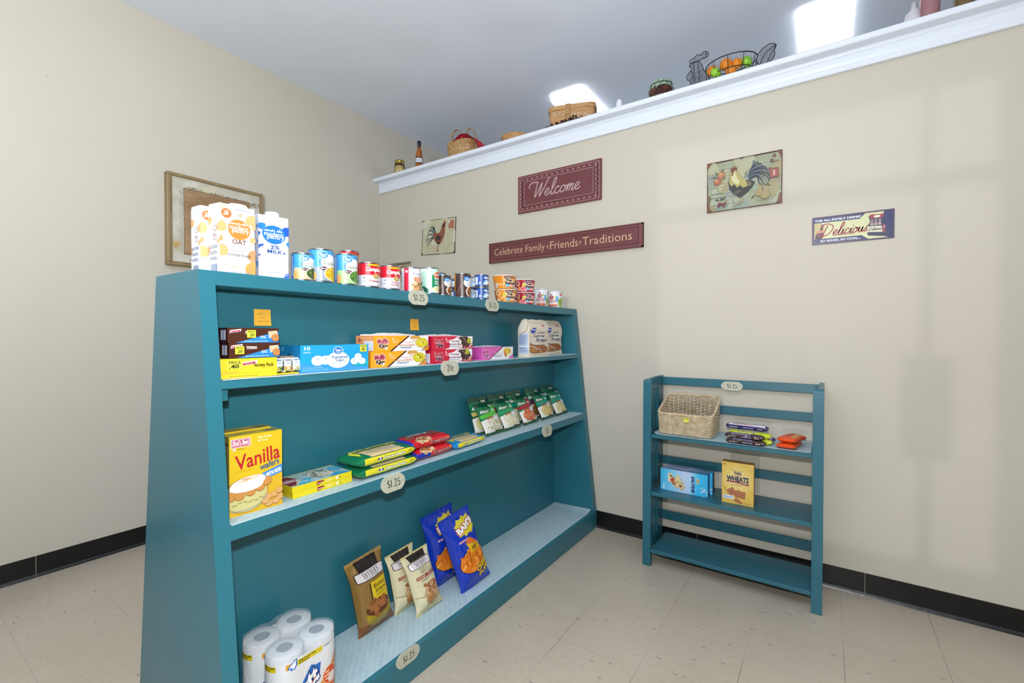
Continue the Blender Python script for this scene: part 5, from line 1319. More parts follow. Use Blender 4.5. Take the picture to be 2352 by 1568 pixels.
# ---------------------------------------------------------------- signs on the walls
def sign(name, label, x0, x1, z0, z1, base, fn, th=.004, roll=0, cat='sign', bevel=.001, nm=None, rough=.42, extra=None):
    W, H = x1-x0, z1-z0; mb = MB()
    mb.box(-W/2, W/2, -th, 0, -H/2, H/2, base)
    A = Art(mb, plane((-W/2, -th, -H/2), (W, 0, 0), (0, 0, H), (0, -1, 0)), W, H, rough=rough)
    fn(A)
    if extra: extra(mb, W, H)
    o = mb.build(name, loc=((x0+x1)/2, -.001, (z0+z1)/2), rot=(0, roll, 0))
    return tag(o, label, cat)
def blotch(A, n, cols, seed, rmax=.14):
    rnd = random.Random(seed)
    for i in range(n): A.ell(rnd.random(), rnd.random(), rmax*rnd.uniform(.3, 1), rmax*rnd.uniform(.2, .8), cols[i % len(cols)], rnd.random()*3, wob=.15, seed=i)
def hen(A):
    A.rect(.015, .015, .985, .985, M_ANTIQ2); blotch(A, 12, ['c9c9ae', 'bdbb98', 'cdccb6'], 3, .16)
    for i in range(7): A.fine(.06+.02*i, .70+.03*(i % 6), .42, .715+.03*(i % 6), 1, 'a5a285', .6, i)
    A.line([(.5, .2), (.95, .22)], .0012, 'a5a285'); A.line([(.06, .55), (.3, .6)], .001, 'aaa78a'); A.line([(.7, .38), (.8, .5), (.9, .42)], .0012, 'a8a488', 4); A.ell(.25, .34, .06, .04, 'b3b090', .5)
    A.rect(.80, .70, .95, .92, '9c5a4c'); A.rect(.82, .72, .93, .90, 'b06a54'); A.ell(.80, .90, .05, None, 'b5b39c'); A.ell(.80, .90, .04, None, 'c6c5a8')
    for i, (a, c) in enumerate((((.42, .58), (.34, .74)), ((.42, .58), (.26, .74)), ((.4, .56), (.2, .66)), ((.4, .54), (.17, .54)), ((.38, .52), (.17, .42)), ((.38, .5), (.22, .36)))):
        A.line([a, ((a[0]+c[0])/2-.02, c[1]+.04), c, (c[0]-.01, c[1]-.12)], .011, '1f3440' if i % 2 else '2c4a58', 4, .003)
    A.poly([(.34, .56), (.38, .42), (.46, .30), (.54, .27), (.60, .34), (.68, .50), (.70, .62), (.69, .76), (.70, .86), (.66, .88), (.62, .84), (.60, .72), (.56, .62), (.50, .60), (.42, .62)], '8c5238')
    A.poly([(.42, .46), (.47, .54), (.56, .52), (.60, .44), (.54, .38), (.46, .38)], '3c2c26'); A.poly([(.60, .72), (.69, .76), (.70, .86), (.66, .88), (.62, .84), (.58, .66), (.54, .62)], '4a2c22'); A.poly([(.46, .30), (.54, .27), (.58, .33), (.5, .36)], '2c211e')
    A.poly([(.655, .87), (.67, .95), (.69, .90), (.70, .94), (.715, .88), (.72, .84), (.69, .84)], 'a03a30'); A.ell(.70, .78, .012, .03, 'a8483c'); A.poly([(.715, .85), (.745, .84), (.715, .83)], 'b89060')
    A.line([(.52, .29), (.50, .18), (.49, .10)], .006, 'a0603c'); A.line([(.49, .10), (.44, .09)], .005, 'a0603c'); A.line([(.49, .10), (.55, .085)], .005, 'a0603c'); A.line([(.49, .11), (.52, .13)], .004, 'a0603c')
    for p in ([(.0, .0), (.06, .0), (.03, .05), (0, .08)], [(.94, 0), (1, 0), (1, .1), (.97, .04)], [(0, .93), (0, 1), (.07, 1), (.02, .97)]): A.poly(p, '4a3424')
sign('rooster_sign', 'small square cream metal sign with a thin dark rooster and postage stamp', .505, .861, 1.826, 2.100, P('3c2c22', .5), hen, roll=.045, cat='wall sign')
def checked(A):
    A.full('b8ab8a'); n = 22
    for i in range(n):
        for j in range(3):
            if (i+j) % 2 == 0: A.rect(i/n, .86+j*.045, (i+1)/n, .905+j*.045, '2a201a')
    A.rect(.0, .985, 1, 1, '5c4632'); A.line([(.5, .7), (.7, .78), (.92, .74)], .006, '6c5a48', 4); A.text('Coffee', .5, .5, w=.7, h=.3, c='3c2c22', bold=.03, sh=.2)
sign('checked_sign', 'small sign with a black checked border peeking over the soup cans', .055, .368, 1.64, 1.797, P('5c4632', .5), checked, cat='wall sign')
def welcome(A):
    A.rect(.02, .04, .98, .96, 'a57a7c'); A.rect(.028, .055, .972, .945, '673537')
    n = 15
    for i in range(n):
        u = .06+.88*i/(n-1)
        for v in (.11, .89):
            A.poly([(u-.022, v-.035), (u-.008, v+.035), (u, v-.01), (u+.008, v+.035), (u+.022, v-.035)], '8c5c5e'); A.ell(u, v, .007, None, 'ad8688', n=8)
    for j in range(7):
        v = .17+.66*j/6
        for u in (.048, .952): A.poly([(u-.016, v-.045), (u+.016, v-.02), (u-.0, v), (u+.016, v+.03), (u-.016, v+.045)], '8f6264')
    A.rect(.083, .175, .917, .825, 'b08c8c'); A.rect(.088, .187, .912, .813, M_BURG)
    A.cursive('Welcome', .48, .50, .42, 'b89a9c', .06, .3, 0, 1.12); A.cursive('Welcome', .478, .508, .42, 'd3bcbc', .022, .3, 0, 1.12)
sign('welcome_sign', 'burgundy wooden plaque with a beaded border reading Welcome', 1.440, 2.052, 2.025, 2.276, M_BURG, welcome, .012, cat='wall sign')
def celeb(A):
    A.rect(.012, .05, .988, .95, '7a4548'); A.rect(.022, .13, .978, .87, '4a1e22'); A.rect(.028, .17, .972, .83, '77403f'); A.rect(.030, .18, .970, .82, M_BURG)
    A.text('Celebrate Family', .225, .48, w=.37, h=.44, c='d8b890', bold=-.008); A.text('Friends', .537, .53, w=.18, h=.36, c='d8b890', bold=-.008); A.text('Traditions', .797, .53, w=.285, h=.36, c='d8b890', bold=-.008)
    for u in (.430, .641):
        A.poly([(u, .36), (u+.004, .46), (u+.011, .5), (u+.004, .54), (u, .64), (u-.004, .54), (u-.011, .5), (u-.004, .46)], 'a08070')
def rim(mb, W, H):
    e = .008
    for a in ((-W/2, W/2, -H/2, -H/2+e), (-W/2, W/2, H/2-e, H/2), (-W/2, -W/2+e, -H/2, H/2), (W/2-e, W/2, -H/2, H/2)): mb.box(a[0], a[1], -.018, -.001, a[2], a[3], M_BURG)
sign('motto_sign', 'long burgundy wooden sign reading Celebrate Family Friends Traditions', 1.194, 2.314, 1.706, 1.847, M_BURG, celeb, .012, cat='wall sign', extra=rim)
def postcard(A):
    A.rect(.012, .018, .988, .982, M_ANTIQ); blotch(A, 26, ['a3ab94', '8f9c8c', '9c946c', 'a8a888', '8a9488'], 7, .17)
    for p in ([(0, 0), (.09, .0), (.05, .06), (.03, .18), (0, .2)], [(1, 0), (.9, 0), (.94, .05), (.965, .2), (1, .22)], [(0, 1), (.07, 1), (.03, .93), (0, .85)], [(1, 1), (.92, 1), (.96, .94), (1, .8)]): A.poly(p, '7c5238')
    for i in range(12): A.fine(.03+.05*(i % 3), .06+.07*i, .35+.05*(i % 4), .075+.07*i, 1, '7c806c', .5, i); A.fine(.70, .1+.065*i, .97, .11+.065*i, 1, '7e7c64', .5, i+20)
    A.text('ANJOU', .90, .80, w=.12, h=.05, c='4c5448', bold=.01); A.text('S', .535, .65, w=.04, h=.08, c='5c6458'); A.text('LE PIGEON', .14, .36, w=.17, h=.04, c='5c6050'); A.text('OF MARCHING', .15, .28, w=.22, h=.04, c='5c6050')
    # tail
    for i in range(12):
        t = i/11
        ex, ey = .60+.24*math.sin(t*2.3+.25), .42+.40*(1-t)*1.0
        A.line([(.62, .40), (.575+.02*t, .62-.08*t), (.62+.06*t, .80-.22*t), (ex*.97, ey+.08-.02*i*.3), (ex+.02*t, ey-.10)], .010, '1d2733' if i % 3 else '5c6c78', 4, .003)
    A.poly([(.33, .78), (.38, .80), (.42, .74), (.47, .62), (.52, .55), (.60, .52), (.66, .48), (.62, .38), (.56, .30), (.50, .24), (.46, .19), (.43, .24), (.36, .32), (.31, .42), (.30, .55), (.32, .66)], '22221f')
    A.poly([(.33, .78), (.38, .80), (.42, .74), (.47, .62), (.54, .54), (.56, .42), (.5, .40), (.46, .46), (.42, .42), (.38, .50), (.34, .46), (.31, .54), (.32, .66)], 'a79c58')
    A.poly([(.35, .74), (.39, .74), (.42, .6), (.46, .52), (.42, .48), (.37, .54), (.34, .6)], 'c9c595'); A.ell(.42, .33, .06, .03, '4a4738', .4); A.ell(.58, .46, .03, .05, '6c6248', .5)
    A.poly([(.33, .76), (.335, .84), (.35, .80), (.36, .86), (.375, .81), (.395, .86), (.40, .80), (.42, .83), (.415, .76), (.38, .78), (.37, .72), (.36, .66), (.345, .68), (.35, .74)], '6c2028')
    A.line([(.465, .22), (.47, .12)], .007, '9c9068'); A.line([(.49, .22), (.50, .12)], .006, '9c9068')
    for d in (-.06, -.03, .02): A.line([(.47, .13), (.44+d, .06)], .004, '8c8058')
    # fruit
    for u, v, c in ((.20, .72, 'a8704c'), (.145, .60, '9c5c3c')): A.ell(u, v, .055, None, '6c4030'); A.ell(u, v, .051, None, c); A.ell(u-.01, v+.02, .025, None, 'bc8c60')
    for p in ([(.13, .72), (.115, .82), (.15, .76)], [(.14, .69), (.06, .68), (.10, .72)], [(.2, .80), (.24, .84), (.22, .78)], [(.22, .66), (.26, .64), (.23, .68)]): A.poly(p, '4c5438')
    for u, v, r_ in ((.71, .25, .05), (.79, .20, .065)): A.ell(u, v, r_, None, '6c6034'); A.ell(u, v+.004, r_*.93, None, '9c8c5c'); A.ell(u+.01, v+.1, r_*.5, .08, '9c8c5c')
    for p in ([(.76, .38), (.70, .42), (.74, .44)], [(.78, .38), (.86, .36), (.82, .42)], [(.62, .2), (.68, .24), (.6, .14)]): A.poly(p, '4c5438')
    for u, v in ((.165, .11), (.21, .13), (.25, .14), (.18, .15), (.24, .10)): A.ell(u, v, .022, None, '5c2428'); A.ell(u-.004, v+.006, .012, None, '8c4448')
    for p in ([(.18, .2), (.10, .24), (.16, .25)], [(.2, .2), (.28, .26), (.2, .25)], [(.19, .2), (.19, .28), (.22, .24)]): A.poly(p, '33442c')
    for u, v in ((.90, .92), (.87, .83)): A.ell(u, v, .024, None, '5c3430'); A.ell(u, v, .013, None, '84605a')
    A.ell(.02, .26, .03, .09, '6c5838')
    A.rect(.845, .50, .955, .68, '7c3c3c'); A.rect(.855, .515, .945, .665, '985048'); A.text('1', .90, .59, w=.025, h=.1, c='c8a098'); A.ell(.85, .67, .03, None, '8c7c6c'); A.ell(.85, .67, .022, None, '7c3c3c')
    for u, v in ((.03, .04), (.97, .04), (.03, .96), (.97, .96)): A.ell(u, v, .012, None, '8c5048'); A.ell(u, v, .006, None, '1c1614')
    for a, c in (((0, 0), (1, 0)), ((0, 1), (1, 1)), ((0, 0), (0, 1)), ((1, 0), (1, 1))): A.line([a, c], .006, '4a2824')
sign('rooster_sign', 'large antique metal sign with a black-tailed rooster, pears and cherries', 2.660, 3.008, 1.849, 2.111, P('4a2824', .45), postcard, .003, cat='wall sign')
def deli(A):
    A.full('33305c'); A.rect(.01, .03, .99, .97, '6c3a44'); A.rect(.015, .045, .985, .955, '2c3462')
    A.poly([(.03, .2), (.03, .78), (.60, .78), (.66, .95), (.93, .95), (.86, .82), (.86, .12), (.93, .05), (.7, .05), (.62, .2)], 'd2d3a4'); A.poly([(.88, .95), (.96, .96), (.93, .5), (.96, .06), (.88, .08), (.84, .5)], '2c3462')
    A.text('THE ALL-FAMILY DRINK!', .325, .865, w=.58, h=.085, c='dfe3ec', bold=.04); A.text('SO GOOD, SO COOL...', .36, .11, w=.50, h=.09, c='dfe3ec', bold=.04)
    A.rect(.03, .22, .16, .76, 'c0b078'); A.poly([(.04, .18), (.13, .2), (.155, .35), (.135, .5), (.15, .72), (.128, .74), (.10, .5), (.045, .34)], '3a2030'); A.poly([(.05, .40), (.145, .42), (.14, .52), (.075, .50)], 'c88468'); A.ell(.14, .75, .012, .03, 'e8e4dc')
    A.cursive('Delicious', .40, .46, .42, '962c3c', .085, .35, .02, .95)
    A.text('STRAWBERRY SODA', .40, .29, w=.28, h=.05, c='8c4c4c', bold=.02)
    A.poly([(.70, .84), (.86, .86), (.885, .6), (.90, .2), (.86, .1), (.70, .16), (.69, .2), (.69, .5), (.72, .62)], '2c3050'); A.poly([(.715, .74), (.72, .88), (.88, .86), (.87, .74)], '9c3044'); A.ell(.80, .80, .04, .045, 'e0dcc4')
    for i in range(3): A.poly([(.73+.045*i, .72), (.755+.045*i, .72), (.76+.045*i, .52), (.72+.045*i, .52)], '8c7c84'); A.rect(.725+.045*i, .50, .757+.045*i, .56, 'c0a8a0')
    A.poly([(.685, .48), (.855, .46), (.865, .24), (.69, .28)], 'd8d4bc'); A.cursive('Delicious', .775, .365, .11, '33305c', .1, .35, .02, .9); A.poly([(.865, .5), (.895, .5), (.90, .2), (.87, .2)], '8c4454'); A.rect(.869, .38, .893, .46, 'c8788c')
sign('soda_sign', 'blue and cream embossed metal sign reading Delicious strawberry soda', 3.134, 3.439, 1.625, 1.755, P('33305c', .35), deli, .003, cat='wall sign', rough=.3)

# the framed picture on the left wall
r = empty('framed_picture', 'gold framed picture with a cream scripted mat behind the milk cartons', 'picture', (0, -1.305, 1.872), (0, 0, R90))
W, H, T = .55, .542, .045
mb = MB()
for (xa, xb, za, zb) in ((-W/2, W/2, H/2-.018, H/2), (-W/2, W/2, -H/2, -H/2+.018), (-W/2, -W/2+.02, -H/2+.018, H/2-.018), (W/2-.02, W/2, -H/2+.018, H/2-.018)):
    mb.box(xa, xb, -T, -.001, za, zb, M_FRAME)
mb.build('frame', r, bevel=.004, seg=2)
mb = MB()
for k in range(70):
    z = -H/2+.02+(H-.04)*k/69; mb.sphere((-W/2+.022, -T+.001, z), .0032, M_FRAME, 6)
for k in range(70):
    x = -W/2+.022+(W-.044)*k/69
    for z in (H/2-.020, -H/2+.020): mb.sphere((x, -T+.001, z), .0028, M_FRAME, 6)
    mb.sphere((W/2-.022, -T+.001, -H/2+.02+(H-.04)*k/69), .0028, M_FRAME, 6)
mb.build('beading', r)
mb = MB(); a, c = W/2-.022, H/2-.020; mb.box(-a, a, -.036, -.028, -c, c, M_CREAM)
A = Art(mb, plane((-a, -.036, -c), (2*a, 0, 0), (0, 0, 2*c), (0, -1, 0)), 2*a, 2*c)
blotch(A, 7, ['cbc9bd', 'd0c9ae', 'c9c6b6'], 4, .1)
A.ell(.05, .2, .04, .05, 'c8ad78', wob=.2); A.ell(.05, .2, .02, .03, 'c09c60', wob=.2)
A.cursive('ome', .22, .90, .13, '9c987c', .06, .6, 0, 1.2); A.cursive('uic', .47, .90, .12, '9c8c6c', .06, .6, 0, 1.3); A.cursive('mouse', .70, .89, .12, '9c9880', .06, .6, 0, 1.2); A.cursive('mo', .93, .88, .12, '8c7c5c', .06, .6, 0, 1)
A.cursive('mi', .22, .055, .10, '9c8c74', .07, .6, 0, 1.2); A.cursive('suc', .45, .055, .08, '9c8c74', .06, .6, 0, 1.2)
for k in range(30): A.line([(.115, .18+.022*k), (.085+.01*math.sin(k*1.9), .195+.022*k)], .0012, '6c6454')
for (u, v, d) in ((.1, .72, .06), (.1, .36, .07), (.1, .84, .06), (.1, .88, .05)): A.line([(.12, v-.03), (.12-d, v+.02)], .0022, '5c5444', w1=.0008)
A.rect(.125, .10, .875, .885, '6c5640'); A.rect(.13, .107, .87, .878, M_PARCH)
blotch(Art(mb, plane((-a+.26*a, -.036, -c+.2*c), (1.48*a, 0, 0), (0, 0, 1.55*c), (0, -1, 0)), 1.48*a, 1.55*c, k=40), 14, ['b2966e', 'a58a66', 'b89c78', '9c7c58'], 9, .16)
B = Art(mb, plane((-a+.26*a, -.036, -c+.2*c), (1.48*a, 0, 0), (0, 0, 1.55*c), (0, -1, 0)), 1.48*a, 1.55*c, k=60)
B.line([(.18, .45), (.16, .62), (.22, .72), (.34, .74)], .006, 'c8b898', 5, .002); B.line([(.2, .4), (.21, .55), (.28, .66), (.38, .66)], .004, 'c0ac8c', 5, .002)
B.poly([(.3, .1), (.42, .08), (.62, .12), (.72, .4), (.66, .7), (.6, .86), (.5, .86), (.46, .7), (.4, .55), (.28, .4)], '6c3c30')
for k in range(11):
    t = -1.0+2.0*k/10; B.line([(.56, .84), (.56+.10*math.sin(t), .86+.07*math.cos(t))], .005, '6a3034', w1=.001)
mb.build('painting', r)

# ---------------------------------------------------------------- ceiling lamps of the room beyond
M_LENS = emis('lit_acrylic_lens', 'ffffff', 1.25)
def wrap_light(label, x, w, y0=.385, L=1.22, pw=.155):
    r = empty('ceiling_light', label, 'ceiling light', (x, y0+L/2, 3.011))
    mb = MB(); mb.box(-pw/2, pw/2, -L/2+.09, L/2-.09, -.022, 0, P('d8dde4', .4)); mb.build('base_plate', r, bevel=.002)
    mb = MB()
    def F(u, v):
        s = min(u, 1-u)*L; k = min(1, s/.06); e = math.sqrt(max(0, 1-(1-k)**2))
        a = pi*v; q = 3.2
        cx_, sx_ = math.cos(a), math.sin(a); g = (abs(cx_)**q+abs(sx_)**q)**(-1/q)
        return (w/2*cx_*g*(.80+.20*e), (u-.5)*L, -.012-.066*sx_*g*(.25+.75*e))
    mb.grid(F, 40, 20, M_LENS); mb.add([F(0, j/20) for j in range(21)], [list(range(21))], M_LENS); mb.add([F(1, j/20) for j in range(21)], [list(range(21))], M_LENS)
    mb.build('lens', r)
    return r
wrap_light('lit wraparound ceiling light behind the bentwood basket', 1.585, .285)
wrap_light('lit wraparound ceiling light above the right end of the half wall', 3.172, .275, .375)

# ---------------------------------------------------------------- things on the ledge
ZL = 2.5245
def lathe_thing(name, label, cat, x, y, parts, group=None, z=ZL):
    r = empty(name, label, cat, (x, y, z), group=group)
    for nm, prof, m in parts: MB().lathe(prof, m, 32).build(nm, r)
    return r
r = lathe_thing('preserve_jar', 'small jar with gold lid and floral label at the left end of the ledge', 'jar', .185, .045, [
    ('glass_jar', [(0, 0), (.038, 0), (.042, .004), (.042, .112), (.036, .122)], P('4a3a1c', .1)),
    ('lid', [(.037, .121), (.0405, .122), (.0405, .146), (.038, .150), (0, .150)], P('b89c4c', .25, .8))])
mb = MB(); F = lambda u, v, off=0: Vector(((.0423+off)*math.sin((u-.5)*pi), -(.0423+off)*math.cos((u-.5)*pi), .02+.082*v))
A = Art(mb, F, .132, .082, 14, 1)
A.full('2e2412'); A.poly([(.12, 0), (.12, .7), (.3, .95), (.7, .95), (.9, .7), (.9, 0)], 'b9a465'); A.ell(.5, .42, .2, .3, '8c7c3c', wob=.1); A.ell(.5, .42, .16, .24, 'd8cc8c', wob=.2); A.ell(.5, .42, .06, .08, 'a87c3c')
mb.build('paper_label', r); r.rotation_euler = (0, 0, .75)
r = lathe_thing('vinegar_bottle', 'slender amber bottle of peppers with black capsule and white label', 'bottle', .410, .055, [
    ('glass_bottle', [(0, 0), (.026, 0), (.029, .003), (.029, .145), (.026, .168), (.017, .195), (.0125, .212), (.0122, .25), (0, .251)], P('a85c14', .08, 0, .5)),
    ('capsule', [(.0128, .205), (.0132, .206), (.0135, .240), (.0155, .242), (.0155, .262), (.0140, .266), (0, .266)], P('101216', .3))])
mb = MB(); F = lambda u, v, off=0: Vector(((.0294+off)*math.sin((u-.5)*pi), -(.0294+off)*math.cos((u-.5)*pi), .078+.052*v))
A = Art(mb, F, .092, .052, 12, 1); A.full('1c1a1c'); A.rect(.12, .14, .86, .84, 'dfe2e8'); A.fine(.22, .3, .76, .7, 4, 'a8acc0', .4)
mb.build('paper_label', r)
mb = MB()
for a, z0, z1, d in ((.3, .13, .19, .6), (1.2, .02, .07, 1.3), (2.6, .15, .18, .4), (-.8, .01, .06, 2)):
    mb.tube(catmull([(.0292*math.sin(a+d*t/4), -.0292*math.cos(a+d*t/4), z0+(z1-z0)*t/4) for t in range(5)], 3), .0022, P('7c2408', .3), 5)
mb.build('red_peppers', r)['kind'] = 'stuff'; r.rotation_euler = (0, 0, .75)

def weave_wall(mb, path, z0, z1, rows, stakes, m, r=.003, taper=lambda t: 1.0, top=None, m2=None, amp=.0035):
    """wickerwork round a closed plan path(s) -> (x, y, nx, ny)"""
    n = stakes*6
    for j in range(rows):
        t = (j+.5)/rows; pts = []
        for i in range(n):
            s = i/n; x, y, nx, ny = path(s, taper(t)); zt = z1 if top is None else top(s)
            w = amp*math.sin(pi*stakes*s+pi*j)
            pts.append((x+nx*w, y+ny*w, z0+(zt-z0)*t))
        mb.tube(pts, r, m, 5, closed=True)
    for k in range(stakes):
        s = (k+.5)/stakes; zt = z1 if top is None else top(s); pts = []
        for q in range(7):
            t = q/6; x, y, nx, ny = path(s, taper(t)); pts.append((x, y, z0+(zt-z0)*t))
        mb.tube(pts, r*.8, m2 or m, 5)
def rrect(hw, hd, p=5):
    def f(s, k=1.0):
        a = 2*pi*s; c, q = math.cos(a), math.sin(a); g = (abs(c)**p+abs(q)**p)**(-1/p)
        x, y = hw*k*c*g, hd*k*q*g
        l = math.hypot(c, q); return x, y, c/l, q/l
    return f
# splint basket with two handles and a red cloth
r = empty('gift_basket', 'square splint basket with two arched handles holding a red cloth', 'basket', (.835, .115, ZL))
mb = MB(); pth = rrect(.122, .088, 3)
def splint(mb, pth, H, rows, cols, m):
    for j in range(rows):
        t0, t1 = (j+.08)/rows, (j+.92)/rows; n = cols*4
        V = []
        for i in range(n):
            s = i/n; off = .0022*(1 if math.sin(pi*cols*s+pi*j) > 0 else -1)
            for t in (t0, t1):
                x, y, nx, ny = pth(s, .93+.07*t); V.append((x+nx*off, y+ny*off, H*t))
        mb.add(V, [(2*i, 2*i+1, (2*i+3) % (2*n), (2*i+2) % (2*n)) for i in range(n)], m, True)
    for k in range(cols):
        s0, s1 = (k+.55)/cols, (k+1.45)/cols; V = []
        for t in [q/4 for q in range(5)]:
            for s in (s0-.0+.04/cols, s1-.04/cols):
                x, y, nx, ny = pth(s, .93+.07*t); V.append((x-nx*.0004, y-ny*.0004, H*t))
        mb.add(V, [(2*i, 2*i+1, 2*i+3, 2*i+2) for i in range(4)], m, True)
splint(mb, pth, .158, 6, 24, M_WICKER2)
mb.box(-.08, .08, -.055, .055, 0, .004, M_WICKER2)
mb.build('woven_body', r)
mb = MB(); mb.tube([(pth(i/48)[0], pth(i/48)[1], .159) for i in range(48)], .0065, M_WICKER2, 6, closed=True); mb.build('rim', r)
for k, yy in enumerate((-.083, .083)):
    mb = MB()
    pts = catmull([(-.045, yy*.96, .135), (-.046, yy*.96, .205), (-.022, yy*.88, .246), (.018, yy*.84, .244), (.050, yy*.9, .200), (.062, yy*.93, .135)], 6)
    if k: pts = [Vector((p.x*1.15+.012, p.y, p.z*1.0+max(0, p.z-.14)*.55)) for p in pts]
    for a, c in zip(pts, pts[1:]):
        dd = Vector((0, .007, 0)); nn = (Vector(c)-Vector(a)).cross(dd).normalized()*.0016
        mb.add([a-dd-nn, a+dd-nn, c+dd-nn, c-dd-nn, a-dd+nn, a+dd+nn, c+dd+nn, c-dd+nn], [(0, 1, 2, 3), (4, 7, 6, 5), (0, 4, 5, 1), (3, 2, 6, 7), (1, 5, 6, 2), (0, 3, 7, 4)], M_BENT, True)
    mb.build('handle', r)
mb = MB()
CP = catmull([(-.01, 0, .150), (.05, 0, .182), (.112, 0, .178), (.150, 0, .160), (.200, 0, .120), (.232, 0, .060), (.245, 0, .004)], 4)
def cl(u, v):
    t = u*(len(CP)-1); i = min(int(t), len(CP)-2); p = CP[i]+(CP[i+1]-CP[i])*(t-i)
    fl = .6+.4*math.sin(pi*min(1, u*1.3))
    y = -.108+.165*v*fl
    return (p.x+.008*math.sin(8*v+2*u)*u-.05*(1-v)*0, y, max(.002, p.z+.007*math.sin(9*v+5*u)*(1-u*.6)-.02*abs(v-.45)*u))
mb.grid(cl, 14, 14, P('c01c34', .75)); mb.grid(lambda u, v: (cl(u, v)[0], cl(u, v)[1], cl(u, v)[2]-.0025), 14, 14, P('c01c34', .75))
o = mb.build('red_cloth', loc=(.835, .115, ZL)); tag(o, 'bright red cloth hanging out of the splint basket', 'cloth')
# brown bowl rim
lathe_thing('wooden_bowl', 'low brown wooden bowl whose rim just shows above the ledge', 'bowl', 1.33, .125, [('bowl', [(0, .004), (.045, 0), (.05, .004), (.080, .03), (.104, .080), (.110, .094), (.105, .096), (.098, .080), (.075, .035), (.045, .012), (0, .010)], M_BENT)], z=ZL)
# bentwood trug
r = empty('bentwood_basket', 'honey bentwood basket with round holes and one strap handle', 'basket', (1.785, .125, ZL), (0, 0, .32))
mb = MB(); pth = rrect(.152, .065, 6); n, rows = 260, 44; H = .176
rnd = random.Random(4); holes = [(.53+.44*((k*.618) % 1), .50+.31*((k*.37+.2) % 1)) for k in range(22)]+[(.03+.44*((k*.618) % 1), .50+.31*((k*.37) % 1)) for k in range(18)]
V = []; F_ = []
for q in (0, 1):
    for j in range(rows+1):
        t = j/rows
        for i in range(n):
            x, y, nx, ny = pth(i/n, .88+.12*t**.6); V.append((x+nx*.0015*q, y+ny*.0015*q, H*t))
for j in range(rows):
    for i in range(n):
        s, t = (i+.5)/n, (j+.5)/rows
        if any(((s-a)*.78)**2+((t-c)*H)**2 < .0050**2 for a, c in holes): continue
        for q in (0, 1):
            b0 = q*(rows+1)*n; F_.append((b0+j*n+i, b0+j*n+(i+1) % n, b0+(j+1)*n+(i+1) % n, b0+(j+1)*n+i))
mb.add(V, F_, M_BENT, True); mb.box(-.128, .128, -.050, .050, 0, .003, M_BENT); mb.build('bent_body', r)
mb = MB(); V = []
for z in (.01, H*.9):
    for i in range(96): x, y, nx, ny = pth(i/96, .86+.12*(z/H)**.6); V.append((x-nx*.004, y-ny*.004, z))
mb.add(V, [(i, (i+1) % 96, 96+(i+1) % 96, 96+i) for i in range(96)], P('f4f4f0', .8), True); mb.build('hole_backing', r)  # white backing added inside so that the holes read as lit
mb = MB()
for q in (0, 1):
    V = []
    for z in (H-.026, H+.002):
        for i in range(96): x, y, nx, ny = pth(i/96); V.append((x+nx*(.002+.003*q), y+ny*(.002+.003*q), z))
    mb.add(V, [(i, (i+1) % 96, 96+(i+1) % 96, 96+i) for i in range(96)], M_BENT, True)
mb.build('rim_band', r)
mb = MB(); pts = catmull([(-.02, -.068, .03), (-.02, -.074, .15), (-.02, -.060, .186), (-.02, 0, .196), (-.02, .060, .186), (-.02, .074, .15), (-.02, .068, .03)], 6)
for a, c in zip(pts, pts[1:]):
    dd = Vector((.015, 0, 0)); nn = (Vector(c)-Vector(a)).cross(dd).normalized()*.0015
    mb.add([a-dd-nn, a+dd-nn, c+dd-nn, c-dd-nn, a-dd+nn, a+dd+nn, c+dd+nn, c-dd+nn], [(0, 1, 2, 3), (4, 7, 6, 5), (0, 4, 5, 1), (3, 2, 6, 7), (1, 5, 6, 2), (0, 3, 7, 4)], M_BENT, True)
mb.build('handle', r)
mb = MB(); rnd = random.Random(2)
pts = catmull([(-.20, -.055, .030), (-.12, -.06, .045), (-.03, -.05, .060), (.05, -.045, .058), (.12, -.05, .03)], 6)
mb.tube(pts, .0025, P('3c2418', .6), 5)
for p in pts[::2]:
    for k in range(2): mb.sphere(Vector(p)+Vector((rnd.uniform(-.01, .01), rnd.uniform(-.012, .0), rnd.uniform(0, .016))), rnd.uniform(.006, .009), P('4a1428' if rnd.random() < .6 else '241018', .35), 8)
o = mb.build('berry_garland', loc=(1.815, .078, ZL)); tag(o, 'dark red berry garland lying in front of the bentwood basket', 'garland')
lathe_thing('porcelain_finial', 'tiny rounded white porcelain ornament on the ledge left of the bean jar', 'ornament', 2.160, .0, [('ornament', [(0, 0), (.020, 0), (.022, .004), (.019, .02), (.018, .055), (.0165, .068), (.011, .078), (0, .081)], P('e6ebf4', .3))])
# bean jar
r = empty('bean_jar', 'squat glass jar of brown beans with a green print cloth lid', 'jar', (2.384, .085, ZL))
mb = MB(); mb.lathe([(0, 0), (.066, 0), (.072, .006), (.074, .03), (.074, .085), (.066, .112), (.055, .122)], glass('jar_glass', 'ffffff'), 36); mb.build('glass_jar', r)
mb = MB(); rnd = random.Random(5); cols = ['7c3c24', '8c4a2c', '6a2f1c', '9c5a38', '5c2818']
mb.lathe([(0, .004), (.062, .004), (.067, .03), (.067, .085), (.058, .106), (0, .112)], P('4a2014', .5), 24)
for k in range(210):
    a = rnd.uniform(-pi, .2)+.2; z = rnd.uniform(.008, .106); R_ = .067 if z < .088 else .067-(z-.088)*.45
    mb.sphere((R_*math.cos(a), R_*math.sin(a), z), .0055, P(cols[k % 5], .35), 6, (1.3, 1.0, .9))
tag(mb.build('bean_fill', r), kind='stuff')
mb = MB(); nn = 72
prof = [(.0, .150), (.045, .149), (.058, .143), (.061, .130), (.062, .118), (.070, .103)]
V = []; 
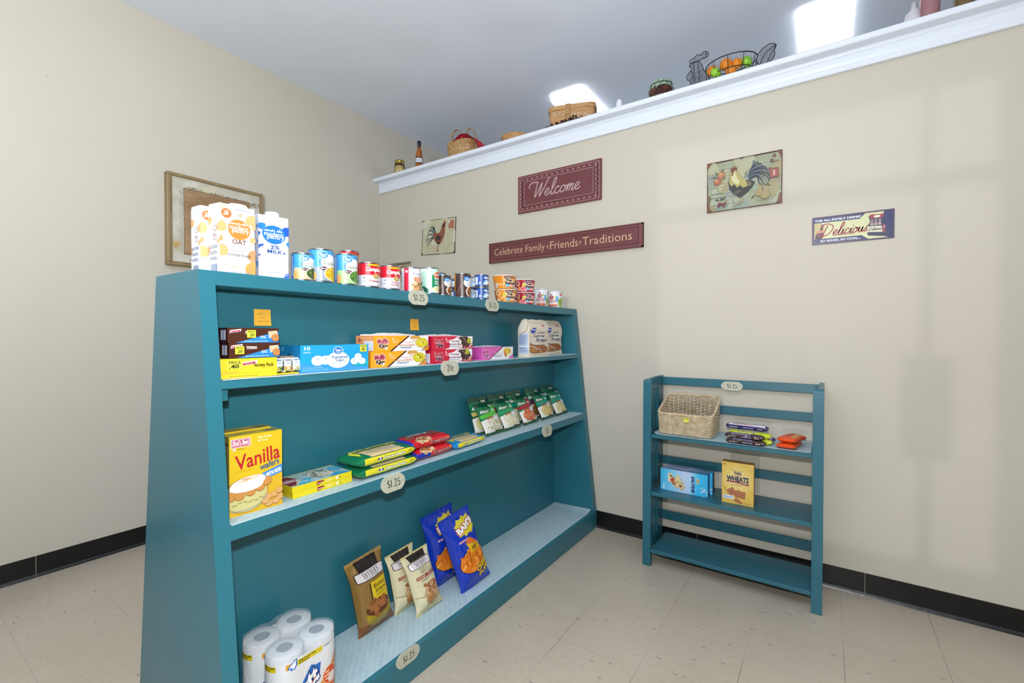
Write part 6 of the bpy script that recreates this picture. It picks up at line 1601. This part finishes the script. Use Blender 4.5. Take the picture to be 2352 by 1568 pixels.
for j, (rr, z) in enumerate(prof):
    for i in range(nn):
        a = 2*pi*i/nn; q = rr*(1+.035*math.sin(11*a)*(j > 1)); dz = -.030*max(0, math.cos(4*a+.9))**3*(j == 5)
        V.append((q*math.cos(a), q*math.sin(a), z+dz))
mc, nt, b = new_mat('green_print_cloth', '8fae90', .8)
f = ramp(nt, noisy(nt, objco(nt), 120, 3), [(.44, 'c9d4c0'), (.47, '6c9478'), (.6, '9cb898'), (.66, '33503c')]); nt.links.new(f.outputs[0], b.inputs['Base Color'])
mb.add(V, [(j*nn+i, j*nn+(i+1) % nn, (j+1)*nn+(i+1) % nn, (j+1)*nn+i) for j in range(5) for i in range(nn)], mc, True)
mb.lathe([(.0625, .121), (.0645, .123), (.0645, .127), (.0625, .129)], P('2c4434', .6), 36)
mb.build('cloth_lid', r)
# vase at the right end
lathe_thing('pink_vase', 'dusky pink glass vase cut off by the top edge near the right light', 'vase', 3.555, .06, [('vase', [(0, 0), (.022, 0), (.027, .006), (.030, .04), (.034, .09), (.036, .13), (.030, .17), (.018, .19), (.015, .22), (.018, .235), (.016, .236), (.013, .22), (0, .21)], P('9c6c72', .15, 0, .5))])
mb = MB(); mb.lathe([(0, 0), (.03, 0), (.034, .01), (.036, .09), (.030, .12), (.012, .14), (.010, .17), (0, .172)], P('d8d6dc', .3), 28)
tag(mb.build('white_figurine', loc=(3.508, .11, ZL)), 'pale ceramic bottle half behind the pink vase', 'ornament')
mb = MB(); mb.lathe([(0, 0), (.03, 0), (.034, .01), (.034, .10), (.026, .118), (.026, .128), (0, .129)], P('6c5c34', .3), 28)
tag(mb.build('olive_jar', loc=(3.665, .07, ZL)), 'small olive brown jar right of the pink vase at the top edge', 'jar')

# wire rooster basket
r = empty('rooster_basket', 'black wire rooster-shaped basket holding oranges and green apples', 'basket', (2.745, .115, ZL))
a_, b2_ = .128, .095
mb = MB()
def ring(z, k, rr): mb.tube([(a_*k*math.cos(2*pi*i/56)+.008, b2_*k*math.sin(2*pi*i/56), z) for i in range(56)], rr, M_WIRE, 6, closed=True)
ring(.153, 1, .0026); ring(.092, .86, .0018); ring(.004, .5, .0026)
for k in range(10):
    a = 2*pi*k/10+.3; mb.tube(catmull([(a_*q*math.cos(a)+.008, b2_*q*math.sin(a), z) for q, z in ((1, .153), (.95, .12), (.82, .065), (.62, .02), (.5, .004))], 4), .0018, M_WIRE, 5)
mb.build('bowl_frame', r)
mb = MB()
def bq(s, t):
    q = .5+.5*math.sin(t*pi/2)**.8; return Vector((a_*q*math.cos(s)*.99+.008, b2_*q*math.sin(s)*.99, .004+.147*(1-math.cos(t*pi/2))))
for j in range(6):
    for i in range(30):
        s0 = 2*pi*(i+.5*(j % 2))/30; s1 = s0+2*pi/60; t0, t1 = j/6, (j+1)/6
        mb.tube([bq(s0, t0), bq(s1, (t0+t1)/2), bq(s1, t1)], .0006, M_WIRE_GREY, 3, cap=False); mb.tube([bq(s0, t0), bq(s0-2*pi/60, (t0+t1)/2), bq(s0-2*pi/60, t1)], .0006, M_WIRE_GREY, 3, cap=False)
mb.build('wire_mesh', r)
def leafpart(name, outline, ribs, y, th=.010, fill=True):
    mb = MB(); o = catmull([(x, y, z) for x, z in outline], 5, True)
    mb.tube(o, .0022, M_WIRE, 6, closed=True)
    for rb in ribs: mb.tube(catmull([(x, y, z) for x, z in rb], 5), .0018, M_WIRE, 5)
    if fill:
        xs = [p.x for p in o]; zs = [p.z for p in o]
        def inside(x, z):
            c = False; k = len(o)
            for i in range(k):
                p, q = o[i], o[i-1]
                if (p.z > z) != (q.z > z) and x < (q.x-p.x)*(z-p.z)/(q.z-p.z)+p.x: c = not c
            return c
        st = .0085
        i = 0; x = min(xs)
        while x < max(xs):
            z = min(zs)+(st/2 if i % 2 else 0)
            while z < max(zs):
                if inside(x, z):
                    for dx, dz in ((st, st/2), (st, -st/2), (0, st)):
                        if inside(x+dx, z+dz): mb.tube([(x, y+.003*math.sin(i), z), (x+dx, y+.003*math.sin(i+1), z+dz)], .0006, M_WIRE_GREY, 3, cap=False)
                z += st
            x += st; i += 1
    mb.build(name, r)
HB = [(-.208, .201), (-.186, .216), (-.158, .212), (-.143, .191), (-.129, .154), (-.116, .128), (-.116, .07), (-.13, .0), (-.20, .0), (-.198, .09), (-.204, .118), (-.218, .128), (-.219, .150), (-.200, .170), (-.194, .190)]
leafpart('head', HB, [[(-.186, .216), (-.180, .15), (-.182, .01)], [(-.163, .212), (-.155, .14), (-.158, .01)], [(-.2, .17), (-.188, .155), (-.19, .12)]], -.015)
leafpart('comb', [(-.205, .228), (-.192, .237), (-.180, .238), (-.168, .249), (-.153, .248), (-.144, .240), (-.132, .256), (-.114, .251), (-.104, .236), (-.112, .223), (-.137, .219), (-.158, .215), (-.184, .213), (-.202, .214)], [[(-.125, .244), (-.114, .240), (-.122, .230)]], -.015)
leafpart('tail', [(.136, .112), (.137, .151), (.159, .179), (.186, .192), (.208, .189), (.221, .179), (.219, .165), (.213, .15), (.215, .134), (.205, .112), (.17, .09)], [[(.150, .105), (.175, .153), (.221, .18)], [(.182, .10), (.199, .14), (.221, .18)]], .0)
# wadded grey mesh that fills the rooster's neck
mb = MB(); rnd = random.Random(8)
for k in range(9):
    x0, w0 = -.200+.009*k, rnd.uniform(.02, .2)
    mb.tube(catmull([(x0+rnd.uniform(-.004, .004), .006+.012*math.sin(k*2+q), .004+q*.033) for q in range(6)], 3), .0009, M_WIRE_GREY, 3)
    mb.tube(catmull([(-.200+.015*q, .008+.012*math.cos(k+q*2), .01+.019*k+rnd.uniform(-.006, .006)) for q in range(6)], 3), .0009, M_WIRE_GREY, 3)
mb.build('neck_mesh', r)
for k, (x, y, z, c, t) in enumerate(((-.084, -.025, .130, 'o', 'orange at the left end of the wire rooster basket'), (-.013, -.027, .140, 'o', 'largest orange in the middle of the wire rooster basket'), (.042, -.020, .131, 'o', 'orange right of the middle one in the wire rooster basket'),
                                   (-.060, -.050, .100, 'a', 'green apple low at the left of the wire rooster basket'), (.089, -.020, .126, 'a', 'green apple at the right end of the wire rooster basket'), (.016, -.052, .085, 'o', 'orange lowest in the wire rooster basket, under the middle ones'))):
    rr = empty('orange' if c == 'o' else 'green_apple', t, 'fruit', (2.745+x, .115+y, ZL+z), (.5, .3*k, .2), 'fruit in the wire rooster basket')
    R_ = .033 if k == 1 else .028; mb = MB()
    if c == 'o': mb.sphere((0, 0, 0), R_, M_ORANGE, 20, (1, 1, .95))
    else:
        def f(u, v):
            a = 2*pi*u; t2 = pi*v; q = R_*(1-.12*math.cos(t2)**2)*math.sin(t2); zz = -R_*math.cos(t2)*(.92-.28*math.exp(-(math.sin(t2)/.35)**2))
            return (q*math.cos(a)*1.05, q*math.sin(a)*1.05, zz)
        mb.grid(f, 20, 14, M_APPLE, True)
    mb.build('peel' if c == 'o' else 'apple_body', rr)
    mb = MB()
    if c == 'o': mb.lathe([(0, R_-.0005), (.003, R_-.0012), (.004, R_-.0025)], P('4c6c24', .6), 8)
    else: mb.tube([(0, 0, R_*.5), (.002, 0, R_*.95), (.004, 0, R_*1.15)], .0012, P('3c2a18', .6), 5)
    mb.build('stem', rr)
# ---------------------------------------------------------------- the small folding rack
r = empty('folding_rack', 'small teal folding slatted rack with three shelves against the beige wall', 'rack', (2.80, -.165, 0))
def rp(name, mb, bevel=.0015):
    mb.V = [v-Vector((2.80, -.165, 0)) for v in mb.V]
    return mb.build(name, r, bevel=bevel)
T2 = M_TEAL2; yF, yB = -.302, -.018
for s, (x0, x1) in enumerate(((2.416, 2.457), (3.150, 3.190))):
    xo = x0 if s == 0 else x1; xi = x0+.020 if s == 0 else x1-.020
    a, c = min(xo, xi), max(xo, xi)
    pr = [(yF, 0), (yF+.030, 0), (yF+.030, .962), (yF+.010, .962), (yF+.003, .957), (yF, .948)]
    rp('front_post', MB().prism(pr, x0, x1, T2, 'x'), .002)
    rp('back_post', MB().prism([(yB-.09, .03), (yB, 0), (yB, .968), (yB-.09, .964)], a, c, T2, 'x'), .002)
    rp('side_rail', MB().prism([(yF+.030, .905), (yB-.09, .905), (yB-.09, .968), (yF+.030, .962)], a, c, T2, 'x'))
    rails = [(.660, .690), (.361, .420), (.060, .115)]
    for z0, z1 in rails: rp('side_rail', MB().box(a, c, yF+.030, yB-.09, z0, z1, T2))
    n = 3; g0, g1 = yF+.030, yB-.09
    for za, zb in ((.690, .905), (.420, .660), (.115, .361)):
        for k in range(n):
            yc = g0+(g1-g0)*(k+.75)/(n+.5)
            rp('slat', MB().box(a+.004, c-.004, yc-.011, yc+.011, za, zb, T2), .001)
for z0, z1 in ((.916, .959), (.779, .822), (.472, .515), (.159, .206)):
    rp('back_rail', MB().box(2.436, 3.170, yB-.016, yB, z0, z1, T2))
for z0, z1 in ((.664, .684), (.367, .386), (.070, .088)):
    rp('shelf_board', MB().box(2.4575, 3.1495, yF+.006, yB-.02, z0, z1, T2))
mb = MB()
def f(u, v):
    x, y = 2.460+.685*u, -.300+.262*v
    if u < .05 and v < .15: x += .03*(1-u/.05)*(1-v/.15)*.6
    return (x, y, .6852+.004*max(0, (.06-u)/.06)*(1-v))
mb.grid(f, 40, 6, M_LINER); mb.grid(lambda u, v: (f(u, v)[0], f(u, v)[1], f(u, v)[2]+.001), 40, 6, M_LINER)
tag(mb.build('shelf_liner'), 'pale blue liner on the top shelf of the small folding rack', 'shelf liner', 'pale blue basketweave shelf liners')
price_tag('$1.25', 'oval $1.25 price tag on the top rail of the folding rack', (2.793, yB-.017, .929), (0, 0, 0), .102, .046)

# willow basket with a sloping front
ZR = .6868
r = empty('wicker_basket', 'natural willow basket with a sloping front on the folding rack', 'basket', (2.612, -.168, ZR))
mb = MB(); pth = rrect(.133, .105, 9)
def topz(s):
    x, y, _, _ = pth(s); t = (y+.105)/.21
    return .103+.080*min(1, max(0, t))**1.0
def wcol(k): return M_WICKER
weave_wall(mb, lambda s, k: (lambda q: (q[0]*(.95+.05*k), q[1]*(.95+.05*k), q[2], q[3]))(pth(s)), .004, .1, 22, 46, M_WICKER, .0031, lambda t: t, topz, amp=.0038)
for j in range(9): mb.tube([(-.112, -.09+.0225*j, .003), (.112, -.09+.0225*j, .003)], .003, M_WICKER, 5)
mb.build('woven_body', r)
mb = MB()
for ph in (0, pi):
    pts = []
    for i in range(132):
        s = i/132; x, y, nx, ny = pth(s); a = s*2*pi*22+ph; pts.append((x+nx*.004*math.cos(a), y+ny*.004*math.cos(a), topz(s)+.003+.0035*math.sin(a)))
    mb.tube(pts, .0040, M_WICKER, 6, closed=True)
mb.build('braided_rim', r)
mb = MB(); mb.box(.002, .026, -.117, -.1155, .074, .096, P('d8d850', .5)); A = Art(mb, plane((.002, -.117, .074), (.024, 0, 0), (0, 0, .022), (0, -1, 0)), .024, .022)
A.text('PRICE', .5, .75, w=.8, c='6a6c2c', bold=.02); mb.build('price_sticker', r)
mb = MB(); mb.tube(catmull([(-.028, -.112, .108), (-.018, -.116, .102), (-.006, -.113, .108), (.002, -.112, .104)], 4), .0025, P('c8b060', .5), 5); mb.build('clasp', r)

# candy bars
def bar(text, c1, c2, tc):
    def fn(A):
        A.full(c1); A.rect(.06, .20, .94, .36, c2 or c1); A.text(text, .42, .27, w=.5, h=.075, c=tc, bold=.05, sh=.2, ol=.05, oc='e8e4ec')
        A.fine(.08, .05, .3, .12, 2, 'd8d4d8', .4); A.text(text, .55, .10, w=.25, h=.05, c='3a3a9c', bold=.05, ol=.06, oc='dcd8ea'); A.fine(.76, .06, .88, .13, 2, 'e0d0c0', .5)
        A.line([(.02, .3), (.2, .33), (.5, .37), (.9, .34)], .0016, 'd8d8e0', 4)
    return fn
BR = [('dark brown candy bar, lower of the front pair', (2.890, -.293, ZR), .165, .034, .024, bar('SNICKERS', '33201f', '3a2628', '2c2c8c'), '33201f', -.05),
      ('dark brown candy bar, upper of the front pair', (2.884, -.290, ZR+.0245), .165, .034, .024, bar('SNICKERS', '3a2628', '3a2628', '2c2c8c'), '3a2628', -.03),
      ('bright yellow-green candy wrapper, lower one behind the brown bars', (2.902, -.245, ZR), .185, .036, .026, bar('ALMOND', 'c8d41c', 'a8b81c', '5c6c0c'), 'c8d41c', -.06),
      ('bright yellow-green candy wrapper, upper one behind the brown bars', (2.898, -.238, ZR+.0265), .182, .036, .025, bar('ALMOND', 'c8d41c', 'b8c81c', '5c6c0c'), 'c8d41c', -.12),
      ('purple and silver candy bar, lower of the rear pair', (2.910, -.188, ZR), .180, .038, .028, bar('MILKY', '2f2660', 'b8b4c8', 'a03048'), '2f2660', -.10),
      ('purple and silver candy bar on top at the back of the pile', (2.884, -.212, ZR+.0525), .182, .040, .028, bar('MILKYWAY', '2f2660', 'c8c4d4', 'a03048'), '2f2660', -.08)]
for i, (t, loc, L, Dd, Hh, fn, c, rz) in enumerate(BR):
    make_loaf('candy_bar', t, 'candy bar', L, Dd, Hh, c, fn, loc, rz, endL=.10, p=3, seed=i+20, rough=.2, nu=18, nv=16, fin=.004, wr=.001, group='candy bars on the folding rack')
def cup2(A): A.full('e8521c'); A.ell(.5, .30, .35, .06, 'd87c3c'); A.text("REESE'S", .5, .31, w=.5, h=.05, c='e8c040', bold=.05, rot=.0); A.fine(.2, .38, .8, .44, 3, '8c3c1c', .4); A.line([(.1, .2), (.5, .22), (.9, .2)], .002, 'f49060', 3)
make_loaf('candy_pack', 'bright orange candy pack on the rack, lower one', 'candy pack', .150, .078, .022, 'e2481a', cup2, (3.098, -.215, ZR), R90-.16, endL=.16, p=2.6, seed=31, rough=.2, nu=18, nv=20, fin=.004, group='orange candy packs')
make_loaf('candy_pack', 'bright orange candy pack on the rack, upper one', 'candy pack', .146, .078, .026, 'e8521c', cup2, (3.106, -.205, ZR+.0225), R90-.28, endL=.16, p=2.6, seed=33, rough=.2, nu=18, nv=20, fin=.004, group='orange candy packs')

# cracker boxes
ZM = .3864
def saltine(A):
    n = 28; key = [(0, (0x2f, 0xb0, 0xe2)), (.3, (0x86, 0xc8, 0xec)), (.55, (0xbc, 0xce, 0xec)), (.68, (0xa8, 0xce, 0xec)), (.85, (0x30, 0xb8, 0xea)), (1, (0x2c, 0xac, 0xe4))]
    for i in range(n):
        t = i/(n-1)
        for (ta, ca), (tb, cb) in zip(key, key[1:]):
            if ta <= t <= tb: f = (t-ta)/(tb-ta); c = '%02x%02x%02x' % tuple(round(p+(q-p)*f) for p, q in zip(ca, cb)); break
        A.poly([(i/n-(.06 if i else 0), 0), (min(1, (i+1)/n+.002), 0), (min(1, (i+1)/n+.002+.06), 1), (i/n, 1)], c)
    def cr(p, c='d3c08c'): A.poly(p, '6c4c2c'); A.poly([(x-.003, y+.012) for x, y in p], c)
    cr([(.17, .80), (.24, .84), (.36, .30), (.17, .42)], 'dccda0'); cr([(.22, .42), (.36, .14), (.44, .34), (.30, .62)]); cr([(.34, .40), (.46, .08), (.54, .30), (.40, .56)]); cr([(.32, .76), (.42, .76), (.44, .48), (.34, .50)], 'd8c894')
    A.ell(.27, .52, .05, .12, 'b04c30', .4, wob=.15); A.poly([(.20, .78), (.24, .76), (.28, .64), (.22, .66)], '5c6c38'); A.ell(.31, .38, .05, .05, '8c5030', .3); A.ell(.44, .3, .03, .05, '6c3c24'); A.bits(.38, .45, .12, .2, 24, ['ece0bc', 'c8a868', 'b89858'], .008, .005, 3, 'ell')
    A.text('SALTINE', .705, .46, w=None, h=.085*1.0, c='1d2f66', bold=.05, rot=-pi/2) if False else A.text('SALTINE', .70, .47, w=.36, h=.145, c='1d2f66', bold=.05, rot=-pi/2)
    A.ell(.80, .66, .028, .12, 'e8c880'); A.ell(.80, .66, .018, .07, 'a87c30'); A.text('40', .075, .22, w=.10, h=.07, c='eaf4fa', bold=.03, rot=-pi/2); A.fine(.045, .05, .11, .12, 2, 'd8ecf8', .5); A.bits(.93, .2, .09, .22, 30, ['d0ecf8', '8cd4f0'], .008, .004, 4, 'ell')
def salt_t(A): A.full('8fa2c8'); A.rect(.6, 0, 1, 1, '5c88b8'); A.rect(.8, 0, 1, 1, '3a78ac'); A.text('SALTINE CRACKERS', .28, .5, w=.34, h=.36, c='26304c', bold=.02, sh=.3)
def salt_r(A): A.full('1c5c90'); A.rect(0, 0, .12, 1, '1f6ca0')
for k, t in enumerate(('bright blue saltine cracker box lying on its side, the front one', 'bright blue saltine cracker box lying on its side, the rear one')):
    make_box('cracker_box', t, 'cracker box', .232, .110, .046, '2f8cc0', {'front': saltine, 'top': salt_t, 'right': salt_r}, (2.600+.012*k, -.222+.052*k, ZM), 0, 'saltine cracker boxes')
def wheats(A):
    A.full('d8b654'); A.ell(.5, .55, .48, .42, 'dabb5e'); A.ell(.5, .56, .44, .36, 'dcc068'); A.ell(.5, .57, .38, .30, 'dfc572'); A.ell(.5, .6, .3, .24, 'e2ca7c')
    for i in range(5): A.line([(.1+.2*i, .86), (.14+.2*i, .97)], .003, 'd0b878'); A.line([(.85, .9), (.99, .82)], .004, 'd0b878')
    A.rect(.05, .935, .12, .955, '4c2c10'); A.fine(.05, .90, .13, .92, 1, 'a88434'); A.fine(.28, .81, .7, .822, 1, '8c7a40', .8); A.fine(.14, .73, .3, .745, 1, 'b89c58'); A.fine(.68, .73, .84, .745, 1, 'b89c58')
    A.text('THIN', .50, .745, w=.24, h=.085, c='23305c', bold=.04); A.text('WHEATS', .50, .61, w=.70, h=.135, c='23305c', bold=.05)
    A.poly([(.15, .52), (.15, .555), (.5, .545), (.85, .53), (.85, .48), (.5, .505)], '8c2030'); A.text('BAKED WHEAT CRACKERS', .5, .518, w=.6, h=.02, c='e8c8b8', bold=.02); A.fine(.3, .455, .7, .47, 1, '9c8040', .8)
    for u, v, a in ((.32, .30, .6), (.50, .26, .5), (.64, .25, -.1)):
        for d, c in ((-.008, '6c3c24'), (0, 'a8684a')):
            A.poly([(u+.155*math.cos(a+pi/4+k*pi/2), v+d+.108*math.sin(a+pi/4+k*pi/2)) for k in range(4)], c)
        for i in (-1, 0, 1):
            for j in (-1, 0, 1): A.ell(u+.05*i-.015*j, v+.033*j+.01*i, .007, None, '7c4830', n=6)
    A.poly([(.42, .13), (.52, .14), (.66, .05), (.62, .02), (.40, .07)], 'a8684a'); A.line([(.08, .40), (.16, .28), (.30, .20)], .004, 'b08c3c', 3)
    A.rect(.04, .115, .38, .195, 'dfe6f4'); A.rect(.045, .12, .12, .19, 'b8c8e4')
    for i in range(4): A.ell(.11+.07*i, .155, .028, None, '7c94c8', n=12)
    A.fine(.68, .045, .95, .06, 1, '5c4410')
make_box('cracker_box', 'tan thin wheats cracker box standing on the middle rack shelf', 'cracker box', .137, .197, .046, 'caa84c', {'front': wheats, 'top': lambda A: (A.full('a8802c'), A.fine(.3, .3, .66, .7, 2, '6c3c1c', .5))}, (2.852, -.238, ZM), .0)
